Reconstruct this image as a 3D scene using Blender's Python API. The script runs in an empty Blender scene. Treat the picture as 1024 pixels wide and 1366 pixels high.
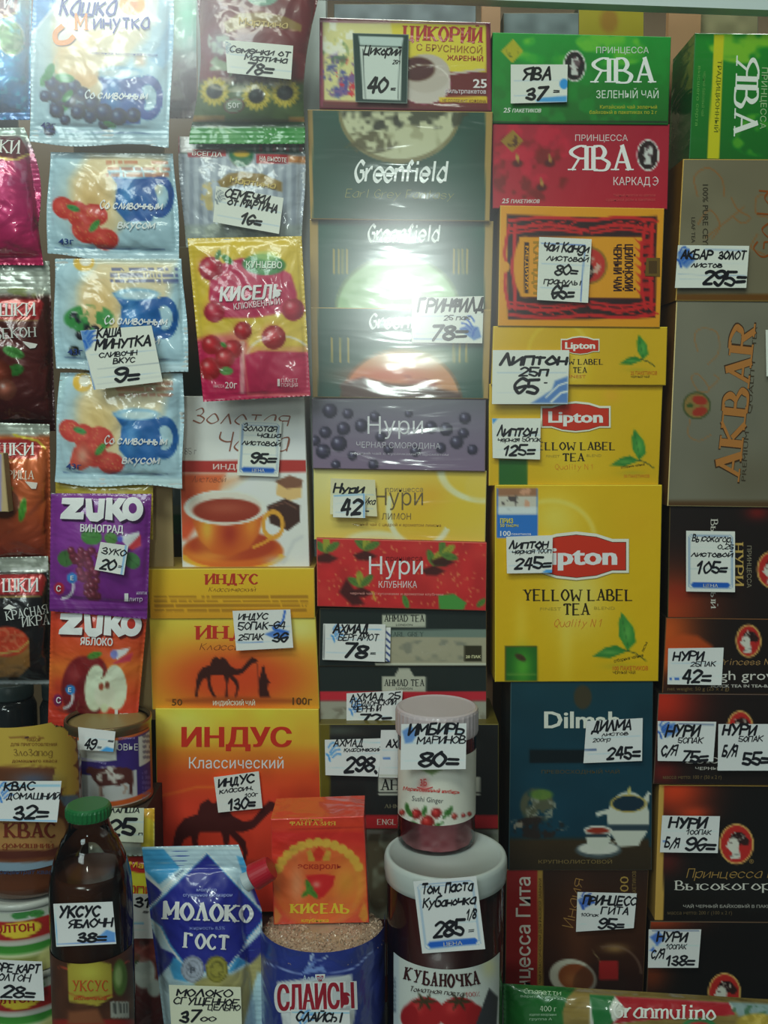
import bpy, math, random
import numpy as np
from mathutils.geometry import tessellate_polygon

# ------------------------------------------------------------------ camera, world, lights
SC = bpy.context.scene
COL = SC.collection
W, H, F = 1024, 1366, 1350.0
PITCH = math.radians(6.0)
CAM = np.array([0.0, -0.95, 0.0])

cam_d = bpy.data.cameras.new('camera'); cam = bpy.data.objects.new('camera', cam_d); COL.objects.link(cam)
cam.location = CAM; cam.rotation_euler = (math.pi/2 - PITCH, 0, 0)
cam_d.sensor_fit = 'VERTICAL'; cam_d.sensor_height = 24.0; cam_d.lens = 24.0*F/H
cam_d.clip_start = 0.01
SC.camera = cam
SC.view_settings.view_transform = 'Standard'; SC.view_settings.look = 'None'
SC.view_settings.exposure = 0.0; SC.view_settings.gamma = 1.0; SC.view_settings.use_curve_mapping = False

world = bpy.data.worlds.new('world'); SC.world = world; world.use_nodes = True
bg = world.node_tree.nodes['Background']; bg.inputs[0].default_value = (0.62, 0.78, 0.86, 1); bg.inputs[1].default_value = 0.05

def area_light(name, loc, target, sx, sy, power, color):
    d = bpy.data.lights.new(name, 'AREA'); d.shape = 'RECTANGLE'; d.size = sx; d.size_y = sy
    d.energy = power; d.color = color
    o = bpy.data.objects.new(name, d); COL.objects.link(o); o.location = loc
    from mathutils import Vector
    o.rotation_euler = (Vector(target)-Vector(loc)).to_track_quat('-Z', 'Y').to_euler()
    return o
area_light('shop_ceiling_tube', (-0.25, -0.90, 0.95), (0, 0, 0.0), 1.1, 0.20, 8.3, (0.96, 1.0, 0.88))
area_light('haze_light', (-0.85, -2.4, 1.28), (-0.1, 0, 0.1), 0.85, 0.85, 24.0, (0.86, 0.96, 0.96))  # added area light out of view; its reflection in the pane makes the haze
area_light('bare_lamp_behind_viewer', (0.05, -2.3, 0.30), (0.0, 0, 0.05), 0.08, 0.30, 4.8, (0.92, 1.0, 0.96))
area_light('case_top_fill', (0.05, 0.09, 0.55), (0.05, 0.13, 0.0), 1.1, 0.03, 1.5, (0.95, 1.0, 0.9))  # added fill under the case ceiling, brightens the far shelf and the gaps

# ------------------------------------------------------------------ colour
def lin(c):
    c = np.asarray(c, float)/255.0
    return np.where(c <= 0.04045, c/12.92, ((c+0.055)/1.055)**2.4)
def expected(px, py):
    px = min(max(px, 0), W); py = min(max(py, 0), H)
    e = 0.95-0.33*py/H
    v = 0.075*max(0.0, 1-py/560.0)*(1.1-0.6*px/W)
    return e, v
def albedo(c, e, v):
    return np.clip((lin(c)-v)/e, 0.004, 0.93)

# ------------------------------------------------------------------ projection helpers
def ray(px, py):
    px = np.asarray(px, float); py = np.asarray(py, float)
    a = (px-W/2)/F; b = -(py-H/2)/F
    c, s = math.cos(PITCH), math.sin(PITCH)
    return np.stack([a, c+b*s, -s+b*c], -1)
def proj(P):
    q = np.asarray(P)-CAM
    c, s = math.cos(PITCH), math.sin(PITCH)
    d = q[..., 1]*c-q[..., 2]*s; u = q[..., 1]*s+q[..., 2]*c
    return W/2+F*q[..., 0]/d, H/2-F*u/d
def plane(Y, relief=None):
    def S(px, py, lift=0.0):
        d = ray(px, py); y = Y-lift
        if relief is not None: y = y-relief(np.asarray(px, float), np.asarray(py, float))
        t = (y-CAM[1])/d[..., 1]
        return CAM+d*t[..., None]
    S.curved = 5.0 if relief is not None else 0
    return S
def cyl(cx, cy, r):
    def S(px, py, lift=0.0):
        d = ray(px, py); R = r+lift
        ox, oy = CAM[0]-cx, CAM[1]-cy
        A = d[..., 0]**2+d[..., 1]**2; B = ox*d[..., 0]+oy*d[..., 1]; C = ox*ox+oy*oy-R*R
        t = (-B-np.sqrt(np.maximum(B*B-A*C, 0)))/A
        return CAM+d*t[..., None]
    S.curved = 6.0
    return S
def at(px, py, Y):
    return plane(Y)(np.array(px), np.array(py))
def bil(q, s, t):
    q = np.asarray(q, float)
    s = np.asarray(s)[..., None]; t = np.asarray(t)[..., None]
    return q[0]*(1-s)*(1-t)+q[1]*s*(1-t)+q[2]*s*t+q[3]*(1-s)*t
def inv_bil(q, px, py):
    q = np.asarray(q, float)
    s = np.full(np.shape(px), 0.5); t = s.copy()
    for _ in range(5):
        p = bil(q, s, t); rx = px-p[..., 0]; ry = py-p[..., 1]
        ds = (q[1]-q[0])*(1-t)[..., None]+(q[2]-q[3])*t[..., None]
        dt = (q[3]-q[0])*(1-s)[..., None]+(q[2]-q[1])*s[..., None]
        det = ds[..., 0]*dt[..., 1]-ds[..., 1]*dt[..., 0]
        s = s+(rx*dt[..., 1]-ry*dt[..., 0])/det; t = t+(ds[..., 0]*ry-ds[..., 1]*rx)/det
    return s, t

def vnoise(X, Y, scale, seed=0):
    x = X/scale; y = Y/scale
    xi = np.floor(x).astype(np.int64); yi = np.floor(y).astype(np.int64); fx = x-xi; fy = y-yi
    fx = fx*fx*(3-2*fx); fy = fy*fy*(3-2*fy)
    def h(a, b):
        n = (a*374761393+b*668265263+seed*1442695041) & 0x7fffffff
        n = ((n ^ (n >> 13))*1274126177) & 0x7fffffff
        return ((n ^ (n >> 16)) & 0xffff)/65535.0
    return (h(xi, yi)*(1-fx)+h(xi+1, yi)*fx)*(1-fy)+(h(xi, yi+1)*(1-fx)+h(xi+1, yi+1)*fx)*fy

# ------------------------------------------------------------------ materials
def mat(name, rough=0.5, attr=True, color=(0.5, 0.5, 0.5), coat=0.0, coat_rough=0.1, metal=0.0, bump=0.0, bscale=60.0,
        stretch=(1, 1, 1), spec=0.5, bump_all=False, grain=0.0):
    m = bpy.data.materials.new(name); m.use_nodes = True
    n = m.node_tree; p = n.nodes['Principled BSDF']
    tc = n.nodes.new('ShaderNodeTexCoord')
    if attr:
        a = n.nodes.new('ShaderNodeAttribute'); a.attribute_name = 'print'; src = a.outputs['Color']
    else:
        c = n.nodes.new('ShaderNodeRGB'); c.outputs[0].default_value = (*color, 1); src = c.outputs[0]
    # faint paper / plastic mottling
    nz = n.nodes.new('ShaderNodeTexNoise'); nz.inputs['Scale'].default_value = 900; nz.inputs['Detail'].default_value = 3
    n.links.new(tc.outputs['Object'], nz.inputs['Vector'])
    mr = n.nodes.new('ShaderNodeMapRange'); mr.inputs['To Min'].default_value = 1-grain-0.03; mr.inputs['To Max'].default_value = 1+grain+0.03
    n.links.new(nz.outputs[0], mr.inputs['Value'])
    vm = n.nodes.new('ShaderNodeVectorMath'); vm.operation = 'SCALE'
    n.links.new(src, vm.inputs[0]); n.links.new(mr.outputs[0], vm.inputs['Scale'])
    n.links.new(vm.outputs[0], p.inputs['Base Color'])
    p.inputs['Roughness'].default_value = rough; p.inputs['Metallic'].default_value = metal
    p.inputs['Specular IOR Level'].default_value = spec
    p.inputs['Coat Weight'].default_value = coat; p.inputs['Coat Roughness'].default_value = coat_rough
    if bump:
        mp = n.nodes.new('ShaderNodeMapping'); mp.inputs['Scale'].default_value = stretch
        n.links.new(tc.outputs['Object'], mp.inputs['Vector'])
        t = n.nodes.new('ShaderNodeTexNoise'); t.inputs['Scale'].default_value = bscale; t.inputs['Detail'].default_value = 2.5
        t.inputs['Distortion'].default_value = 0.6
        n.links.new(mp.outputs[0], t.inputs['Vector'])
        b = n.nodes.new('ShaderNodeBump'); b.inputs['Strength'].default_value = 1.0; b.inputs['Distance'].default_value = bump
        n.links.new(t.outputs[0], b.inputs['Height'])
        n.links.new(b.outputs[0], p.inputs['Coat Normal'])
        if bump_all: n.links.new(b.outputs[0], p.inputs['Normal'])
    return m
M = {}
M['card'] = mat('printed_card', 0.55, bump=0.0004, bscale=40, bump_all=True, spec=0.35)
M['wrap'] = mat('card_in_film', 0.5, coat=1.0, coat_rough=0.10, bump=0.0030, bscale=13, stretch=(0.5, 1, 2.4), spec=0.3)
M['dark_wrap'] = mat('dark_card_in_film', 0.5, coat=0.28, coat_rough=0.12, bump=0.002, bscale=22, spec=0.25)
M['film'] = mat('printed_film', 0.38, coat=0.75, coat_rough=0.10, bump=0.006, bscale=26, bump_all=True, spec=0.5)
M['foil'] = mat('printed_foil', 0.30, coat=0.9, coat_rough=0.08, metal=0.25, bump=0.008, bscale=30, bump_all=True)
M['paper'] = mat('price_paper', 0.75, spec=0.2)
M['ink'] = mat('ink', 0.6, spec=0.25)
M['gloss_ink'] = mat('ink_under_film', 0.4, coat=0.5, coat_rough=0.13, bump=0.0035, bscale=16, stretch=(0.6, 1, 2.6), spec=0.3)
M['label'] = mat('jar_label', 0.5, spec=0.35)
def plain(name, c, rough=0.5, **k):
    return mat(name, rough, attr=False, color=tuple(lin(c)), **k)
def clear(name, tint=(1, 1, 1), refl=0.12, rough=0.04):
    m = bpy.data.materials.new(name); m.use_nodes = True; n = m.node_tree
    for x in list(n.nodes):
        if x.type == 'BSDF_PRINCIPLED': n.nodes.remove(x)
    out = n.nodes['Material Output']
    t = n.nodes.new('ShaderNodeBsdfTransparent'); t.inputs[0].default_value = (*tint, 1)
    g = n.nodes.new('ShaderNodeBsdfGlossy'); g.inputs['Roughness'].default_value = rough
    fr = n.nodes.new('ShaderNodeFresnel'); fr.inputs[0].default_value = 1.5
    mx = n.nodes.new('ShaderNodeMixShader')
    n.links.new(fr.outputs[0], mx.inputs[0]); n.links.new(t.outputs[0], mx.inputs[1]); n.links.new(g.outputs[0], mx.inputs[2])
    n.links.new(mx.outputs[0], out.inputs[0])
    return m

# ------------------------------------------------------------------ mesh building
def build(name, V, Fs, material, parent=None, C=None, smooth=False):
    V = np.asarray(V, float).reshape(-1, 3)
    if parent is not None:
        o_ = parent
        while o_ is not None:
            V = V-np.array(o_.location); o_ = o_.parent
    me = bpy.data.meshes.new(name)
    if isinstance(Fs, np.ndarray):
        nf = len(Fs); k = Fs.shape[1]
        me.vertices.add(len(V)); me.vertices.foreach_set('co', V.ravel())
        me.loops.add(nf*k); me.loops.foreach_set('vertex_index', Fs.ravel().astype(np.int32))
        me.polygons.add(nf); me.polygons.foreach_set('loop_start', (np.arange(nf)*k).astype(np.int32))
        me.polygons.foreach_set('loop_total', np.full(nf, k, np.int32))
        me.update(calc_edges=True)
    else:
        me.from_pydata(V.tolist(), [], Fs)
    if C is not None:
        C = np.asarray(C, float).reshape(-1, 3)
        a = me.color_attributes.new('print', 'FLOAT_COLOR', 'POINT')
        a.data.foreach_set('color', np.concatenate([C, np.ones((len(C), 1))], 1).ravel())
    if smooth: me.polygons.foreach_set('use_smooth', [True]*len(me.polygons))
    me.materials.append(material)
    o = bpy.data.objects.new(name, me); COL.objects.link(o)
    if parent is not None: o.parent = parent
    return o
def grid_faces(h, w, off=0):
    i = np.arange(h-1)[:, None]*w+np.arange(w-1)[None, :]+off
    return np.stack([i, i+w, i+w+1, i+1], -1).reshape(-1, 4)
def empty(name, loc, label=None, cat=None, group=None):
    o = bpy.data.objects.new(name, None); COL.objects.link(o); o.location = [float(v) for v in loc]
    o.empty_display_size = 0.01
    if label: tag(o, label, cat, group)
    return o
def tag(o, label, cat, group=None):
    o['label'] = label; o['category'] = cat
    if group: o['group'] = group
def struct(o):
    o['kind'] = 'structure'; return o

class Geo:
    """collects coloured polygons given as 3D points"""
    def __init__(s): s.V = []; s.F = []; s.C = []; s.n = 0
    def add(s, P, faces, c):
        P = np.asarray(P, float).reshape(-1, 3)
        s.V.append(P); s.F += [[i+s.n for i in f] for f in faces]; s.C.append(np.tile(np.asarray(c, float), (len(P), 1)) if np.ndim(c) == 1 else np.asarray(c)); s.n += len(P)
    def box(s, a, b, c):
        (x0, y0, z0), (x1, y1, z1) = a, b
        P = [(x, y, z) for x in (x0, x1) for y in (y0, y1) for z in (z0, z1)]
        s.add(P, [[0, 1, 3, 2], [4, 6, 7, 5], [0, 4, 5, 1], [2, 3, 7, 6], [0, 2, 6, 4], [1, 5, 7, 3]], c)
    def out(s, name, material, parent=None, smooth=False):
        return build(name, np.concatenate(s.V), s.F, material, parent, np.concatenate(s.C), smooth)

# ------------------------------------------------------------------ painter: colours of a printed surface, in photograph units
class Pic:
    def __init__(s, X, Y): s.X = X; s.Y = Y; s.C = np.full(X.shape+(3,), 200.0)
    def mix(s, m, c):
        m = np.clip(m, 0, 1)[..., None]; s.C = s.C*(1-m)+np.asarray(c, float)*m; return s
    def fill(s, c): s.C[:] = c; return s
    def vg(s, stops, a=1.0):
        ys = [q[0] for q in stops]; out = np.stack([np.interp(s.Y, ys, [q[1][k] for q in stops]) for k in range(3)], -1)
        s.C = s.C*(1-a)+out*a; return s
    def rect(s, x0, y0, x1, y1, c, soft=1.0, a=1.0):
        m = np.clip((s.X-x0)/soft+.5, 0, 1)*np.clip((x1-s.X)/soft+.5, 0, 1)*np.clip((s.Y-y0)/soft+.5, 0, 1)*np.clip((y1-s.Y)/soft+.5, 0, 1)
        return s.mix(m*a, c)
    def ell(s, cx, cy, rx, ry, c, soft=1.5, a=1.0, rot=0.0):
        r = math.radians(rot); x = s.X-cx; y = s.Y-cy
        u = (x*math.cos(r)+y*math.sin(r))/rx; v = (-x*math.sin(r)+y*math.cos(r))/ry
        d = np.sqrt(u*u+v*v); return s.mix(np.clip((1-d)*min(rx, ry)/soft+.5, 0, 1)*a, c)
    def ring(s, cx, cy, rx, ry, w, c, a=1.0, soft=1.2, t0=None, t1=None):
        u = (s.X-cx)/rx; v = (s.Y-cy)/ry; d = np.abs(np.sqrt(u*u+v*v)-1)*min(rx, ry)
        m = np.clip((w/2-d)/soft+.5, 0, 1)*a
        if t0 is not None:
            th = np.degrees(np.arctan2(v, u)) % 360; m = m*(((th-t0) % 360) <= (t1-t0))
        return s.mix(m, c)
    def glow(s, cx, cy, rx, ry, c, a=1.0, rot=0.0):
        r = math.radians(rot); x = s.X-cx; y = s.Y-cy
        u = (x*math.cos(r)+y*math.sin(r))/rx; v = (-x*math.sin(r)+y*math.cos(r))/ry
        return s.mix(np.exp(-(u*u+v*v))*a, c)
    def poly(s, pts, c, soft=1.3, a=1.0):
        ins = np.zeros(s.X.shape, bool); dist = np.full(s.X.shape, 1e9); n = len(pts)
        for i in range(n):
            (x0, y0), (x1, y1) = pts[i], pts[(i+1) % n]
            if y0 != y1:
                cr = ((s.Y < y0) != (s.Y < y1)) & (s.X < (x1-x0)*(s.Y-y0)/(y1-y0)+x0); ins ^= cr
            L = (x1-x0)**2+(y1-y0)**2+1e-9
            t = np.clip(((s.X-x0)*(x1-x0)+(s.Y-y0)*(y1-y0))/L, 0, 1)
            dist = np.minimum(dist, np.hypot(s.X-x0-t*(x1-x0), s.Y-y0-t*(y1-y0)))
        sd = np.where(ins, dist, -dist); return s.mix(np.clip(sd/soft+.5, 0, 1)*a, c)
    def line(s, pts, w, c, a=1.0, soft=1.2):
        dist = np.full(s.X.shape, 1e9)
        for (x0, y0), (x1, y1) in zip(pts[:-1], pts[1:]):
            L = (x1-x0)**2+(y1-y0)**2+1e-9
            t = np.clip(((s.X-x0)*(x1-x0)+(s.Y-y0)*(y1-y0))/L, 0, 1)
            dist = np.minimum(dist, np.hypot(s.X-x0-t*(x1-x0), s.Y-y0-t*(y1-y0)))
        return s.mix(np.clip((w/2-dist)/soft+.5, 0, 1)*a, c)
    def noise(s, amp, scale, seed=0, sx=1.0, sy=1.0):
        s.C = s.C*(1+amp*(vnoise(s.X*sx+999, s.Y*sy+999, scale, seed)*2-1))[..., None]; return s
    def cloud(s, c, scale, thr=0.5, seed=0, a=1.0, sx=1.0, sy=1.0, win=None):
        n = 0.65*vnoise(s.X*sx+777, s.Y*sy+777, scale, seed)+0.35*vnoise(s.X*sx+777, s.Y*sy+777, scale*0.4, seed+5)
        m = np.clip((n-thr)*6, 0, 1)*a
        if win is not None:
            cx, cy, rx, ry = win; m = m*np.clip(4*(1-((s.X-cx)/rx)**2-((s.Y-cy)/ry)**2), 0, 1)
        return s.mix(m, c)
    def berry(s, cx, cy, r, c, hi=(255, 235, 235), dark=0.55):
        c = np.asarray(c, float); s.ell(cx, cy, r, r, c*dark, 1.5); s.glow(cx-r*.15, cy-r*.2, r*.65, r*.65, c, 1.0)
        return s.glow(cx-r*.3, cy-r*.35, r*.22, r*.22, hi, .8)
    def leaf(s, x, y, L, wd, rot, c=(60, 140, 60)):
        s.ell(x, y, L/2, wd/2, c, 1.5, rot=rot); r = math.radians(rot)
        return s.line([(x-L*.45*math.cos(r), y-L*.45*math.sin(r)), (x+L*.45*math.cos(r), y+L*.45*math.sin(r))], .8, (np.asarray(c)*.6), .6)
    def small(s, x0, x1, y0, rows, pitch, c, a=.6, seed=1, fill=.75):
        """rows of print too small to read"""
        for k in range(rows):
            y = y0+k*pitch
            m = np.clip((pitch*.30-np.abs(s.Y-y))/.8+.5, 0, 1)*(s.X > x0)*(s.X < x1)
            m = m*(vnoise(s.X+k*57, s.Y*0+k*31., 2.2, seed) < fill)*a
            s.mix(m, c)
        return s
    def strawberry(s, cx, cy, rx, ry, rot=0, c=(205, 50, 50)):
        s.ell(cx, cy, rx, ry, c, 1.5, rot=rot).glow(cx-rx*.25, cy-ry*.25, rx*.5, ry*.5, (235, 110, 95), .6)
        rr = random.Random(int(cx*7+cy))
        for _ in range(int(rx*1.2)):
            a = rr.uniform(0, 6.28); d = math.sqrt(rr.random())*.8
            s.ell(cx+rx*d*math.cos(a), cy+ry*d*math.sin(a), .8, 1.0, (240, 190, 110), .8, .4)
        return s

# ------------------------------------------------------------------ stroke letters (brush, pen and serif lettering)
G = {}
def _g(ch, w, spec):
    L = []
    for st in spec.split():
        sm = st[0] == '~'; st = st.lstrip('~')
        L.append((sm, [(int(st[i]), int(st[i+1])-2) for i in range(0, len(st)-1, 2)]))
    for c in ch: G[c] = (w, L)
for row in """AА 4 022842 1434|Б 4 380802 ~052544433202|BВ 4 0208 ~082837362505 ~052544433202|Г 4 020838|Д 4 01024241 12283832|EЕ 4 48080242 0535
Ж 6 3832 08356 0835 6835 3502 3562|З 4 ~072837362515 ~152544433203|И 4 08024842|Й 4 08024842 1939|KК 4 0802 4805 1542|Л 4 022842|MМ 5 0208245852|HН 4 0802 4842 0545
OО 4 ~28060422444628|П 4 02084842|PР 4 0208 ~082847463505|CС 4 ~472806042243|TТ 4 0848 2822|У 4 0825 4812|Ф 4 2822 ~280605254648 ~28070525454728|XХ 4 0842 0248|Ц 5 08024251 4842|Ч 4 ~08062545 4842
Ш 6 08026268 3832|Щ 6 08026261 6862 3832|Ъ 4 0818 1812 ~1535443312|Ы 6 0802 ~0525343322 6862|Ь 4 0802 ~052544433202|Э 4 ~072846442203 1545|Ю 6 0802 0525 ~48262442646648|Я 4 4842 ~482807062545 2502
D 4 0208 ~082846442202|F 4 020838 0535|G 4 ~47280604224345 4525|I 2 1218|J 3 ~38342203|L 4 080242|N 4 02084248|Q 4 ~28060422444628 2341|R 4 0208 ~082847463505 2542|S 4 ~4728071544432203|U 4 ~0804224448|V 4 082248|W 6 0812355268|Y 4 082548 2522|Z 4 08480242
0 4 ~28060422444628|1 3 062822|2 4 ~072847462402 0242|3 4 ~072837362515 ~152544433203|4 4 280444 3832|5 4 480805 ~052544433203|6 4 ~4728060422444504|7 4 084812|8 4 ~2807254443220304254728|9 4 ~462506072847442203
= 4 0343 0545|- 3 0535|. 1 0211|, 1 0211|/ 3 0148|% 4 0248 0708 4243|( 2 ~281526221|) 2 ~08252402|! 1 0804 0202|№ 6 02084248 6666|® 2 ~16151617|: 1 0302 0605
aа 4 ~46260403224346 4642|б 4 ~4918050322434526 05|в 4 0206 ~06263504 ~0434433202|г 3 020636|д 4 ~46260403224346 ~46412001|eе 4 ~042444452605032243|ж 6 3632 0634 6634 3402 3462|з 3 ~052635241 4 ~243322 03|и 4 06024642|й 4 06024642 1838|к 4 0602 4604 1442|kк 4 0602 4604 1442
л 4 022642|м 5 0206235652|н 4 0602 4642 0444|oо 4 ~26040322434426|п 4 02064642|pр 4 0600 ~052646443203|cс 4 ~452605032243|т 4 0646 2622|yу 4 0623 4600|ф 4 2820 ~26040322434426|xх 4 0642 0246|ц 5 06024251 4642|ч 4 ~06042444 4642|ш 6 06026266 3632|щ 6 06026261 3632 6266
ъ 4 061612 ~14343312|ы 6 0602 ~0424332202 6662|ь 4 0602 ~0434433202|э 4 ~062645432203 1444|ю 6 0602 0424 ~46242342636446|я 4 4642 ~461605142444 2402
b 4 0802 ~052645432202|d 4 4842 ~452604032243|f 3 ~372817 1712 0626|g 4 ~46260403224346 ~46412001|h 4 0802 ~05263645 4542|i 2 1612 1718|j 2 1611 00|l 2 1812|m 6 0602 ~05263532 ~35566562|n 4 0602 ~05263645 4542|q 4 ~46260403224346 4640|r 3 0602 ~042636|s 4 ~4526051434432203|t 3 1812 0626|u 4 ~0604224346 4642|v 4 062246|w 6 0612254266|z 4 06460242""".replace('\n', '|').split('|'):
    p = row.split(' ', 2); sp = p[2]
    # digits pairs may have been separated by a blank inside one stroke: join odd pieces
    toks = sp.split(); out = []
    for t_ in toks:
        if out and len(out[-1].lstrip('~')) % 2 == 1 and not t_.startswith('~'): out[-1] += t_
        else: out.append(t_)
    out = [t_ if len(t_.lstrip('~')) % 2 == 0 else t_[:-1] for t_ in out]
    _g(p[0], int(p[1]), ' '.join(o for o in out if len(o.lstrip('~')) >= 4))

def catmull(P, k=4):
    P = np.asarray(P, float); n = len(P); closed = np.allclose(P[0], P[-1]) and n > 3
    out = []
    for i in range(n-1):
        p0 = P[i-1] if i > 0 else (P[-2] if closed else 2*P[0]-P[1])
        p3 = P[i+2] if i+2 < n else (P[1] if closed else 2*P[-1]-P[-2])
        for j in range(k):
            t = j/k
            out.append(0.5*((2*P[i])+(P[i+1]-p0)*t+(2*p0-5*P[i]+4*P[i+1]-p3)*t*t+(-p0+3*P[i]-3*P[i+1]+p3)*t**3))
    out.append(P[-1]); return np.array(out)

def strip(P, wid):
    """ribbon along 2D points with per-point widths -> points, quads"""
    P = np.asarray(P, float); T = np.gradient(P, axis=0); T /= (np.linalg.norm(T, axis=1)[:, None]+1e-9)
    N = np.stack([-T[:, 1], T[:, 0]], 1); w = np.broadcast_to(np.asarray(wid, float), (len(P),))[:, None]/2
    V = np.concatenate([P+N*w, P-N*w]); n = len(P)
    return V, [[i, i+1, n+i+1, n+i] for i in range(n-1)]

_fc = bpy.data.curves.new('letter_source', 'FONT'); _fc.resolution_u = 2
_fo = bpy.data.objects.new('letter_source', _fc)
def sans(s, bold):
    _fc.body = s; _fc.offset = bold
    me = _fo.to_mesh(); V = np.array([v.co[:2] for v in me.vertices]).reshape(-1, 2); Fa = [list(p.vertices) for p in me.polygons]; _fo.to_mesh_clear()
    return V/0.73, Fa
def stroke_text(s, style, weight, rnd):
    V = []; Fs = []; n = 0; x = 0.0
    for ch in s:
        if ch == ' ': x += 3.0; continue
        if ch not in G: ch = ch.upper() if ch.upper() in G else '-'
        w, L = G[ch]; jy = rnd.uniform(-.25, .25) if style == 'h' else 0; js = rnd.uniform(.92, 1.1) if style == 'h' else 1
        if style == 's' and ch in 'TТГГ': L = L+[(False, [(4 if ch != 'Г' else 3, 6), (4 if ch != 'Г' else 3, 5)])]+([(False, [(0, 6), (0, 5)])] if ch != 'Г' else [])
        for sm, P in L:
            P = np.array(P, float)
            if style == 'h': P = P+np.array([[rnd.uniform(-.22, .22), rnd.uniform(-.22, .22)] for _ in P])
            segs = [catmull(P, 4)] if sm else [P[i:i+2] for i in range(len(P)-1)]
            wprev = None
            for si, q in enumerate(segs):
                q = q*js+[x, jy]
                d = np.gradient(q, axis=0); d /= (np.linalg.norm(d, axis=1)[:, None]+1e-9)
                if style == 'h': wd = weight*6*np.full(len(q), rnd.uniform(.85, 1.15))
                else:
                    k = np.abs(d[:, 1]) if style == 's' else np.clip(np.abs(d[:, 1]*.8-d[:, 0]*.6), 0, 1)
                    if style == 's' and not sm: k = k*(1.0 if d[0, 1]*d[0, 0] <= 0.001 else .4)
                    wd = weight*6*((.38+.62*k**1.5) if style == 's' else (.48+.52*k))
                w0 = float(np.mean(wd))
                def disc(c, rad):
                    nonlocal n
                    a_ = np.arange(8)*math.pi/4+math.pi/8; V.append(np.stack([c[0]+rad*np.cos(a_), c[1]+rad*np.sin(a_)], 1)); Fs.append([n+i for i in range(8)]); n += 8
                if style == 'h':
                    disc(q[0], float(wd[0])/2); disc(q[-1], float(wd[0])/2)
                elif not sm and si > 0: disc(q[0], min(w0, wprev)/2)
                if style != 'h' and not sm and len(segs) > 1:
                    e = .3*w0; q = np.array([q[0]-d[0]*(e if si > 0 else 0), q[1]+d[1]*(e if si < len(segs)-1 else 0)])
                wprev = w0
                a, f = strip(q, wd); V.append(a); Fs += [[i+n for i in g] for g in f]; n += len(a)
            if style == 's' and not sm:
                for e, o in ((P[0], P[1]), (P[-1], P[-2])):
                    if e[1] in (0, 6, 4) and abs(o[1]-e[1]) > abs(o[0]-e[0])*.5 and abs(o[1]-e[1]) > 1:
                        hw = weight*3+.55; tk = max(weight*1.7, .3); yy = tk/2 if e[1] == 0 else -tk/2
                        q = np.array([[e[0]-hw, e[1]+yy], [e[0]+hw, e[1]+yy]])+[x, 0]
                        a, f = strip(q, tk); V.append(a); Fs += [[i+n for i in g] for g in f]; n += len(a)
        x += w*js+((1.3+weight*3) if style == 's' else 1.5 if style != 'h' else 1.15)
    if not V: return np.zeros((0, 2)), [], None
    return np.concatenate(V)/6.0, Fs, np.concatenate([np.full(len(q), i % 24) for i, q in enumerate(V)])

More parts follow.
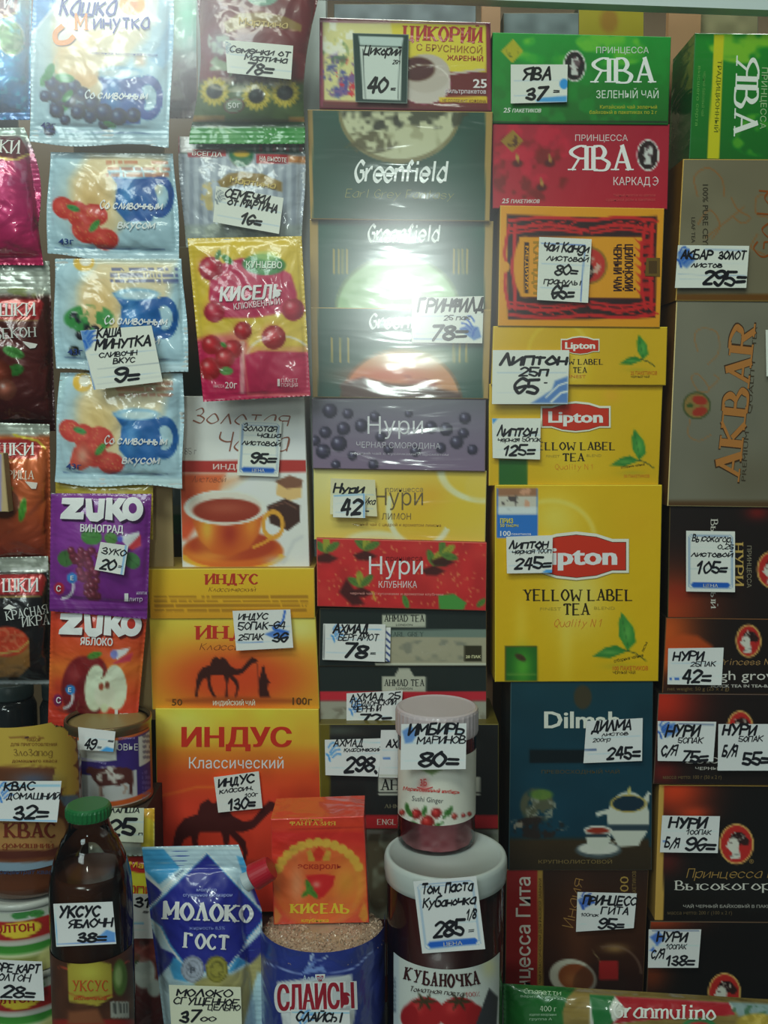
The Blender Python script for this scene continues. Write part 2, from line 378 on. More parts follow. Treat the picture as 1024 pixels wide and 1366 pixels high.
class Layer:
    """flat print: coloured letters and shapes lying on a surface"""
    def __init__(s, name, surf, e, v, parent, material=None, lift=0.0003, label=None):
        s.name = name; s.surf = surf; s.e = e; s.v = v; s.parent = parent; s.m = material or M['ink']; s.lift = lift; s.V = []; s.F = []; s.C = []; s.n = 0; s.label = label; s.z = [0.0]; s.base = name; s.sub = []; s.curved = getattr(surf, 'curved', 0)
    def _add(s, P, faces, c, pz=None):
        P = np.asarray(P, float); dz = .00006 if s.curved else .0000025
        if s.curved:
            pz = None
            tr = []
            for f in faces:
                if len(f) == 3: tr.append(f)
                elif len(f) == 4: tr += [[f[0], f[1], f[2]], [f[0], f[2], f[3]]]
                else: tr += [[f[i] for i in t] for t in tessellate_polygon([[(P[i][0], P[i][1], 0) for i in f]])]
            P = [tuple(q) for q in P]; cache = {}; out = []; st = [tuple(t) for t in tr]
            def mid(i, j):
                k = (min(i, j), max(i, j))
                if k not in cache: cache[k] = len(P); P.append(((P[i][0]+P[j][0])/2, (P[i][1]+P[j][1])/2))
                return cache[k]
            while st:
                i, j, k = st.pop(); d = [math.dist(P[i], P[j]), math.dist(P[j], P[k]), math.dist(P[k], P[i])]; m = max(d)
                if m <= s.curved: out.append([i, j, k]); continue
                if m == d[0]: q = mid(i, j); st += [(i, q, k), (q, j, k)]
                elif m == d[1]: q = mid(j, k); st += [(i, j, q), (i, q, k)]
                else: q = mid(k, i); st += [(i, j, q), (q, j, k)]
            P = np.array(P, float); faces = out
        s.z[0] += dz; Q = s.surf(P[:, 0], P[:, 1], s.lift+s.z[0]+(0.000002*pz if pz is not None else 0))
        if pz is not None: s.z[0] += .000002*float(pz.max())
        s.V.append(Q); s.F += [[i+s.n for i in f] for f in faces]; s.n += len(Q)
        s.C.append(np.tile(albedo(c, s.e, s.v), (len(Q), 1))); return s
    def poly(s, pts, c): return s._add(np.array(pts, float), [list(range(len(pts)))], c)
    def rect(s, x0, y0, x1, y1, c): return s.poly([(x0, y0), (x1, y0), (x1, y1), (x0, y1)], c)
    def ell(s, cx, cy, rx, ry, c, rot=0, n=28):
        a = np.linspace(0, 2*math.pi, n, endpoint=False); r = math.radians(rot)
        x = rx*np.cos(a); y = ry*np.sin(a)
        return s.poly(np.stack([cx+x*math.cos(r)-y*math.sin(r), cy+x*math.sin(r)+y*math.cos(r)], 1), c)
    def line(s, pts, w, c, smooth=False):
        if smooth: pts = catmull(pts, 5)
        if smooth: V, Fa = strip(pts, w); return s._add(V, Fa, c)
        for a, b in zip(pts[:-1], pts[1:]):
            V, Fa = strip(np.array([a, b], float), w); s._add(V, Fa, c)
        return s
    def text(s, t, x, y, h, c, w=None, font='b', bold=0.0, rot=0.0, shear=0.0, arc=0.0, seed=3, align='l'):
        """x, y: start of the baseline in photograph units, h: capital height, w: total width"""
        pz = None
        if font == 'b': V, Fa = sans(t, min(bold, .012))
        else: V, Fa, pz = stroke_text(t, font, bold or (.13 if font == 'h' else .17), random.Random(len(t)*7+seed))
        if not len(V): return s
        V = V.copy(); x0, x1 = V[:, 0].min(), V[:, 0].max(); sx = (w/(x1-x0)) if w else h
        V[:, 0] = (V[:, 0]-x0)*sx+0; V[:, 1] *= h
        tw = (x1-x0)*sx
        if align == 'c': V[:, 0] -= tw/2
        V[:, 0] += shear*V[:, 1]
        if arc: V[:, 1] += arc*(1-((V[:, 0]-tw/2)/(tw/2))**2)
        r = math.radians(rot); X = x+V[:, 0]*math.cos(r)+V[:, 1]*math.sin(r); Y = y+V[:, 0]*math.sin(r)-V[:, 1]*math.cos(r)
        P_ = np.stack([X, Y], 1)
        if font == 'b' and bold > .018:
            nv = len(P_); b_ = (bold-.012)*h*1.25; ks = (-1, 0, 1) if bold < .04 else (-1, -.33, .33, 1); n0 = P_
            P_ = np.concatenate([n0+np.array([math.cos(r), math.sin(r)])*b_*k for k in ks]); F0 = Fa; Fa = []; pz = np.repeat(np.arange(len(ks))*3, nv)
            for i_ in range(len(ks)): Fa = Fa+[[j_+i_*nv for j_ in f] for f in F0]
        if not len(P_): return s
        if s.base in ('lettering', 'handwriting'):
            big = h >= 9 or s.base == 'handwriting' and h >= 7
            key = None if big else 'small'
            tgt = None
            for L_, k_ in s.sub:
                if (k_ == 'small' and not big) or (k_ == ('big', t) and big): tgt = L_
            if tgt is None:
                tgt = Layer((s.base if big else 'small_print'), s.surf, s.e, s.v, s.parent, s.m, s.lift); tgt.base = 'x'; tgt.z = s.z
                s.sub.append((tgt, ('big', t) if big else 'small'))
            tgt._add(P_, Fa, c, pz); return s
        return s._add(P_, Fa, c, pz)
    def done(s):
        for L_, k_ in s.sub:
            o_ = L_.done()
            if o_ is not None and k_ == 'small': o_['kind'] = 'stuff'
        if not s.V: return None
        if s.base == 'lettering': s.name = 'printed_shapes'
        o = build(s.name, np.concatenate(s.V), s.F, s.m, s.parent, np.concatenate(s.C))
        if s.label: o['label'] = s.label
        return o

class Thing:
    def __init__(s, root, surf, px, py, m=None):
        s.root = root; s.surf = surf; s.e, s.v = expected(px, py); s.m = m
    def L(s, name='lettering', lift=None, label=None, surf=None, m=None):
        return Layer(name, surf or s.surf, s.e, s.v, s.root, m or s.m, lift or (.0011 if getattr(s.surf, 'curved', 0) else .0003), label)

def carton(name, label, quad, Y, depth, paint, side=(120, 110, 90), m='card', group=None, step=2.2, cat='box', top=None, body='carton', edge=None):
    """folded card box: quad = its four front corners in photograph units on the plane y = Y"""
    q = np.array(quad, float); c = q.mean(0); e, v = expected(*c)
    S = plane(Y); bev = 0.0007
    wpx = max(np.linalg.norm(q[1]-q[0]), np.linalg.norm(q[2]-q[3])); hpx = max(np.linalg.norm(q[3]-q[0]), np.linalg.norm(q[2]-q[1]))
    nw, nh = max(int(wpx/step), 2)+1, max(int(hpx/step), 2)+1
    s, t = np.meshgrid(np.linspace(0, 1, nw), np.linspace(0, 1, nh)); B = bil(q, s, t)
    P = S(B[..., 0], B[..., 1]); base = P[-1].mean(0)
    root = empty(name, (base[0], base[1]+depth/2, base[2]), label, cat, group)
    pic = Pic(B[..., 0], B[..., 1]); paint(pic); C = albedo(pic.C, e, v)
    K = S(q[:, 0], q[:, 1]); ctr = K.mean(0); out = np.sign(K-ctr); out[:, 1] = 0
    R1 = K+out*bev+[0, bev, 0]; R2 = R1+[0, depth, 0]
    V = [P.reshape(-1, 3)]; n = nw*nh; Fs = grid_faces(nh, nw).tolist()
    ci = [0, nw-1, n-1, n-nw]
    V += [K, R1, R1, R2]   # front corner copies, chamfer ring, side ring, back ring
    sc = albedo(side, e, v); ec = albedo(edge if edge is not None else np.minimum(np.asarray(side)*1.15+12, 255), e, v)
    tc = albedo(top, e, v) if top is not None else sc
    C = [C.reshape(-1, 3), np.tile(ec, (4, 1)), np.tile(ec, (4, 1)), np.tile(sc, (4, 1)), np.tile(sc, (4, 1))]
    for i in range(4):
        j = (i+1) % 4
        Fs += [[n+i, n+j, n+4+j, n+4+i]]
        if i == 0: continue
        Fs += [[n+8+i, n+8+j, n+12+j, n+12+i]]
    Fs.append([n+12, n+13, n+14, n+15])
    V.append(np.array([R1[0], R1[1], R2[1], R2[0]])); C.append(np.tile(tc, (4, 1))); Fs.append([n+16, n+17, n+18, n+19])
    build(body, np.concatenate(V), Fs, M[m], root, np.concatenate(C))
    # tuck flap seam on the top
    return Thing(root, S, c[0], c[1], M['gloss_ink'] if m == 'wrap' else None)

def pouch(name, label, quad, Y, puff, paint, m='film', wav=None, group=None, seal=(.06, .06), step=2.2, cat='pouch', wr=0.0006, body='pouch_film', seed=1, back=(200, 205, 205), side_seal=.03):
    q = np.array(quad, float); c = q.mean(0); e, v = expected(min(max(c[0], 0), W), c[1])
    def relief(px, py):
        s, t = inv_bil(q, px, py); s = np.clip(s, 0, 1); t = np.clip(t, 0, 1)
        a = np.clip((s-side_seal)/(1-2*side_seal), 0, 1); b = np.clip((t-seal[0])/max(1-seal[0]-seal[1], .01), 0, 1)
        f = np.clip(4*a*(1-a), 0, 1)**.55*np.clip(4*b*(1-b), 0, 1)**.5
        ed = np.clip(f*3, 0, 1)
        w = (vnoise(px+py*.35, py*.55, 19, seed)-.5)*2*wr+(vnoise(px-.6*py+400, py*.8, 11, seed+3)-.5)*1.1*wr
        crimp = 0.0002*np.sin(py*1.0)*(1-ed)
        return puff*f+w*(.35+.65*ed)+crimp
    S = plane(Y, relief)
    wpx = max(np.linalg.norm(q[1]-q[0]), np.linalg.norm(q[2]-q[3])); hpx = max(np.linalg.norm(q[3]-q[0]), np.linalg.norm(q[2]-q[1]))
    nw, nh = int(wpx/step)+1, int(hpx/step)+1
    s, t = np.meshgrid(np.linspace(0, 1, nw), np.linspace(0, 1, nh)); B = bil(q, s, t)
    if wav is not None:
        d = wav(s, t); B = B+np.stack(d, -1)
    P = S(B[..., 0], B[..., 1])
    cp = plane(Y)(np.array(c[0]), np.array(q[2:, 1].mean()))
    root = empty(name, (cp[0], Y, cp[2]), label, cat, group)
    pic = Pic(B[..., 0], B[..., 1]); paint(pic); C = albedo(pic.C, e, v)
    flat = plane(Y)(B[..., 0], B[..., 1]); rel = flat[..., 1]-P[..., 1]
    PB = flat.copy(); PB[..., 1] += np.maximum(rel, 0)*.6+.0004
    k = 3; ii = np.unique(np.r_[0:nh:k, nh-1]); jj = np.unique(np.r_[0:nw:k, nw-1]); Pb = PB[np.ix_(ii, jj)]
    n = nw*nh; V = np.concatenate([P.reshape(-1, 3), Pb.reshape(-1, 3)])
    Fs = np.concatenate([grid_faces(nh, nw), grid_faces(len(ii), len(jj), n)[:, ::-1]])
    # side wall between front and back outlines
    def bi(a, b): return np.searchsorted(ii, a)*len(jj)+np.searchsorted(jj, b)+n
    ring = [(0, j) for j in jj]+[(i, nw-1) for i in ii[1:]]+[(nh-1, j) for j in jj[::-1][1:]]+[(i, 0) for i in ii[::-1][1:-1]]
    ex = [[a*nw+b, a2*nw+b2, bi(a2, b2), bi(a, b)] for (a, b), (a2, b2) in zip(ring, ring[1:]+ring[:1])]
    Fs = np.concatenate([Fs, np.array(ex)])
    Call = np.concatenate([C.reshape(-1, 3), np.tile(albedo(back, e, v), (len(Pb.reshape(-1, 3)), 1))])
    build(body, V, Fs, M[m], root, Call, smooth=True)
    return Thing(root, S, c[0], c[1])

def lathe(name, prof, cx, cy, material, parent=None, C=None, seg=56, smooth=True, cap0=True, cap1=True):
    a = np.linspace(0, 2*math.pi, seg, endpoint=False)
    V = np.concatenate([np.stack([cx+r*np.cos(a), cy+r*np.sin(a), np.full(seg, z)], 1) for r, z in prof]); Fs = []
    for i in range(len(prof)-1):
        for j in range(seg): Fs.append([i*seg+j, i*seg+(j+1) % seg, (i+1)*seg+(j+1) % seg, (i+1)*seg+j])
    if cap0: Fs.append(list(range(seg))[::-1])
    if cap1: Fs.append([(len(prof)-1)*seg+j for j in range(seg)])
    CC = None
    if C is not None: CC = np.tile(np.asarray(C, float), (len(V), 1))
    o = build(name, V, Fs, material, parent, CC, smooth=False)
    if smooth:
        me = o.data; me.polygons.foreach_set('use_smooth', [len(p.vertices) == 4 for p in me.polygons])
    return o
def zat(py, Y): return float(at(512, py, Y)[2])
def wrap_label(name, cx, cy, r, z0, z1, paint, e, v, material, parent, th=80, step=.0016, off=0.0, zf=None, label=None):
    n = int(2*math.radians(th)*r/step)+2; k = max(int((z1-z0)/step), 2)+1
    A = np.radians(np.linspace(-90-th+off, -90+th+off, n)); Z = np.linspace(z1, z0, k); a, z = np.meshgrid(A, Z)
    P = np.stack([cx+r*np.cos(a), cy+r*np.sin(a), z], -1); X, Y = proj(P)
    pic = Pic(X, Y); paint(pic)
    o = build(name, P.reshape(-1, 3), grid_faces(k, n), material, parent, albedo(pic.C, e, v).reshape(-1, 3), smooth=True)
    if label: o['label'] = label
    return o

BLUE = (40, 95, 185); SKY = (70, 150, 215); BLK = (28, 28, 34)
def swoosh(p, x, y, s, flip=1, c=BLUE):
    for k, (a, b, w) in enumerate([((0, 0), (9, -9), 2.6), ((1, 3), (12, -4), 2.6), ((3, 6), (13, 2), 2.4), ((-4, 2), (0, 10), 3.0), ((-2, -6), (5, -12), 2.4)]):
        P = catmull([(x+flip*a[0]*s, y+a[1]*s), (x+flip*(a[0]+b[0])/2*s, y+((a[1]+b[1])/2-2.2)*s), (x+flip*b[0]*s, y+b[1]*s)], 4)
        p.line([tuple(q) for q in P], w*s*.8, c)
def price_tag(label, quad, Y, lines, deco=None, curl=0.0015, paper=(222, 224, 214), group=None, kind='plain'):
    q = np.array(quad, float); c = q.mean(0)
    e, v = expected(min(max(c[0], 0), W), c[1]); v *= .6
    def rel(px, py):
        s, t = inv_bil(q, px, py)
        return curl*((s-.5)**2*2.0+(t-.2)**2)+.0002
    S = plane(Y, rel)
    wpx = np.linalg.norm(q[1]-q[0]); hpx = np.linalg.norm(q[3]-q[0]); nw = int(wpx/1.7)+2; nh = int(hpx/1.7)+2
    s, t = np.meshgrid(np.linspace(0, 1, nw), np.linspace(0, 1, nh)); B = bil(q, s, t)
    P = S(B[..., 0], B[..., 1]); pic = Pic(B[..., 0], B[..., 1]); pic.fill(paper)
    ux = (q[1]-q[0]); uy = (q[3]-q[0])
    def at2(a, b): return tuple(q[0]+ux*a+uy*b)
    if kind == 'plain':
        for b in (.42, .8): pic.line([at2(.06, b), at2(.97, b)], .7, (150, 180, 215), .6)
    elif kind == 'blue':
        pic.line([at2(.05, .07), at2(.97, .07)], 1.6, BLUE, .85)
        pic.line([at2(.03, .05), at2(.03, .95)], 1.2, SKY, .7)
        for b in (.5, .78): pic.line([at2(.06, b), at2(.97, b)], .6, (150, 180, 215), .5)
    elif kind == 'card':
        for d in (.055, .085):
            pic.line([at2(d+.05, d), at2(1-d-.05, d), at2(1-d, d+.04), at2(1-d, .97-d), at2(1-d-.05, 1-d), at2(d+.05, 1-d), at2(d, .97-d), at2(d, d+.04), at2(d+.05, d)], .8, (70, 110, 170), .8)
        for b in (.28, .45, .62): pic.line([at2(.08, b), at2(.92, b)], .6, (130, 160, 190), .6)
        pic.poly([at2(.14, .845), at2(.86, .845), at2(.9, .88), at2(.86, .935), at2(.14, .935), at2(.1, .88)], (35, 90, 180))
    if deco: deco(pic)
    V = np.concatenate([P.reshape(-1, 3), (P+[0, .0003, 0]).reshape(-1, 3)]); n = nw*nh
    Fs = np.concatenate([grid_faces(nh, nw), grid_faces(nh, nw, n)[:, ::-1]])
    root = empty('price_tag', P[-1].mean(0), label, 'price tag', group)
    build('paper', V, Fs, M['paper'], root, np.tile(albedo(pic.C, e, v).reshape(-1, 3), (2, 1)))
    ang = math.degrees(math.atan2(ux[1], ux[0]))
    Lr = Layer('handwriting', S, e, v, root, M['ink'], .0002)
    for k, ln in enumerate(lines):
        t_, x, y, h, w = ln[:5]; o = ln[5] if len(ln) > 5 else {}
        o = dict(o); col = o.pop('c', BLK); Lr.text(t_, x, y, h, col, w=w, font=o.pop('font', 'h'), bold=o.pop('bold', .23 if h > 9 else .18), rot=o.pop('rot', ang), shear=o.pop('shear', .22), seed=k+int(x))
    Lr.done()
    if kind == 'card':
        L2 = Layer('printed_word', S, e, v, root, M['ink'], .0002); a = at2(.5, .925)
        L2.text('ЦЕНА', a[0], a[1], hpx*.055, (235, 240, 245), w=wpx*.3, bold=.02, rot=ang, align='c').done()
    return root
def R4(x0, y0, x1, y1): return [(x0, y0), (x1, y0), (x1, y1), (x0, y1)]
# ------------------------------------------------------------------ display case
ZF = zat(1337, 0.0)
gm = plain('back_board', (108, 88, 62), 0.6, bump=0.001, bscale=8)
gb = plain('case_board', (118, 128, 126), 0.5)
gw = plain('painted_edge', (205, 218, 216), 0.4)
dk = plain('dark_recess', (38, 40, 40), 0.6)
def sbox(name, a, b, m, parent=None, st=True):
    g = Geo(); g.box(a, b, (1, 1, 1)); o = g.out(name, m, parent)
    if st: struct(o)
    return o
sbox('floor', (-.62, -.35, ZF-.02), (.72, .32, ZF), gb)
sbox('wall_back', (-.62, .30, ZF), (.72, .32, .62), gm)
sbox('wall_left', (-.64, -.05, ZF), (-.62, .32, .62), gb)
sbox('wall_right', (.72, -.05, ZF), (.74, .32, .62), gb)
zt = zat(9, -0.02)
sbox('ceiling', (-.62, -.01, .575), (.72, .32, .60), gb)
# pale front edge of the board above the boxes, a little out of level
g = Geo(); a = at(415, -9, -0.02); b = at(1180, 19, -0.02); a2 = at(415, -45, -0.02); b2 = at(1180, -20, -0.02)
g.add([a, b, b2, a2, a+[0, .015, 0], b+[0, .015, 0], b2+[0, .015, 0], a2+[0, .015, 0]], [[0, 1, 2, 3], [4, 7, 6, 5], [0, 4, 5, 1], [3, 2, 6, 7], [0, 3, 7, 4], [1, 5, 6, 2]], (1, 1, 1))
struct(g.out('trim_1', gw))
# grey upright between the bags and the tea columns
g = Geo(); x0 = at(402, 300, .095)[0]; x1 = at(436, 300, .095)[0]
g.box((x0, .095, ZF), (x1, .125, .575), (1, 1, 1)); struct(g.out('trim_2', plain('grey_upright', (176, 188, 186), .35)))
g = Geo(); x0 = at(640, 300, .088)[0]; x1 = at(664, 300, .088)[0]
g.box((x0, .088, ZF), (x1, .098, .575), (1, 1, 1)); struct(g.out('trim_3', plain('brown_upright', (176, 132, 92), .5)))
g = Geo(); x0 = at(884, 300, .088)[0]; x1 = at(926, 300, .088)[0]
g.box((x0, .088, ZF), (x1, .098, .575), (1, 1, 1)); struct(g.out('trim_4', plain('brown_upright', (176, 132, 92), .5)))
# hanging strips that carry the bags and sachets
kr = plain('kraft_board', (186, 160, 112), .7)
def hang(label, xa, xb, y0, y1, Y, m=kr):
    a = at(xa, y0, Y); b = at(xb, y1, Y)
    g = Geo(); g.box((min(a[0], b[0]), Y, b[2]), (max(a[0], b[0]), Y+.003, .575), (1, 1, 1)); o = g.out('hanging_strip', m); tag(o, label, 'strip')
hang('tan cardboard strip behind the powdered drink sachets', 92, 236, 0, 960, .012)
hang('grey cardboard strip behind the leftmost snack bags', -8, 50, 0, 900, .018, plain('grey_card', (92, 98, 92), .6))
hang('pale strip behind the two sunflower seed bags and the cranberry sachet', 262, 392, 0, 500, .016, plain('pale_card', (150, 156, 152), .6))

# glass pane before the goods, its rough gloss put in to make haze
gm_ = bpy.data.materials.new('hazy_glass'); gm_.use_nodes = True; nt = gm_.node_tree
nt.nodes.remove(nt.nodes['Principled BSDF']); tr_ = nt.nodes.new('ShaderNodeBsdfTransparent'); tr_.inputs[0].default_value = (.97, .99, .98, 1)
gl_ = nt.nodes.new('ShaderNodeBsdfGlossy'); gl_.inputs['Roughness'].default_value = .19; mx_ = nt.nodes.new('ShaderNodeMixShader')
tc_ = nt.nodes.new('ShaderNodeTexCoord'); nz_ = nt.nodes.new('ShaderNodeTexNoise'); nz_.inputs['Scale'].default_value = 5; mr_ = nt.nodes.new('ShaderNodeMapRange')
mr_.inputs['To Min'].default_value = .032; mr_.inputs['To Max'].default_value = .048
nt.links.new(tc_.outputs['Object'], nz_.inputs['Vector']); nt.links.new(nz_.outputs[0], mr_.inputs['Value']); nt.links.new(mr_.outputs[0], mx_.inputs[0])
nt.links.new(tr_.outputs[0], mx_.inputs[1]); nt.links.new(gl_.outputs[0], mx_.inputs[2]); nt.links.new(mx_.outputs[0], nt.nodes['Material Output'].inputs[0])
g = Geo(); g.box((-.64, -.304, ZF-.02), (.74, -.300, .60), (1, 1, 1)); struct(g.out('window_1', gm_))

# things on the far shelves seen through the gaps
def bgbox(label, quad, Y, depth, paint, side=(90, 90, 80), **k): return carton('goods_box', label, quad, Y, depth, paint, side, step=4, **k)
def p(c): return lambda q: q.fill(c).noise(.12, 14, 3)
bgbox('blurry yellow box on the far shelf above the green tea box', R4(772, 6, 858, 120), .105, .08, lambda q: q.fill((160, 148, 56)).ell(812, 28, 12, 16, (150, 105, 60), 5, .7))
bgbox('long grey carton on the far shelf top left of the green tea box', R4(672, 18, 771, 120), .105, .08, p((120, 132, 134)))
bgbox('dark grey carton on the far shelf behind the cherry coffee box', R4(446, 6, 634, 120), .105, .08, p((126, 136, 140)))
bgbox('beige carton on the far shelf above the sideways green tea box', R4(930, 14, 1010, 120), .105, .08, p((140, 134, 104)))
bgbox('green and white carton in the gap left of the golden tea cup box', R4(190, 648, 250, 712), .13, .1, lambda q: q.vg([(648, (120, 140, 150)), (672, (110, 130, 140)), (674, (120, 135, 130)), (684, (115, 130, 120)), (686, (30, 95, 60)), (712, (30, 80, 50))]).ell(222, 660, 8, 16, (170, 185, 195), 3, .8, 25))
bgbox('dark olive carton under the green and white one', R4(186, 712, 250, 905), .13, .1, lambda q: q.vg([(712, (50, 55, 50)), (740, (70, 66, 30)), (800, (60, 60, 26)), (840, (90, 70, 25)), (905, (30, 60, 34))]))
bgbox('dark green carton standing behind the cow can', R4(150, 905, 250, 1330), .13, .1, lambda q: q.vg([(905, (34, 60, 34)), (1000, (50, 50, 45)), (1330, (40, 30, 28))]))
bgbox('dark carton on the far shelf between drink sachets and seed bags', R4(200, 330, 300, 646), .15, .1, lambda q: q.vg([(330, (150, 135, 105)), (430, (120, 90, 70)), (520, (40, 55, 48)), (560, (70, 50, 50)), (646, (90, 80, 70))]))
pouch('snack_bag', 'white and green bag with a maroon foot, partly behind the seed bags', [(206, -30), (262, -30), (262, 158), (212, 158)], .055, .012, lambda q: q.vg([(-30, (200, 222, 215)), (20, (150, 215, 190)), (60, (185, 225, 220)), (88, (160, 150, 160)), (105, (110, 85, 90)), (158, (90, 62, 66))]).cloud((235, 245, 245), 22, .55, 3, .6), cat='bag', seed=9)
# dark jars under the leftmost bags
jd = plain('dark_jar_glass', (44, 48, 50), .12, spec=.6)
for x, lab in ((14, 'dark jar under the black caviar snack bag, at the left edge'), (88, 'dark jar under the black caviar snack bag, second from the left')):
    c = at(x, 940, .07); z1 = zat(925, .07); r = .026
    t = empty('jar', (c[0], .07, ZF), lab, 'jar')
    sz = zat(1035, .07)
    lathe('jar_body', [(r*.9, sz), (r, sz+.006), (r, z1-.012), (r*.85, z1-.003)], c[0], .07, jd, t)
    lathe('jar_lid', [(r*.88, z1-.003), (r*.9, z1-.001), (r*.9, z1+.011), (r*.84, z1+.013)], c[0], .07, plain('grey_lid', (76, 92, 92), .4), t)
c0 = at(-30, 1035, .02); c1 = at(150, 1035, .02)
g = Geo(); z = zat(1035, .07); g.box((c0[0], .018, ZF), (c1[0], .11, z), (1, 1, 1)); o = g.out('riser', plain('riser_board', (66, 50, 42), .7)); tag(o, 'dark riser block behind the kvass bottle carrying the two dark jars', 'block')

# ------------------------------------------------------------------ leftmost column: snack bags
T = pouch('snack_bag', 'bright blue snack bag with a brown band and a round green picture, top left corner', [(-75, -40), (42, -40), (40, 160), (-80, 160)], -.004, .018,
      lambda q: q.fill((45, 140, 195)).vg([(-40, (150, 170, 165)), (-5, (150, 160, 155)), (24, (60, 145, 195)), (100, (45, 150, 205)), (160, (40, 120, 175))]).poly([(-80, -40), (22, -40), (24, 18), (5, 26), (-80, 12)], (118, 62, 68), 3).line([(-20, 16), (8, 22), (22, 17)], 2.5, (200, 180, 120)).ell(14, 50, 19, 25, (225, 230, 215), 2, 1, -15).ell(14, 50, 17, 23, (120, 160, 105), 2, 1, -15).cloud((200, 215, 180), 12, .5, 2, .7, win=(14, 50, 15, 21)).cloud((110, 200, 230), 9, .62, 8, .6), m='foil', cat='bag', back=(150, 170, 175))
T.L().text('И', 4, 10, 17, (225, 220, 220), w=14, font='s').done()
T = pouch('snack_bag', 'pink snack bag with a brown band reading КИ at the left edge', [(-70, 172), (36, 172), (62, 352), (-75, 352)], -.010, .022,
      lambda q: q.vg([(172, (165, 180, 170)), (184, (150, 165, 155)), (220, (185, 65, 110)), (280, (200, 50, 115)), (352, (195, 50, 100))]).poly([(-75, 182), (26, 182), (40, 206), (20, 212), (-75, 208)], (112, 44, 48), 2).line([(-20, 205), (8, 212), (22, 213), (38, 206)], 3.2, (215, 190, 110)).cloud((215, 160, 185), 10, .5, 4, .6, win=(10, 232, 28, 22)).ell(60, 176, 22, 26, (165, 178, 165), 6, .6),
      wav=lambda s, t: (np.where(s > .5, (s-.5)*2, 0)*(12*np.sin(np.clip(t*1.4, 0, 1)*3.14)-4), 4*s*(t-.5)), m='foil', cat='bag', seed=3, back=(150, 160, 155))
T.L().text('КИ', -2, 203, 17, (228, 225, 220), w=29, font='s', rot=4).done()
def crisp(label, quad, Y, top, band, cols, word, wy, seed, extra=None, bandtxt='ШКИ', seal=(.17, .05), g=None, bw=50):
    q_ = quad; yt = q_[0][1]; yb = q_[2][1]
    def paint(q):
        q.vg([(yt, (150, 156, 145)), (band[0]-8, (165, 172, 160)), (band[0]-2, cols[0]), ((band[1]+yb)/2, cols[1]), (yb, cols[2])])
        q.cloud((205, 210, 200), 16, .52, seed, .7, sy=2, win=(20, (yt+band[0])/2-2, 90, (band[0]-yt)/2))
        q.poly([(-60, band[0]), (bw+4, band[0]), (bw+8, band[0]+6), (bw+2, band[1]), (-60, band[1])], (160, 42, 44), 2)
        q.line([(-60, band[1]+2), (bw, band[1]+2)], 1.5, (200, 165, 90), .7)
        if extra: extra(q)
    T = pouch('snack_bag', label, quad, Y, .02, paint, m='foil', cat='bag', seed=seed, seal=seal, back=(150, 160, 155), wr=.0009)
    L = T.L(); L.text(bandtxt, bw-52, band[1]-5, (band[1]-band[0])*.62, (228, 224, 220), w=50, font='s')
    return T, L
T, L = crisp('dark maroon snack bag reading БЕКОН at the left edge', [(-60, 348), (66, 348), (74, 575), (-60, 575)], -.006, 0, (399, 426), [(74, 40, 36), (96, 46, 44), (62, 34, 34)], 'БЕКОН', 445, 5,
    lambda q: q.cloud((120, 130, 60), 12, .5, 6, .6, win=(24, 394, 26, 10)).leaf(18, 470, 30, 14, 20, (70, 130, 60)).leaf(20, 494, 24, 15, -15, (60, 120, 55)).berry(-4, 500, 20, (170, 80, 60)).berry(8, 520, 14, (190, 110, 90)).rect(66, 410, 90, 575, (50, 40, 44), 4, .5))
L.text('БЕКОН', -9, 452, 13, (200, 200, 195), w=58, font='s', rot=-3).poly([(30, 455), (50, 459), (47, 464), (40, 465), (34, 460)], (220, 215, 210)).done()
T, L = crisp('orange brown snack bag reading РИЦА at the left edge', [(-60, 562), (66, 566), (68, 752), (-60, 752)], -.012, 0, (586, 612), [(190, 95, 45), (190, 85, 45), (140, 55, 38)], '', 0, 7,
    lambda q: q.line([(18, 580), (50, 588), (60, 598)], 3, (225, 205, 70)).glow(45, 640, 22, 30, (215, 110, 60), .8).leaf(30, 680, 32, 10, -80, (80, 155, 50)).leaf(12, 650, 12, 6, 30, (110, 150, 60)).berry(6, 672, 20, (205, 105, 60)).line([(40, 685), (62, 662), (70, 660)], 4, (130, 60, 45), .6, 5), bw=48)
L.text('РИЦА', 8, 638, 11, (225, 205, 185), w=38, font='s', rot=2).poly([(33, 642), (50, 644), (48, 652), (42, 652)], (225, 210, 200)).done()
T, L = crisp('black snack bag reading КРАСНАЯ ИКРА with caviar on bread, left edge', [(-60, 745), (64, 742), (70, 913), (-60, 913)], -.016, 0, (766, 794), [(34, 32, 34), (30, 28, 30), (34, 30, 32)], '', 0, 11,
    lambda q: q.cloud((225, 228, 222), 14, .45, 9, .8, sy=2, win=(30, 752, 60, 12)).poly([(-20, 868), (30, 866), (38, 850), (40, 888), (26, 903), (-20, 905)], (150, 105, 55), 2).ell(8, 856, 30, 20, (205, 70, 45), 2).cloud((235, 120, 85), 4, .5, 3, .8, win=(8, 856, 30, 20)).line([(-5, 873), (25, 868), (38, 856)], 2.5, (205, 170, 90)).rect(-60, 908, 90, 913, (150, 155, 155)), bw=54, seal=(.12, .03))
L.text('КРАСНАЯ', 8, 828, 12, (205, 208, 205), w=58, font='s', rot=-10).text('ИКРА', 29, 836, 13, (205, 208, 205), w=38, font='s', rot=-5).poly([(4, 812), (12, 806), (22, 811), (12, 813)], (215, 215, 212)).done()
# paper card standing at the left edge
T = carton('goods_box', 'thin pale box edge with purple print at the left edge beside the orange bag', [(-40, 604), (3, 606), (10, 682), (-40, 682)], -.046, .012, lambda q: q.fill((205, 205, 210)).rect(-5, 600, 3, 690, (150, 140, 180), 2).rect(2, 600, 12, 690, (190, 165, 120), 2), (150, 130, 90))

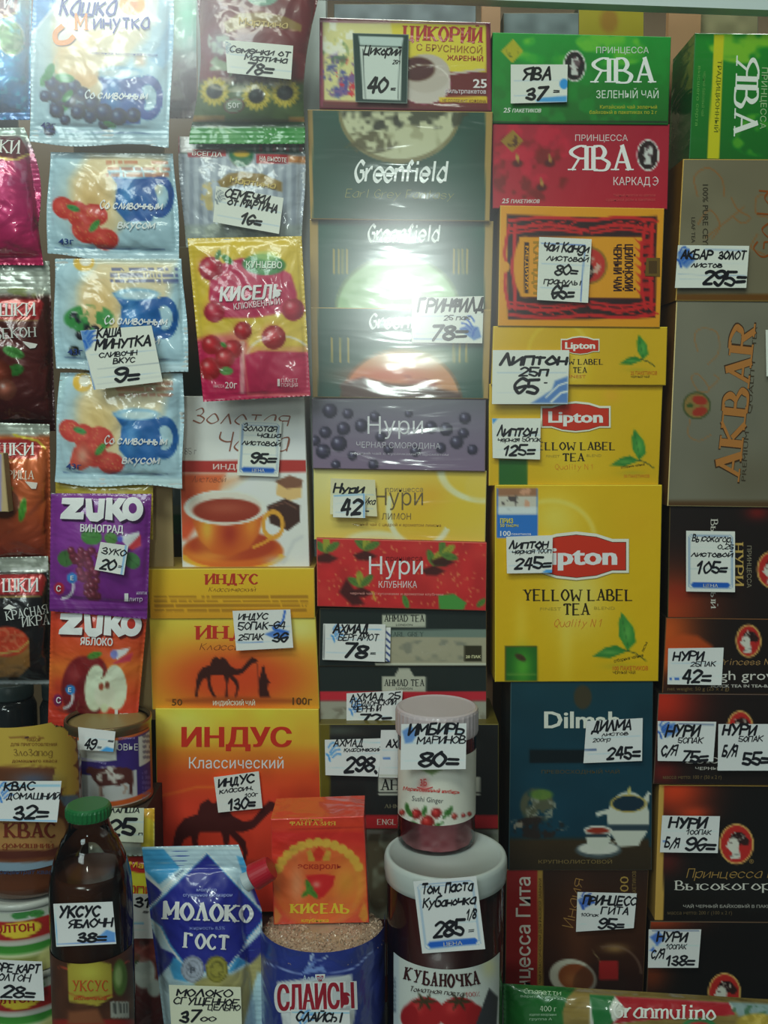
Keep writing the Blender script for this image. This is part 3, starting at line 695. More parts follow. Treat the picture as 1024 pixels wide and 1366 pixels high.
# ------------------------------------------------------------------ powdered drink sachets
def jug(q, x, y, s, lo=(35, 95, 165), hi=(95, 160, 215)):
    """x, y top left of the jug; s width"""
    q.ring(x+s*1.02, y+s*.55, s*.24, s*.36, s*.13, lo)
    q.poly([(x-s*.1, y), (x+s*.85, y+s*.05), (x+s*.9, y+s*.35), (x+s*.98, y+s*.65), (x+s*.85, y+s*1.08), (x+s*.3, y+s*1.1), (x+s*.04, y+s*.8), (x+s*.1, y+s*.3)], lo, 2)
    q.glow(x+s*.3, y+s*.5, s*.18, s*.45, hi, .75); q.glow(x+s*.7, y+s*.7, s*.15, s*.3, hi, .25)
    q.ell(x+s*.42, y+s*.04, s*.5, s*.13, (150, 195, 220), 2); q.ell(x+s*.46, y+s*.06, s*.38, s*.08, (200, 222, 230), 2)
def milkset(q, x0, y0, x1, y1, kind, jx, jy, js):
    w = x1-x0; h = y1-y0
    q.fill((176, 208, 222)); q.noise(.05, 30, 4)
    cx = x0+w*.52
    q.poly([(x0+w*.32, y0+2), (x1-w*.1, y0+4), (x1-w*.16, y0+h*.36), (x0+w*.68, y0+h*.5), (x0+w*.5, y0+h*.75), (x0+w*.2, y0+h*.62), (x0+w*.18, y0+h*.25)], (226, 210, 172), 14)
    q.glow(x0+w*.34, y0+h*.42, w*.17, h*.24, (232, 190, 120), .85)
    q.ring(x0+w*.35, y0+h*.38, w*.13, h*.2, 1.5, (235, 200, 150), .6)
    jug(q, jx, jy, js)
    if kind == 'blue':
        for a, b, r in ((.12, .70, 8), (.2, .76, 9), (.29, .72, 8), (.36, .78, 9), (.26, .84, 7), (.44, .82, 9), (.54, .86, 8), (.15, .9, 8)): q.berry(x0+w*a, y0+h*b, r, (78, 96, 135), (190, 205, 225))
        q.leaf(x0+w*.12, y0+h*.6, 22, 12, -60, (70, 150, 85)).leaf(x0+w*.24, y0+h*.62, 24, 12, 0, (85, 160, 90)).leaf(x0+w*.26, y0+h*.76, 18, 9, -50, (80, 155, 80))
    elif kind == 'green':
        for a, b, r in ((.15, .52, 8), (.22, .58, 8), (.3, .62, 7), (.2, .66, 7)): q.berry(x0+w*a, y0+h*b, r, (70, 70, 80), (170, 180, 170))
        q.cloud((70, 150, 80), 9, .38, 6, .95, win=(x0+w*.26, y0+h*.52, w*.2, h*.13))
        q.berry(x0+w*.15, y0+h*.8, 7, (70, 75, 70), (160, 170, 150))
    else:
        for a, b, r, t in ((.13, .50, 17, 40), (.24, .56, 19, 60), (.36, .56, 18, 20), (.30, .70, 21, 30), (.44, .78, 18, 10)): q.strawberry(x0+w*a, y0+h*b, r, r*.8, t, (206, 70, 62))
        q.leaf(x0+w*.2, y0+h*.5, 18, 8, 20, (80, 150, 85)).leaf(x0+w*.36, y0+h*.66, 20, 9, -50, (85, 155, 80))
    return q
def sachet(label, quad, Y, kind, jx, jy, js, ly, tc, seed, extra=None, word2=True, wav=None):
    x0, y0 = quad[0]; x1, y1 = quad[2]
    def paint(q):
        milkset(q, min(quad[0][0], quad[3][0]), y0, x1, y1, kind, jx, jy, js)
        q.small(x0+75, x1-14, y0+14, 3, 8, (200, 120, 90) if tc else (80, 90, 150), .7, seed)
        q.line([(quad[3][0]+12, y1-22), (quad[2][0]-20, y1-19)], 1, (60, 80, 140), .6)
        q.rect(-99, y1-14, 999, y1+9, (205, 224, 232), 5, .55)
        if extra: extra(q)
    T = pouch('drink_sachet', label, quad, Y, .010, paint, cat='sachet', seed=seed, wr=.0011, wav=wav or (lambda s, t: (3*np.sin(t*6+seed)*(s-.5), 3*np.sin(s*7+seed)*t)), seal=(.05, .11))
    L = T.L(); L.text('Со сливочным', jx-18 if kind != 'blue0' else jx, ly, 11, (238, 243, 246), w=84, font='i', bold=.22, shear=.2, rot=1)
    if word2: L.text('вкусом', jx+6, ly+26, 11, (235, 240, 245), w=50, font='i', bold=.22, shear=.2, rot=1)
    L.text('43г', quad[3][0]+16, y1-26, 8, (60, 80, 140), w=20, font='b', bold=.02)
    return T, L
S1 = [(46, -32), (232, -30), (226, 197), (38, 190)]
def s1x(q):
    q.poly([(38, -40), (90, -40), (72, 8), (42, 46)], (70, 150, 215), 3).line([(78, -5), (72, 10), (42, 46)], 3, (220, 230, 238)).poly([(232, 10), (212, 60), (200, 80), (218, 92), (236, 60)], (140, 190, 225), 6, .8)
    q.poly([(74, -30), (215, -30), (208, 34), (110, 42), (100, 56), (74, 62)], (226, 226, 222), 5, .95).ell(176, 6, 17, 15, (235, 165, 75), 2).ell(176, 6, 8, 7, (225, 130, 60), 3, .6)
    q.ell(112, 100, 20, 18, (236, 184, 116), 4, .8).ring(88, 86, 16, 18, 2, (236, 196, 140), .7)
    for x, y, rr_ in ((70, 112, 10), (84, 120, 10), (98, 116, 10), (110, 126, 10), (74, 128, 9), (92, 134, 10), (122, 138, 11), (138, 150, 12), (158, 156, 12), (178, 154, 10), (76, 148, 10), (104, 150, 10)): q.berry(x, y, rr_, (74, 90, 128), (190, 205, 225))
    q.leaf(66, 96, 24, 12, -70, (70, 150, 85)).leaf(86, 104, 26, 12, 8, (85, 160, 90)).leaf(90, 128, 20, 9, -50, (80, 155, 80)).leaf(146, 166, 18, 8, 20, (80, 150, 80))
    q.rect(180, 72, 194, 88, (235, 170, 110), 8, .6).rect(90, 30, 150, 96, (232, 214, 176), 16, .5)
T, L = sachet('pale blue drink sachet with blueberries and a white-rimmed blue jug, topmost of its strip', S1, -.03, 'blue', 130, 94, 66, 131, False, 12, s1x, word2=False)
L.text('Кашка', 78, 20, 26, (70, 80, 150), w=76, font='i', bold=.2, shear=.2).text('М', 98, 40, 21, (238, 150, 70), w=20, font='s', bold=.2).text('инутка', 124, 38, 20, (70, 80, 150), w=76, font='i', bold=.2)
L.line([(84, 34), (74, 44), (76, 56), (90, 56), (99, 48)], 7, (238, 150, 75), True).text('овсяная молочная каша', 122, 72, 4, (80, 80, 140), w=88, font='b', rot=2); L.done()
T, L = sachet('pale blue drink sachet with strawberries below the blueberry one, second of its strip', [(66, 203), (232, 205), (240, 352), (62, 341)], -.018, 'red', 150, 228, 62, 278, True, 17); L.done()
T, L = sachet('pale blue drink sachet half covered by the 9= price tag, third of its strip', [(72, 345), (243, 345), (252, 499), (74, 494)], -.026, 'green', 156, 390, 62, 432, False, 23, lambda q: q.ell(112, 350, 14, 12, (225, 185, 85), 2).ell(114, 348, 8, 7, (230, 225, 210), 2)); L.done()
T, L = sachet('pale blue drink sachet with a cut strawberry above the purple sachet, lowest of its strip', [(80, 497), (244, 498), (244, 652), (72, 644)], -.020, 'red', 156, 550, 62, 592, True, 31, lambda q: q.ell(110, 510, 13, 13, (225, 180, 70), 2).ell(113, 508, 8, 8, (225, 220, 205), 2).poly([(92, 620), (98, 598), (112, 588), (124, 600), (124, 620), (108, 628)], (215, 85, 70), 2).glow(110, 608, 8, 12, (235, 175, 150), .8)); L.done()

def zuko(label, quad, Y, base, hi, fruit, word, ty, seed, wx):
    def paint(q):
        q.fill(base); q.glow(110, ty+60, 55, 60, hi, .6); fruit(q)
        q.rect(-99, quad[2][1]-14, 999, quad[2][1]-11, (np.asarray(base)*.7), 2, .7)
    T = pouch('drink_sachet', label, quad, Y, .009, paint, cat='sachet', seed=seed, m='film', wr=.0008, seal=(.02, .12))
    L = T.L(); x = wx
    sh = (60, 40, 90)
    for dx, dy, c in ((2, 2.5, tuple(np.asarray(base)*.45)), (0, 0, (224, 222, 226))):
        L.poly([(x+3+dx, ty+dy), (x+32+dx, ty+dy), (x+31+dx, ty+9+dy), (x+20+dx, ty+20+dy), (x+32+dx, ty+19+dy), (x+31+dx, ty+29+dy), (x+0+dx, ty+28+dy), (x+1+dx, ty+22+dy), (x+14+dx, ty+9+dy), (x+2+dx, ty+8+dy)], c)
        L.poly([(x+34+dx, ty+1+dy), (x+42+dx, ty+1+dy), (x+44+dx, ty+20+dy), (x+50+dx, ty+20+dy), (x+52+dx, ty+1+dy), (x+60+dx, ty+1+dy), (x+58+dx, ty+27+dy), (x+50+dx, ty+32+dy), (x+40+dx, ty+31+dy), (x+35+dx, ty+24+dy)], c)
        L.poly([(x+62+dx, ty+0+dy), (x+70+dx, ty+0+dy), (x+70+dx, ty+10+dy), (x+78+dx, ty+0+dy), (x+88+dx, ty+1+dy), (x+79+dx, ty+14+dy), (x+89+dx, ty+28+dy), (x+80+dx, ty+32+dy), (x+70+dx, ty+20+dy), (x+70+dx, ty+30+dy), (x+60+dx, ty+29+dy)], c)
        L.ell(x+97+dx, ty+15+dy, 14, 16, c)
    L.ell(x+97, ty+14, 5.5, 7, tuple(np.asarray(base)*.9))
    L.text(word, 107, ty+(45 if word != 'ЯБЛОКО' else 42), 10, (222, 218, 220), w=57 if word != 'ЯБЛОКО' else 43, bold=.03, rot=2)
    return T, L
def grapes(q):
    q.leaf(88, 745, 22, 22, 80, (70, 110, 60)).leaf(122, 716, 28, 22, 10, (70, 130, 60)).leaf(148, 718, 18, 16, 30, (80, 130, 60)).leaf(176, 748, 24, 20, 40, (70, 120, 70))
    rr = random.Random(4)
    for i in range(46):
        t = rr.random(); x = 104+22*t+rr.uniform(-12, 12)*(1-.3*t); y = 735+62*t+rr.uniform(-6, 6); q.berry(x, y, 5, (150, 62, 80), (220, 170, 190), .6)
    for x, y in ((122, 735), (132, 742), (120, 752), (128, 765), (138, 755)): q.berry(x, y, 5.5, (150, 62, 90), (220, 170, 190), .6)
    q.poly([(158, 716), (186, 709), (184, 724), (170, 730)], (215, 218, 225), 2).poly([(170, 730), (188, 712), (188, 728), (176, 734)], (200, 60, 70), 2).ell(160, 719, 4, 4, (90, 90, 190), 2)
    q.ring(84, 782, 14, 16, 3, (215, 215, 225), 1, 1.5, 300, 460).ell(96, 771, 7, 7, (60, 130, 200), 1.5).ell(79, 785, 7, 8, (175, 40, 60), 1.5).glow(110, 775, 10, 40, (200, 150, 200), .25)
T, L = zuko('purple sachet with a bunch of grapes and white block letters', [(68, 658), (202, 659), (196, 826), (66, 815)], -.030, (112, 38, 128), (150, 70, 165), grapes, 'ВИНОГРАД', 664, 41, 80)
L.text('1', 166, 802, 11, (225, 220, 225), bold=.02, w=5).text('литр', 172, 802, 6, (215, 205, 220), w=18).text('напиток', 182, 793, 5, (200, 190, 210), w=14).text('Е', 94, 774, 6, (225, 235, 245), w=4, bold=.03).text('С', 75, 789, 8, (220, 220, 225), w=6, bold=.03).done()
def apple(q):
    q.vg([(820, (196, 58, 36)), (870, (205, 80, 35)), (890, (215, 110, 40)), (940, (200, 60, 34)), (990, (190, 48, 34))])
    q.rect(72, 905, 84, 990, (190, 50, 36), 8, .5)
    q.ell(106, 915, 24, 40, (116, 26, 32), 3, 1, 8).ell(122, 900, 22, 26, (126, 30, 34), 3).glow(98, 900, 8, 14, (170, 70, 70), .5).ell(118, 930, 20, 30, (110, 26, 34), 4)
    q.leaf(126, 874, 20, 9, -15, (75, 135, 50)).ell(127, 918, 14, 31, (205, 222, 190), 1.5, 1, 4).ell(154, 917, 15, 30, (208, 224, 192), 1.5, 1, -3).ell(140, 928, 14, 18, (212, 224, 195), 3).ell(139, 945, 5, 6, (205, 215, 180), 3)
    q.ell(135, 916, 3.5, 5, (150, 70, 50), 2).ell(143, 914, 3, 5, (120, 60, 45), 2).line([(136, 905), (140, 893), (139, 886)], 1.8, (110, 50, 40))
    q.poly([(150, 868), (174, 864), (168, 872), (156, 880)], (215, 215, 225), 2).poly([(150, 885), (170, 873), (178, 870), (174, 882), (152, 886)], (195, 60, 80), 2).ell(152, 873, 5, 6, (120, 125, 190), 2)
    q.ring(84, 929, 13, 16, 3, (215, 215, 225), 1, 1.5, 300, 450).ell(94, 920, 6.5, 6.5, (50, 130, 200), 1.5).ell(77, 934, 6, 8, (120, 30, 80), 1.5)
T, L = zuko('red sachet with a halved apple hanging below the purple one', [(68, 812), (197, 812), (181, 984), (64, 966)], -.022, (198, 52, 36), (210, 90, 40), apple, 'ЯБЛОКО', 818, 47, 78)
L.text('1', 153, 955, 9, (230, 225, 215), bold=.02, w=4).text('литр', 159, 955, 5, (220, 205, 200), w=12).text('Е', 91, 923, 6, (225, 235, 245), w=4, bold=.03).text('С', 75, 938, 8, (220, 220, 225), w=6, bold=.03).done()
T = pouch('drink_sachet', 'yellow edge of a sachet behind the top of the purple sachet', [(74, 640), (204, 644), (204, 720), (74, 720)], -.014, .004, lambda q: q.fill((170, 150, 50)), cat='sachet')

# ------------------------------------------------------------------ seed bags and cranberry sachet
def seeds1(q):
    q.fill((122, 60, 66)); q.noise(.08, 20, 2)
    q.ell(350, -6, 22, 14, (110, 150, 130), 2).ell(350, -8, 17, 10, (80, 130, 105), 2)
    q.poly([(298, 30), (320, 17), (350, 16), (380, 22), (402, 33), (402, 42), (372, 36), (330, 36), (302, 44)], (150, 125, 80), 2).line([(302, 44), (318, 34), (350, 34), (400, 42)], 1.2, (205, 180, 130), .7)
    q.glow(292, 60, 14, 18, (170, 180, 185), .9).cloud((190, 200, 190), 9, .4, 2, .9, win=(292, 55, 16, 20)).cloud((150, 170, 140), 12, .35, 3, .9, win=(296, 90, 18, 18))
    q.rect(240, 108, 430, 164, (96, 120, 84), 12, .9)
    for x, y in ((286, 122), (342, 128), (380, 124)):
        for k in range(16):
            a = k*.3927; q.leaf(x+13*math.cos(a), y+13*math.sin(a), 14, 6, math.degrees(a), (214, 194, 90))
        q.ell(x, y, 11, 10, (62, 66, 60), 2.5).glow(x-3, y-2, 5, 4, (110, 115, 120), .6)
    q.cloud((225, 215, 190), 12, .5, 8, .6, win=(330, 112, 60, 12)).ell(312, 141, 14, 10, (125, 90, 85), 1.5, 1, -10).ell(312, 141, 12, 8.5, (150, 165, 145), 1.5, 1, -10)
    q.rect(240, 154, 300, 162, (190, 135, 85), 3, .6).rect(385, 156, 430, 164, (190, 130, 80), 3, .6)
    q.rect(240, 163, 430, 172, (30, 86, 52), 3).rect(240, 170, 430, 195, (24, 150, 74), 2)
T = pouch('snack_bag', 'maroon sunflower seed bag with three sunflowers and a green foil foot', [(266, -45), (428, -45), (406, 192), (252, 192)], -.016, .018, seeds1,
      wav=lambda s, t: (-(s-.5)*2*9*np.sin(np.clip((t-.2)/.75, 0, 1)*3.14), 0*s), m='film', cat='bag', seed=51, seal=(.03, .12), back=(40, 110, 70))
T.L().text('Мартина', 318, 32, 9, (215, 190, 130), w=66, font='i', rot=5).text('50г', 304, 145, 8, (230, 232, 225), w=17, bold=.02, rot=-6).done()
def seeds2(q):
    q.fill((182, 190, 200))
    for k in range(15): q.rect(240+k*12.4, 204, 246+k*12.4, 330, (146, 154, 168), 2, .8)
    q.rect(200, 160, 240, 204, (178, 60, 76), 2).rect(240, 176, 430, 205, (62, 90, 76), 2).rect(250, 199, 301, 209, (165, 52, 60), 1.5).rect(342, 206, 385, 218, (165, 52, 60), 1.5).poly([(385, 207), (420, 209), (420, 219), (385, 217)], (190, 130, 80), 2)
    q.rect(240, 160, 258, 204, (226, 222, 222), 2)
    for k in range(8): q.rect(336+k*9, 188, 341+k*9, 202, ((205, 205, 200), (150, 55, 60))[k % 2], 1.5, .8)
    q.ell(322, 204, 18, 20, (130, 140, 135), 1.5).ell(322, 204, 16, 18, (50, 110, 80), 1.5).ell(322, 205, 11, 5, (200, 160, 60), 2, .9)
    q.poly([(290, 242), (304, 232), (322, 229), (350, 232), (376, 243), (376, 256), (350, 249), (320, 245), (296, 252)], (156, 130, 78), 2)
    q.cloud((215, 190, 120), 8, .45, 4, .8, win=(280, 262, 14, 24)).cloud((196, 204, 188), 8, .35, 6, .9, win=(300, 310, 30, 16)).rect(240, 300, 420, 330, (168, 178, 168), 6, .7).cloud((215, 222, 210), 6, .5, 7, .8, win=(310, 312, 60, 14))
T = pouch('snack_bag', 'silver striped sunflower seed bag with a gold banner, under the maroon one', [(238, 182), (406, 186), (404, 330), (246, 330)], -.004, .013, seeds2, m='film', cat='bag', seed=57, wr=.0014,
      wav=lambda s, t: ((s-.5)*2*2*np.sin(t*5), 0*s), seal=(.12, .05), back=(190, 195, 200))
T.L().text('ВСЕГДА', 256, 207, 6, (225, 215, 210), w=40, bold=.02, rot=3).text('НА ВЫСОТЕ', 346, 214, 6, (225, 215, 210), w=36, bold=.02, rot=4).text('Мартина', 306, 243, 8, (205, 180, 110), w=62, font='i', rot=8).done()
def kissel(q):
    q.fill((216, 184, 62)); q.poly([(250, 455), (330, 440), (330, 540), (250, 540)], (190, 40, 84), 8).vg([(318, (216, 190, 66)), (430, (216, 186, 66)), (452, (224, 190, 90)), (470, (222, 150, 80))], .0)
    q.rect(270, 482, 420, 535, (190, 36, 82), 6)
    q.glow(340, 448, 60, 14, (240, 205, 120), .7)
    q.poly([(278, 398), (280, 370), (296, 352), (322, 344), (360, 350), (388, 366), (396, 392), (394, 414), (340, 424), (290, 424)], (188, 44, 84), 3)
    q.ring(372, 476, 42, 28, 2.5, (240, 225, 205), .9, 1.5, 180, 360).poly([(322, 462), (412, 462), (412, 528), (330, 528)], (226, 150, 110), 5, .6).poly([(326, 474), (345, 468), (412, 470), (414, 525), (332, 525)], (186, 38, 78), 3).rect(320, 455, 326, 525, (235, 215, 195), 2, .6)
    for x, y, r in ((281, 358, 16), (286, 416, 14), (391, 413, 15)): q.berry(x, y, r, (204, 52, 74), (240, 190, 190), .75)
    for x, y, r in ((324, 441, 12), (365, 450, 16), (282, 460, 13), (310, 466, 13), (280, 492, 15), (300, 478, 13)): q.berry(x, y, r, (206, 46, 54), (245, 200, 195), .7)
    q.leaf(303, 346, 18, 9, 40, (60, 130, 50)).leaf(291, 340, 14, 7, -70, (60, 120, 50)).leaf(302, 495, 18, 11, 0, (100, 150, 80)).leaf(298, 460, 10, 6, 40, (80, 140, 60))
    q.ell(352, 353, 29, 14, (70, 135, 75), 2, 1, 3).ell(355, 341, 16, 6, (180, 205, 120), 4, .7)
T = pouch('drink_sachet', 'yellow and crimson sachet with cranberries and a glass of red drink', [(250, 318), (402, 315), (414, 528), (271, 536)], -.030, .008, kissel, m='film', cat='sachet', seed=61, wr=.001, seal=(.03, .03), back=(220, 220, 215))
T.L().text('КУНЦЕВО', 328, 357, 9, (225, 232, 215), w=48, bold=.01, rot=1).text('КИСЕЛЬ', 293, 402, 19, (238, 226, 226), w=82, bold=.045, rot=-3, shear=.15).text('КЛЮКВЕННЫЙ', 312, 413, 8, (236, 205, 210), w=62, bold=.02, rot=-7).text('МАССА', 285, 517, 4, (225, 190, 195), w=14).text('20г', 300, 518, 9, (235, 210, 210), w=16, bold=.01).text('1', 370, 515, 10, (235, 210, 210), w=3, bold=.02).text('ПАКЕТ', 375, 510, 5, (225, 190, 195), w=22).text('ПОРЦИЯ', 375, 516, 5, (225, 190, 195), w=22).done()

# ------------------------------------------------------------------ golden cup box and the camel boxes
def goldcup(q):
    q.fill((226, 226, 220)); q.noise(.02, 40, 2)
    q.poly([(238, 632), (300, 632), (290, 660), (250, 720), (238, 720)], (214, 84, 44), 8).poly([(238, 640), (330, 634), (262, 680), (238, 700)], (228, 140, 80), 14, .6).glow(250, 668, 16, 30, (206, 70, 44), .8)
    q.rect(200, 614, 500, 630, (178, 50, 44), 1)
    q.poly([(370, 640), (388, 636), (402, 642), (402, 664), (386, 668), (368, 660)], (228, 184, 120), 2).poly([(366, 642), (386, 634), (404, 640), (402, 650), (382, 652)], (128, 84, 62), 2)
    q.poly([(356, 675), (380, 665), (400, 674), (400, 696), (384, 708), (360, 698)], (66, 38, 30), 2).line([(362, 676), (380, 670), (395, 678)], 2, (120, 80, 66), .8)
    q.ell(310, 736, 68, 26, (206, 100, 34), 2).ell(310, 728, 60, 20, (176, 62, 28), 4).ring(310, 736, 68, 24, 3.5, (232, 172, 50), 1, 1.5, 10, 170).glow(280, 742, 30, 8, (240, 160, 60), .7)
    q.ring(364, 700, 13, 17, 5, (226, 160, 56)); q.line([(372, 712), (352, 724), (338, 730)], 4, (226, 150, 50))
    q.poly([(252, 682), (352, 682), (346, 710), (332, 732), (308, 742), (284, 738), (266, 720)], (206, 96, 34), 3).glow(276, 705, 10, 22, (240, 176, 60), .9).glow(306, 712, 12, 18, (160, 40, 24), .8).glow(335, 700, 9, 18, (236, 150, 50), .7)
    q.ell(300, 677, 52, 22, (222, 214, 200), 2).ell(302, 681, 45, 16, (150, 50, 30), 2).glow(300, 678, 30, 8, (176, 84, 60), .8).ring(300, 677, 52, 22, 2.5, (236, 228, 215))
    q.line([(378, 750), (392, 722), (402, 716)], 4, (190, 192, 196), .6, 5).glow(370, 748, 16, 6, (196, 196, 200), .6)
T = carton('tea_box', 'white tea box with a golden cup of tea and chocolate cakes', [(238, 529), (405, 531), (412, 758), (244, 757)], .010, .065, goldcup, (200, 200, 192), edge=(215, 215, 208))
T.L().text('Золотая', 256, 564, 20, (146, 92, 74), w=128, font='i', bold=.10, shear=.25, rot=2).text('Чаша', 288, 602, 26, (146, 92, 74), w=96, font='i', bold=.09, shear=.2).text('ИНДИЯ', 284, 626, 7, (225, 190, 185), w=48, bold=.02).text('Листовой', 256, 643, 8, (110, 70, 60), w=44, font='i', bold=.07, shear=.3).text('85 г', 246, 606, 8, (110, 100, 100), w=16, font='i', bold=.08).done()
def indus_side(q): q.vg([(758, (226, 180, 40)), (792, (222, 168, 34)), (825, (208, 146, 30))]).small(206, 410, 796, 4, 6, (130, 85, 20), .55, 3, .8)
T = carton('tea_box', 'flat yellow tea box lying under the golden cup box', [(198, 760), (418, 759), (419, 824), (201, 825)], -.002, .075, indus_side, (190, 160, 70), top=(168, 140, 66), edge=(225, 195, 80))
L = T.L(); L.text('ИНДУС', 272, 779, 13, (178, 52, 36), w=72, font='s', bold=.26).text('Классический', 278, 789, 6, (110, 60, 30), w=62, font='i', bold=.09, shear=.3).done()
CAMEL = [(0, 1), (.02, .62), (.05, .45), (.12, .32), (.24, .26), (.27, .12), (.34, .06), (.38, .12), (.44, .08), (.50, .14), (.56, .28), (.66, .36), (.74, .34), (.84, .16), (.90, .08), (.98, .13), (1.0, .19), (.92, .22), (.86, .3), (.76, .45), (.66, .50), (.60, .50), (.68, .62), (.70, .78), (.66, 1), (.63, 1), (.66, .78), (.62, .66), (.54, .54), (.52, .72), (.53, 1), (.48, 1), (.49, .70), (.46, .50), (.26, .50), (.24, .62), (.28, .84), (.34, 1), (.29, 1), (.22, .82), (.18, .55), (.12, .60), (.06, .80), (.04, 1)]
def camel(q, x, y, w, h, c=(58, 22, 16)): q.poly([(x+a*w, y+b*h) for a, b in CAMEL], c, 1.5)
def man(q, x, y, w, h, c=(58, 22, 16)): q.poly([(x+a*w, y+b*h) for a, b in ((.3, .04), (.45, .0), (.55, .08), (.55, .18), (.8, .45), (1, .55), (.8, .58), (.75, .75), (.9, .9), (.95, 1), (.1, 1), (.05, .8), (.1, .4), (.25, .2))], c, 1.5)
def indus_mid(q):
    q.vg([(825, (228, 196, 70)), (860, (222, 176, 50)), (945, (212, 160, 36))]); q.glow(312, 905, 92, 36, (200, 62, 26), 1.0); q.glow(312, 905, 78, 42, (206, 70, 28), .9).glow(400, 838, 30, 20, (236, 222, 150), .6)
    q.poly([(222, 934), (300, 929), (400, 933), (405, 938), (240, 938)], (150, 70, 24), 5, .8).line([(340, 884), (343, 885), (344, 928)], .9, (100, 40, 26), .8)
    camel(q, 260, 872, 84, 58); man(q, 344, 888, 17, 42)
T = carton('tea_box', 'yellow tea box with a camel walking through an orange glow', [(200, 826), (420, 824), (425, 945), (204, 946)], .000, .075, indus_mid, (190, 150, 50), edge=(225, 195, 80))
L = T.L(); L.text('ИНДУС', 259, 852, 17, (186, 50, 36), w=110, font='s', bold=.24).text('Классический', 266, 867, 9, (120, 60, 30), w=110, font='i', bold=.08, shear=.3).text('50', 229, 941, 9, (90, 60, 25), w=14, bold=.01).text('100г', 390, 940, 10, (90, 60, 25), w=26, bold=.02).text('ИНДИЙСКИЙ ЧАЙ', 284, 941, 6, (232, 212, 190), w=56, bold=.02).done()
def indus_big(q):
    q.vg([(946, (224, 186, 56)), (990, (222, 160, 46)), (1005, (212, 120, 36)), (1035, (204, 74, 30)), (1070, (200, 58, 34)), (1215, (196, 50, 32))]).glow(240, 965, 40, 22, (236, 214, 110), .6)
    q.noise(.05, 26, 5); q.line([(212, 1062), (240, 1056), (262, 1050), (300, 1050)], 2, (224, 140, 40), .5, 4)
    camel(q, 228, 1060, 146, 100, (66, 20, 18)); man(q, 370, 1088, 20, 50, (66, 20, 18)); q.poly([(208, 1150), (300, 1146), (430, 1152), (430, 1160), (208, 1160)], (120, 40, 24), 6, .5)
T = carton('tea_box', 'large orange red tea box with big red letters and a walking camel', [(208, 946), (424, 947), (430, 1216), (212, 1216)], -.004, .085, indus_big, (200, 150, 40), edge=(226, 190, 70))
L = T.L()
L.text('ИНДУС', 243, 996, 26, (186, 46, 30), w=145, bold=.05).text('Классический', 252, 1025, 15, (238, 224, 214), w=126, bold=.0).done()
q_ = carton('goods_box', 'plain dark carton under the large orange camel box, behind the milk pouch', [(208, 1217), (428, 1217), (428, 1336), (210, 1336)], .0, .08, p((70, 40, 36)), (60, 40, 34))
# ------------------------------------------------------------------ middle column
def chicory(q):
    q.fill((120, 34, 60)); q.poly([(520, 24), (649, 32), (648, 96), (590, 96), (560, 80), (520, 76)], (224, 206, 80), 2).poly([(430, 28), (520, 26), (530, 90), (520, 138), (432, 134)], (222, 214, 150), 3)
    q.cloud((120, 90, 150), 9, .5, 3, .9, win=(452, 100, 24, 34)).cloud((210, 60, 70), 7, .55, 5, .9, win=(466, 104, 24, 30)).cloud((90, 130, 90), 9, .5, 6, .7, win=(446, 70, 20, 24)).cloud((240, 240, 230), 11, .5, 9, .8, win=(450, 50, 30, 26)).cloud((70, 80, 150), 8, .55, 12, .8, win=(444, 110, 22, 26))
    q.ell(566, 112, 34, 26, (206, 196, 186), 2).ell(568, 98, 32, 26, (196, 184, 172), 2).ell(556, 92, 24, 16, (96, 66, 52), 3).line([(586, 100), (645, 93)], 3, (205, 190, 180)).ring(566, 112, 34, 26, 1.5, (235, 225, 215), .8)
    q.rect(586, 129, 650, 137, (222, 190, 60), 1)
    q.line([(427, 28), (652, 32)], 2.5, (190, 130, 150)).line([(428, 142), (652, 147)], 4, (110, 34, 56)).line([(429, 30), (429, 140)], 3, (150, 60, 90)).line([(650, 32), (652, 146)], 3, (140, 50, 80))
T = carton('drink_box', 'yellow and burgundy coffee substitute box with a spoon and cup, top of its stack', [(427, 24), (653, 31), (655, 147), (427, 143)], .004, .07, chicory, (120, 60, 80), m='wrap')
L = T.L(); L.text('ЦИКОРИЙ', 536, 53, 19, (178, 40, 50), w=108, font='s', bold=.28, rot=2).text('С БРУСНИКОЙ', 555, 67, 9, (170, 120, 60), w=88, bold=.01, rot=3).text('ЖАРЕНЫЙ', 596, 80, 6.5, (170, 70, 60), w=48, bold=.02, rot=2).text('25', 631, 117, 12, (235, 225, 225), w=18, bold=.03).text('фильтрпакетов', 593, 124, 6, (225, 210, 215), w=55, rot=1, bold=.01).text('НЕ СОДЕРЖИТ КОФЕИНА', 590, 136, 4, (130, 70, 40), w=58, rot=1).done()
GG = (44, 84, 72); KR = (170, 140, 82)
def gf_edges(q, x0, x1, y0, y1, a=7, b=9):
    q.rect(x0-9, y0-9, x0+a, y1+9, KR, 1).rect(x1-b, y0-9, x1+9, y1+9, KR, 1)
def gf1(q):
    q.fill(GG).noise(.08, 50, 2); q.ell(533, 148, 82, 70, (130, 122, 84), 1.5).ell(533, 146, 78, 66, (196, 196, 160), 2)
    q.cloud((62, 62, 48), 16, .42, 2, .95, win=(500, 156, 48, 24)).cloud((70, 72, 56), 14, .45, 12, .9, win=(580, 154, 48, 20)).cloud((90, 84, 56), 12, .45, 6, .9, win=(492, 190, 40, 16)).cloud((150, 146, 110), 18, .5, 7, .6, win=(545, 190, 50, 26)).rect(400, 130, 680, 150, (90, 92, 78), 5, .6)
    gf_edges(q, 410, 656, 147, 292)
T = carton('tea_box', 'dark green film-wrapped tea box with a round forest picture and a white cursive name', [(411, 147), (656, 150), (652, 294), (415, 291)], -.004, .078, gf1, KR, m='wrap', edge=(190, 160, 100))
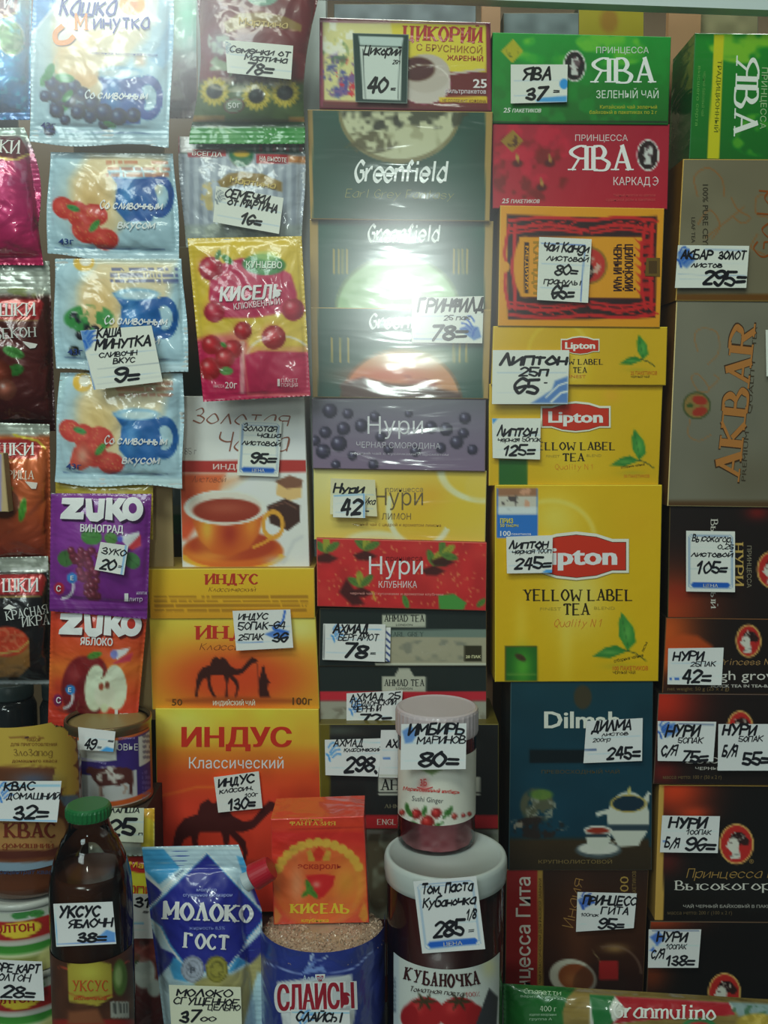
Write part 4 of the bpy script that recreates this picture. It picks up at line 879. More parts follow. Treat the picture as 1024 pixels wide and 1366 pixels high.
L = T.L(); L.text('Greenfield', 471, 242, 27, (236, 240, 236), w=124, font='i', bold=.23, shear=.12).text('Earl Grey Fantasy', 460, 263, 11, (150, 150, 90), w=144, font='i', bold=.08, shear=.2, rot=1).done()
def gf2(q):
    q.fill(GG).noise(.08, 50, 3)
    for x in (444, 450, 456, 462, 604, 610, 616, 622): q.rect(x, 332, x+2.2, 366, (166, 146, 60), 1.2)
    q.ell(530, 412, 84, 72, (84, 112, 70), 1.5).ell(530, 414, 80, 70, (150, 186, 132), 3).glow(530, 380, 50, 22, (205, 225, 190), .8).cloud((110, 160, 90), 30, .5, 4, .6, sy=2, win=(530, 400, 84, 40))
    gf_edges(q, 414, 656, 292, 410, 10, 10)
T = carton('tea_box', 'green film-wrapped tea box with a pale green hill, middle of the three', [(414, 293), (657, 296), (654, 413), (415, 410)], .002, .078, gf2, KR, m='wrap', edge=(190, 160, 100))
L = T.L(); L.text('Greenfield', 489, 322, 22, (225, 230, 226), w=96, font='i', bold=.22, shear=.12).done()
def gf3(q):
    q.fill(GG).noise(.08, 50, 5)
    for x in (441, 453, 463, 604, 612, 621): q.rect(x, 450, x+2.2, 484, (166, 146, 60), 1.2)
    q.ell(535, 538, 82, 74, (96, 84, 44), 1.5).ell(535, 538, 78, 70, (205, 140, 84), 2).glow(560, 478, 50, 16, (232, 220, 190), .9).glow(520, 500, 60, 12, (214, 90, 50), .8).cloud((150, 60, 44), 26, .45, 4, .7, sy=2, win=(520, 515, 70, 16))
    q.poly([(455, 512), (485, 504), (520, 512), (560, 514), (615, 524), (615, 540), (455, 540)], (70, 44, 36), 5, .9)
    gf_edges(q, 414, 654, 408, 531, 10, 10)
T = carton('tea_box', 'green film-wrapped tea box with an orange sunset picture, lowest of the three', [(415, 411), (654, 414), (650, 531), (418, 529)], -.002, .078, gf3, KR, m='wrap', edge=(190, 160, 100))
L = T.L(); L.text('Greenfield', 491, 438, 19, (225, 230, 226), w=100, font='i', bold=.22, shear=.12).done()
def nuri_bc(q):
    q.vg([(531, (96, 96, 106)), (560, (116, 108, 126)), (627, (128, 108, 134))]); rr = random.Random(5)
    for x, y, r in ((440, 548, 11), (464, 552, 8), (458, 572, 10), (434, 577, 9), (452, 592, 12), (431, 602, 11), (482, 568, 10), (500, 556, 8), (420, 588, 8), (508, 583, 8), (470, 608, 7), (498, 620, 8), (448, 620, 7), (575, 570, 9), (595, 573, 10), (620, 558, 9), (618, 578, 8), (609, 590, 10), (588, 598, 8), (554, 602, 8), (518, 600, 7), (630, 600, 8), (545, 552, 6)): q.berry(x, y, r*.9, (74, 66, 96), (196, 196, 220), .55)
T = carton('tea_box', 'long grey violet tea box with blackcurrants', [(417, 533), (647, 534), (646, 628), (418, 624)], .000, .07, nuri_bc, (96, 84, 100), m='wrap')
L = T.L(); L.text('Нури', 490, 579, 24, (214, 212, 216), w=74, bold=-.005).text('ЧЕРНАЯ СМОРОДИНА', 475, 597, 8, (196, 190, 200), w=112, bold=-.005, rot=1).text('черный чай с кусочками и ароматом', 468, 606, 3.4, (190, 180, 195), w=130, rot=1).done()
def nuri_lem(q):
    q.fill((222, 196, 92)).glow(440, 640, 60, 40, (226, 214, 150), .8).glow(560, 690, 50, 40, (224, 176, 40), .9).glow(620, 670, 60, 50, (226, 190, 50), .8)
    q.ring(560, 680, 42, 50, 7, (232, 226, 196), .9, 3, 30, 200).ring(648, 628, 60, 40, 7, (234, 226, 190), .9, 3, 90, 180).ell(500, 722, 40, 14, (234, 224, 180), 4, .9).glow(500, 724, 28, 6, (226, 180, 60), .8).glow(575, 660, 22, 18, (232, 164, 40), .6).ell(640, 650, 20, 20, (226, 196, 90), 6, .5)
T = carton('tea_box', 'long pale yellow tea box with lemon slices', [(419, 626), (648, 629), (646, 723), (420, 719)], .005, .07, nuri_lem, (200, 180, 110), m='wrap')
L = T.L(); L.text('Нури', 500, 674, 23, (108, 92, 60), w=64, bold=-.005).text('принцесса', 514, 656, 7, (150, 130, 80), w=50, bold=0).text('ЛИМОН', 509, 693, 8.5, (120, 100, 60), w=39, bold=0).text('черный чай с цедрой и ароматом лимона', 470, 701, 4, (150, 110, 50), w=118, rot=.8).done()
def nuri_str(q):
    q.fill((190, 38, 40)); q.noise(.08, 18, 4)
    for x, y, w in ((450, 730, 30), (500, 760, 40), (590, 770, 46), (560, 730, 30), (640, 740, 26), (430, 790, 26)): q.glow(x, y, w*.6, w*.4, (206, 58, 52), .6)
    rr = random.Random(8)
    for _ in range(150):
        x, y = rr.uniform(424, 645), rr.uniform(722, 808); q.ell(x, y, 1.2, 1.5, (222, 130, 80), 1, .7)
    for x, y, a in ((435, 735, 0), (487, 732, 10), (578, 752, 30), (482, 781, -10), (590, 740, 50)):
        q.poly([(x-16, y+8), (x, y+2), (x+16, y+10), (x+4, y+16), (x-10, y+15)], (60, 22, 20), 3, .9)
        for k in (-50, 0, 55): q.leaf(x+10*math.sin(math.radians(k+a)), y-9*math.cos(math.radians(k+a)), 22, 10, k+a-90, (86, 118, 50) if k else (150, 150, 50))
    q.poly([(452, 790), (462, 772), (486, 806), (470, 808)], (60, 20, 20), 4, .9).poly([(584, 794), (605, 792), (622, 804), (618, 814), (586, 814)], (70, 140, 60), 2).leaf(541, 803, 20, 8, 70, (80, 130, 55)).leaf(642, 804, 16, 8, -40, (80, 120, 50)).line([(497, 790), (500, 800)], 3, (200, 150, 60))
T = carton('tea_box', 'long red tea box with strawberries', [(423, 719), (648, 725), (647, 814), (424, 808)], -.003, .07, nuri_str, (150, 60, 50), edge=(205, 90, 80))
L = T.L(); L.text('Нури', 492, 766, 24, (232, 222, 222), w=72, bold=.0).text('принцесса', 515, 748, 7, (110, 20, 24), w=48, bold=0).text('КЛУБНИКА', 505, 784, 9, (232, 205, 205), w=51, bold=0).text('черный чай с кусочками и ароматом клубники', 467, 793, 3.6, (225, 150, 140), w=124, rot=.8).done()
DG = (34, 42, 40)
def ahmad1(q): q.fill(DG).rect(500, 840, 660, 850, (110, 126, 116), 1).rect(519, 850, 660, 886, (160, 154, 130), 1.5).cloud((120, 122, 108), 12, .5, 3, .8, win=(580, 868, 60, 16)).rect(619, 861, 643, 883, (52, 48, 32), 1).rect(510, 820, 568, 836, (178, 180, 162), 1).rect(500, 885, 660, 888, (200, 200, 180), 1)
T = carton('tea_box', 'black film-wrapped tea box with a grey city picture under the strawberry box', [(427, 812), (648, 815), (648, 888), (426, 888)], .002, .07, ahmad1, (70, 60, 40), m='dark_wrap')
L = T.L(); L.text('AHMAD TEA', 512, 829, 8.5, (40, 42, 40), w=54, font='s', bold=.2).text('LONDON', 528, 835, 3, (60, 60, 55), w=22).text('EARL GREY', 519, 849, 6, (60, 72, 66), w=46, font='s', bold=.13).text('20 ПАК', 621, 878, 4, (210, 205, 160), w=20, bold=.03).done()
def ahmad2(q): q.fill(DG).rect(400, 923, 680, 935, (184, 42, 54), 1).rect(400, 935, 680, 975, (150, 148, 134), 1).cloud((110, 104, 90), 9, .5, 4, .7, sy=1.5, win=(530, 960, 130, 22)).poly([(510, 902), (526, 902), (532, 892), (546, 892), (552, 902), (568, 902), (568, 922), (510, 922)], (176, 176, 160), 1.2)
T = carton('tea_box', 'black tea box with a red stripe behind the ginger jar, between two other black ones', [(426, 888), (648, 888), (648, 966), (427, 966)], .004, .07, ahmad2, (70, 60, 40), m='dark_wrap')
L = T.L(); L.text('AHMAD TEA', 512, 915, 8.5, (40, 42, 40), w=54, font='s', bold=.2).text('LONDON', 528, 920, 3, (60, 60, 55), w=22).done()
def ahmad3(q): q.fill((32, 32, 32)).rect(400, 1088, 680, 1105, (170, 34, 40), 1).rect(504, 1036, 640, 1056, (176, 176, 164), 1).rect(504, 1058, 640, 1061, (176, 176, 164), 1).glow(450, 975, 30, 6, (80, 96, 84), .6).rect(426, 960, 440, 1088, (94, 84, 20), 1.5)
T = carton('tea_box', 'large black tea box reading ENGLISH on its red stripe', [(427, 967), (664, 967), (664, 1106), (430, 1106)], -.012, .085, ahmad3, (96, 84, 30), m='dark_wrap', edge=(110, 100, 50))
L = T.L(); L.text('AHMAD TEA', 507, 1054, 14, (38, 38, 36), w=110, font='s', bold=.2).text('ENGLISH', 503, 1100, 7, (226, 200, 190), w=44, font='s', bold=.15).text('AHMAD TEA', 512, 1078, 5, (110, 104, 84), w=60, font='s').done()
T = carton('goods_box', 'pale grey beige carton with a soft brown picture, beside the tomato paste jar', [(484, 1107), (664, 1107), (664, 1226), (484, 1226)], .0, .075, lambda q: q.fill((136, 140, 122)).cloud((88, 78, 58), 24, .45, 5, .9, win=(505, 1160, 24, 60)).rect(484, 1107, 664, 1112, (160, 160, 150), 2), (110, 110, 96))
T = carton('goods_box', 'dark red carton with a white slip behind the tomato paste jar', [(484, 1227), (664, 1227), (664, 1338), (484, 1338)], .0, .075, lambda q: q.vg([(1227, (74, 28, 26)), (1290, (90, 34, 28)), (1330, (110, 50, 34))]).rect(492, 1258, 514, 1302, (170, 182, 176), 1), (70, 36, 30))

# ------------------------------------------------------------------ fourth column
def lady(q, x, y, rx, ry, frame=(206, 160, 90), ground=(178, 40, 36), face=(206, 202, 190), rot=0):
    q.ell(x, y, rx, ry, frame, 1.2).ell(x, y, rx-2.2, ry-2.2, ground, 1.2); s = ry/25.
    q.ell(x+2*s, y-7*s, 10*s, 8*s, (44, 24, 24), 1.2).ell(x+11*s, y-3*s, 5*s, 5*s, (50, 28, 26), 1.2)
    q.ell(x-4*s, y+1*s, 7*s, 9*s, face, 1.2).poly([(x-11*s, y), (x-13.5*s, y+4*s), (x-10*s, y+5*s)], face, 1).poly([(x-4*s, y+8*s), (x+3*s, y+5*s), (x+5*s, y+17*s), (x-8*s, y+19*s)], face, 1.2)
    q.cloud((190, 180, 168), 3.5*s, .6, 3, .9, win=(x, y-10*s, 11*s, 6*s)).ell(x-7*s, y-1*s, 1.3*s, .9*s, (60, 40, 40), 1).line([(x-8*s, y+15*s), (x+4*s, y+12*s)], 1.5*s, (110, 110, 110), .7)
def cameo(q, x, y, rx, ry):
    q.ell(x, y, rx, ry, (222, 222, 214), 1.2).ell(x, y, rx-1.8, ry-1.8, (60, 34, 40), 1).poly([(x-4, y-10), (x+5, y-12), (x+7, y-3), (x+3, y+4), (x+5, y+13), (x-5, y+12), (x-3, y+3), (x-7, y+1), (x-4, y-3)], (205, 205, 200), 1.2).cloud((90, 70, 76), 4, .5, 4, .8, win=(x+3, y-6, 6, 9))
YV = (50, 120, 62)
def yava(q):
    q.vg([(45, (62, 152, 70)), (80, (46, 140, 66)), (162, (30, 112, 60))]).cloud((120, 196, 70), 26, .5, 7, .8, win=(780, 66, 110, 26)).cloud((40, 150, 70), 20, .5, 11, .5)
    q.poly([(668, 68), (684, 52), (698, 68), (683, 84)], (178, 172, 50), 1.2).cloud((90, 110, 40), 5, .5, 3, .9, win=(683, 68, 9, 9)); cameo(q, 766, 88, 15, 21); q.line([(657, 163), (893, 163)], 2, (20, 60, 36))
T = carton('tea_box', 'emerald green tea box with big white letters and a cameo, top of its stack', [(658, 44), (894, 50), (890, 165), (657, 163)], .000, .07, yava, (30, 90, 50), edge=(60, 150, 80))
L = T.L(); L.text('ПРИНЦЕССА', 795, 71, 8.5, (214, 224, 210), w=70, bold=0).text('ЯВА', 787, 110, 32, (238, 240, 236), w=88, font='s', bold=.2).text('ЗЕЛЕНЫЙ ЧАЙ', 795, 131, 10.5, (226, 236, 222), w=83, bold=0).text('25', 671, 150, 6.5, (226, 232, 220), w=9, bold=.02, shear=.2).text('ПАКЕТИКОВ', 683, 150, 5, (226, 232, 220), w=38, bold=.02, shear=.2).text('Китайский чай зеленый', 800, 145, 5, (190, 190, 70), w=76).text('байховый в пакетиках по 2 г', 786, 152, 5, (190, 190, 70), w=90).done()
def yavar(q):
    q.vg([(166, (168, 36, 64)), (276, (182, 34, 62))]).cloud((120, 26, 46), 17, .5, 7, .8, win=(705, 222, 60, 52)).cloud((206, 60, 70), 20, .5, 9, .6, win=(705, 200, 60, 46))
    for x, y in ((733, 212), (722, 244), (690, 212)): q.ell(x, y+6, 7, 5, (86, 30, 36), 3, .9).leaf(x, y-1, 12, 4, 80, (190, 150, 80))
    q.poly([(668, 188), (684, 173), (698, 188), (683, 203)], (156, 122, 56), 1.2).cloud((90, 60, 34), 5, .5, 3, .9, win=(683, 188, 9, 9)); cameo(q, 864, 207, 15, 21)
T = carton('tea_box', 'crimson tea box with big white letters and a cameo at its right', [(658, 166), (892, 167), (889, 278), (658, 277)], .002, .07, yavar, (120, 40, 50), edge=(190, 70, 90))
L = T.L(); L.text('ПРИНЦЕССА', 767, 188, 8.5, (222, 200, 200), w=70, bold=0).text('ЯВА', 757, 227, 32, (236, 232, 230), w=88, font='s', bold=.2).text('КАРКАД', 818, 247, 11, (232, 214, 214), w=49, bold=0).text('Э', 870, 247, 11, (232, 214, 214), w=8, font='i', bold=.12).text('25', 669, 271, 6.5, (226, 215, 210), w=9, bold=.02, shear=.2).text('ПАКЕТИКОВ', 681, 271, 5, (226, 215, 210), w=38, bold=.02, shear=.2).text('Чайный напиток из цветков', 818, 262, 4, (205, 90, 90), w=56).text('суданской розы в пакетиках', 808, 268, 4, (205, 90, 90), w=66).done()
OR = (222, 150, 34); RD = (196, 44, 44); DB = (58, 22, 20)
def candy(q):
    q.fill(OR)
    q.poly([(676, 286), (786, 290), (876, 288), (874, 424), (786, 426), (677, 426)], DB, 2).poly([(692, 316), (856, 316), (854, 398), (694, 396)], OR, 2)
    for x0, x1, y, f in ((680, 784, 302, 1), (788, 872, 302, 1), (680, 784, 412, -1), (788, 872, 412, -1)):
        q.line([tuple(v) for v in catmull([(x0, y-8*f), ((x0+x1)/2, y-12*f), (x1, y-8*f)], 6)], 4.6, RD)
        q.line([tuple(v) for v in catmull([(x0, y+3*f), ((x0+x1)/2, y-2*f), (x1, y+6*f)], 6)], 4.6, RD)
        q.line([tuple(v) for v in catmull([(x0, y+9*f), ((x0+x1)/2, y+4*f), (x1-8, y+9*f)], 6)], 3.2, RD)
        for k in range(4): q.line([tuple(v) for v in catmull([(x0+20+k*18, y+4*f), (x0+30+k*18, y-4*f), (x0+42+k*16, y-7*f)], 4)], 2, RD)
    for x in (684, 866):
        for d, w in ((-5, 4), (3, 5)): q.line([tuple(v) for v in catmull([(x+d, 300), (x+d*1.6-3, 335), (x+d-4, 356), (x+d*1.6-3, 380), (x+d, 412)], 5)], w, RD)
    for k in range(7):
        for sx in (1, ): q.poly([(872, 316+k*12), (852, 322+k*11), (846, 318+k*11), (854, 328+k*11), (872, 326+k*12)], RD, 1.5, .9)
    q.ell(700, 356, 15, 40, OR, 2).ell(672, 356, 8, 8, OR, 2)
    q.rect(699, 323, 705, 391, (60, 44, 20), 1).ell(786, 354, 24, 25, (150, 110, 44), 1.5).ell(786, 354, 21, 22, (190, 56, 48), 1.5).ell(782, 362, 10, 12, (54, 34, 30), 2).cloud((210, 190, 170), 4, .5, 3, .8, win=(788, 356, 14, 14))
T = carton('tea_box', 'orange tea box lying sideways with a red and black carved frame', [(668, 275), (885, 279), (879, 436), (665, 434)], -.006, .07, candy, (120, 90, 40), edge=(226, 180, 80))
L = T.L(); L.text('ЦЕЙЛОНСКИЙ', 833, 326, 11, (60, 36, 20), w=62, bold=.035, rot=90).text('ЧЕРНЫЙ ЧАЙ', 818, 326, 11, (60, 36, 20), w=62, bold=.035, rot=90).text('КАНДИ', 711, 322, 11, (168, 128, 40), w=70, bold=.04, rot=90).text('МЕДИУМ', 700.5, 328, 4, OR, w=58, bold=.05, rot=90).done()
LB = T.L('seal_sticker', .0006, 'brown paper seal over the box edge'); LB.poly([(862, 344), (880, 344), (880, 369), (860, 368)], (110, 86, 44)).rect(865, 348, 876, 365, (84, 64, 34)); LB.done()
YL = (210, 168, 10)
def leafs(q, x, y, s):
    q.poly([(x, y-s*1.35), (x+s*.42, y-s*.8), (x+s*.5, y-s*.3), (x+s*.2, y), (x-s*.1, y-s*.5), (x-s*.12, y-s)], (52, 128, 48), 1.5).poly([(x+s*.2, y+s*.02), (x-s*.2, y-s*.2), (x-s*.6, y-s*.1), (x-s*1.05, y+s*.22), (x-s*.4, y+s*.26), (x, y+s*.1)], (46, 118, 46), 1.5)
    q.glow(x+s*.2, y-s*.6, s*.16, s*.35, (110, 180, 80), .6).glow(x-s*.4, y+s*.06, s*.35, s*.07, (110, 175, 80), .6).line([(x+s*.1, y-s*.03), (x+s*.5, y+s*.1), (x+s*.85, y+s*.35)], 1.4, (44, 70, 30)).line([(x, y-s*1.2), (x+s*.25, y)], .8, (30, 84, 34), .7)
    q.glow(x-s*.1, y+s*.55, s*.6, s*.12, (150, 150, 40), .4)
def lipshape(x0, x1, y0, y1, g=0):
    w = x1-x0; h = y1-y0; g = g
    top = [(0, .17), (.14, .17), (.3, .05), (.5, 0), (.7, .05), (.86, .17), (1, .17)]
    return [(x0+a*w+(-g if a < .5 else g)*(abs(a-.5) > .4), y0+b*h-g) for a, b in top]+[(x0+a*w+(-g if a < .5 else g)*(abs(a-.5) > .4), y1-b*h+g) for a, b in top[::-1]]
def liplogo(T, x0, x1, y0, y1, word='Lipton'):
    L = T.L('emblem'); cv = lambda P: catmull(P, 2)
    L.poly(lipshape(x0, x1, y0, y1, (y1-y0)*.07), (150, 130, 60)).poly(lipshape(x0, x1, y0-.5, y1-.5, (y1-y0)*.06), (232, 226, 204)).poly(lipshape(x0, x1, y0, y1, 0), (90, 50, 30)).poly(lipshape(x0, x1, y0, y1, -(y1-y0)*.015), (196, 50, 30))
    h = y1-y0; L.text('Lipton', (x0+x1)/2-(x1-x0)*.40, y1-h*.31, h*.42, (238, 232, 220), w=(x1-x0)*.80, bold=.055); L.done()
def lip(label, quad, Y, sx, extra, group=None, **k):
    def paint(q): q.fill(YL); q.noise(.02, 60, 2); extra(q)
    return carton('tea_box', label, quad, Y, .075, paint, (190, 150, 26), edge=(226, 196, 60), **k)
T = lip('small flat yellow tea box, topmost of the three bright yellow ones', [(659, 436), (889, 437), (887, 513), (656, 512)], -.004, 1, lambda q: (leafs(q, 852, 480, 25), q.glow(772, 480, 16, 40, (232, 212, 120), .5), q.ring(745, 470, 40, 40, 5, (226, 200, 90), .4, 3)))
liplogo(T, 749, 798, 450, 472)
L = T.L(); L.text('YELLOW LABEL', 722, 486, 7, (40, 34, 20), w=82, font='s', bold=.22).text('TEA', 764, 497, 7, (40, 34, 20), w=19, font='s', bold=.22).text('25 ПАКЕТИКОВ', 841, 500, 5, (190, 90, 30), w=35).text('ЧЕРНЫЙ ЧАЙ', 841, 504, 3, (60, 50, 20), w=25).text('FINEST', 755, 504, 4, (200, 120, 50), w=26).done()
T = lip('middle sized yellow tea box, second of the three bright yellow ones', [(653, 513), (883, 512), (877, 648), (653, 647)], .001, 1, lambda q: (leafs(q, 846, 614, 31), q.rect(665, 612, 703, 650, (36, 96, 34), 1), q.glow(690, 530, 30, 20, (232, 214, 140), .6), q.glow(760, 595, 40, 60, (228, 200, 60), .6), q.glow(815, 528, 12, 10, (220, 160, 40), .6)))
liplogo(T, 723, 812, 538, 575)
L = T.L(); L.text('YELLOW LABEL', 706, 600, 10, (40, 34, 20), w=114, font='s', bold=.22).text('TEA', 750, 615, 10, (40, 34, 20), w=30, font='s', bold=.22).text('FINEST', 728, 610, 3.5, (170, 150, 50), w=18).text('BLEND', 782, 609, 3.5, (170, 150, 50), w=20).text('Quality №1', 740, 626, 7, (206, 110, 40), w=50, font='i', bold=.07).text('50 ПАКЕТИКОВ', 832, 637, 4, (200, 110, 40), w=34).text('отборные чайные', 828, 625, 3.4, (40, 44, 20), w=32, rot=-8).done()
def lip100(q):
    leafs(q, 829, 868, 38); q.ring(735, 720, 58, 52, 6, (228, 206, 110), .6, 4, 230, 350).glow(740, 690, 36, 36, (230, 206, 100), .7).glow(770, 790, 40, 60, (230, 214, 130), .7).glow(755, 850, 10, 60, (228, 202, 90), .5).glow(695, 830, 10, 50, (226, 196, 70), .5).glow(850, 700, 34, 26, (214, 164, 20), .5).glow(690, 790, 40, 20, (214, 168, 20), .4)
    q.rect(673, 861, 717, 909, (78, 84, 24), 1).rect(675, 863, 716, 908, (34, 96, 28), 1).glow(697, 890, 12, 22, (90, 170, 50), .8).leaf(694, 877, 16, 8, 30, (70, 56, 30)).rect(676, 898, 715, 901, (110, 150, 60), 1, .5)
    q.rect(662, 651, 717, 718, (40, 110, 190), 1).rect(664, 651, 716, 686, (196, 190, 176), 2).rect(664, 651, 716, 662, (140, 84, 50), 3, .8).cloud((70, 60, 60), 7, .55, 4, .9, win=(680, 668, 12, 14)).cloud((206, 150, 120), 8, .5, 6, .9, win=(702, 664, 12, 14)).rect(664, 676, 716, 686, (210, 220, 224), 3, .8)
T = lip('large square yellow tea box with a green leaf and a small green square', [(661, 648), (882, 648), (877, 908), (661, 909)], -.004, 1, lip100)
liplogo(T, 702, 835, 713, 771)
L = T.L(); L.text('YELLOW LABEL', 697, 801, 14.5, (44, 34, 14), w=146, font='s', bold=.22).text('TEA', 751, 820, 14.5, (44, 34, 14), w=36, font='s', bold=.22).text('FINEST', 720, 814, 4, (170, 150, 50), w=28).text('BLEND', 792, 813, 4, (170, 150, 50), w=28).text('Quality №1', 738, 836, 10, (196, 90, 40), w=62, font='i', bold=.07, shear=.25).text('100 ПАКЕТИКОВ', 817, 894, 5.5, (200, 100, 30), w=47, bold=.01).text('ЧЕРНЫЙ ЧАЙ', 817, 899, 4, (80, 60, 20), w=30).text('отборные чайные', 819, 884, 4.5, (50, 54, 20), w=40, rot=-12).text('листья', 858, 870, 4, (50, 54, 20), w=14, rot=-65).text('ПРИЗ', 667, 698, 6.5, (214, 196, 60), w=17, bold=.03).text('50 тысяч', 667, 703, 4.5, (214, 196, 60), w=24, bold=.02).text('100', 667, 715, 7, (235, 238, 240), w=14, bold=.02).text('пакетиков', 682, 714, 3.5, (235, 238, 240), w=26).done()
def dil(q):
    q.vg([(908, (22, 56, 66)), (1000, (20, 58, 72)), (1115, (18, 54, 70)), (1122, (58, 44, 26)), (1160, (44, 34, 22))]).noise(.06, 30, 2)
    q.ell(777, 930, 12, 16, (62, 56, 40), 3).rect(706, 1000, 795, 1018, (14, 24, 28), 3)
    q.cloud((84, 84, 64), 14, .35, 3, .95, win=(716, 1075, 24, 26)).cloud((130, 132, 116), 6, .55, 4, .9, win=(722, 1080, 22, 24)).ell(722, 1060, 15, 7, (92, 120, 50), 3, .9).cloud((44, 34, 30), 10, .3, 5, .95, win=(718, 1104, 38, 16)).cloud((150, 138, 120), 6, .5, 6, .9, win=(689, 1100, 9, 8)).cloud((130, 120, 104), 6, .5, 8, .9, win=(750, 1102, 8, 8))
    W_ = (192, 194, 182)
    q.ell(838, 1092, 28, 36, W_, 1.5).poly([(818, 1112), (858, 1112), (852, 1128), (824, 1130)], W_, 2).poly([(822, 1092), (806, 1086), (796, 1090), (794, 1084), (808, 1080), (824, 1078)], W_, 2).poly([(856, 1068), (864, 1056), (868, 1058), (862, 1078)], W_, 1.5).rect(811, 1100, 866, 1108, (44, 60, 70), 2).ell(838, 1072, 22, 11, (24, 44, 58), 1.5).ring(838, 1072, 23, 11, 1.5, (170, 150, 80)).leaf(839, 1055, 11, 4, -80, (190, 180, 110)).rect(866, 1060, 880, 1130, (18, 54, 70), 1)
    q.ell(798, 1134, 31, 11, (70, 80, 84), 1.5).ell(798, 1132, 27, 8, (196, 196, 186), 1.5).poly([(779, 1106), (816, 1106), (812, 1126), (804, 1134), (792, 1134), (783, 1126)], W_, 1.5).ell(797, 1107, 18, 5.5, (206, 204, 194), 1.2).ell(797, 1108, 15, 4, (140, 44, 26), 1.2).rect(781, 1112, 814, 1117, (44, 58, 66), 1.5).ring(817, 1118, 6, 6, 2, W_)
T = carton('tea_box', 'dark teal tea box with a white teapot and cup', [(682, 909), (870, 909), (868, 1160), (679, 1160)], -.002, .075, dil, (36, 44, 44), m='dark_wrap', edge=(60, 84, 90))
L = T.L(); L.text('Dilmah', 726, 971, 23, (206, 206, 196), w=100, bold=.03).text('ПРЕВОСХОДНЫЙ ЧАЙ', 722, 1032, 5, (80, 70, 44), w=104).text('КРУПНОЛИСТОВОЙ', 718, 1152, 5, (120, 100, 60), w=98).done()
def gita(q):
    q.vg([(1162, (44, 26, 18)), (1240, (58, 32, 20)), (1320, (40, 20, 16))]).rect(660, 1160, 719, 1340, (140, 30, 30), 1).rect(717, 1160, 724, 1340, (150, 116, 50), 1)
    q.glow(770, 1250, 20, 70, (90, 50, 30), .6).glow(820, 1265, 16, 6, (150, 116, 70), .8)
    q.ell(764, 1304, 32, 24, (176, 172, 156), 2, 1, 15).ell(768, 1304, 24, 18, (120, 60, 30), 2, 1, 15).glow(762, 1306, 12, 10, (150, 90, 50), .8).ell(800, 1312, 36, 28, (40, 26, 22), 3, .4).rect(799, 1282, 824, 1307, (140, 30, 30), 1.5).line([(790, 1268), (800, 1282)], 1, (130, 110, 80)).ring(815, 1300, 40, 38, 3, (120, 96, 84), .5, 2, 250, 360)
T = carton('tea_box', 'dark brown tea box with a red band of sideways white letters and a tea cup', [(676, 1161), (864, 1161), (856, 1338), (674, 1338)], .000, .075, gita, (40, 26, 20), m='dark_wrap', edge=(120, 90, 60))
L = T.L(); L.text('Принцесса Гита', 707, 1370, 19, (206, 196, 186), w=200, bold=.01, rot=-90).text('ЧАЙ КЛАССИЧЕСКИЙ ДЛЯ РАЗОВОЙ ЗАВАРКИ', 722, 1312, 3.6, (60, 40, 20), w=140, rot=-90).text('Индия', 764, 1238, 15, (150, 110, 60), w=66, font='i', rot=-78, bold=.08).text('100', 838, 1197, 12, (150, 120, 60), w=28, rot=-90, bold=.0).text('ПАКЕТИКОВ', 848, 1198, 5, (120, 96, 54), w=36, rot=-90).done()

# ------------------------------------------------------------------ right column
def yava2(q):
    q.vg([(45, (40, 140, 58)), (212, (34, 112, 54))]).cloud((150, 200, 60), 26, .5, 7, .8, win=(990, 60, 50, 26)).cloud((110, 180, 60), 22, .5, 3, .7, win=(1010, 180, 40, 30)).poly([(953, 46), (966, 46), (958, 212), (943, 212)], (206, 200, 50), 1)
T = carton('tea_box', 'green tea box standing on its side with a yellow stripe, top right', [(928, 45), (1130, 47), (1130, 214), (920, 211)], .004, .07, yava2, (50, 100, 60), m='wrap')
L = T.L(); L.text('ЯВА', 982, 74, 30, (232, 236, 226), w=108, font='s', bold=.2, rot=92).text('ТРАДИЦИОННЫЙ', 957, 80, 5.5, (110, 120, 40), w=96, rot=93, bold=0).text('ПРИНЦЕССА', 1016, 90, 8, (170, 200, 150), w=82, rot=92).text('черный байховый чай', 938, 95, 4, (110, 170, 90), w=60, rot=93).text('высшего сорта', 931, 88, 4, (110, 170, 90), w=80, rot=93).done()
def ak1(q):
    q.fill((122, 114, 92)); q.noise(.04, 40, 2); q.rect(900, 392, 1140, 402, (110, 74, 34), 4)
    for c_ in ([(930, 262), (926, 236), (944, 224), (962, 238), (966, 262)], [(950, 318), (960, 300), (946, 280), (930, 300)], [(975, 264), (984, 280), (1000, 290), (990, 298), (976, 288)], [(1030, 262), (1010, 262), (1008, 284), (1024, 290)], [(940, 318), (975, 290), (992, 276)], [(1010, 312), (1002, 330), (1020, 340)]):
        q.line([tuple(v) for v in catmull(c_, 6)], 1.8, (148, 96, 52), .8)
T = carton('tea_box', 'gold and grey tea box with looping script, upper of the two gold ones', [(912, 213), (1130, 214), (1130, 402), (902, 400)], -.002, .08, ak1, (120, 84, 40), m='dark_wrap', edge=(210, 170, 90))
L = T.L(); L.text('100% PURE CEYLON', 937, 246, 7.5, (66, 60, 48), w=104, rot=90, bold=.01).text('LEAF TEA', 922, 290, 5, (66, 60, 48), w=34, rot=90, bold=.01).text('Gold', 1030, 345, 26, (140, 78, 40), w=90, font='i', rot=-85, bold=.1).done()
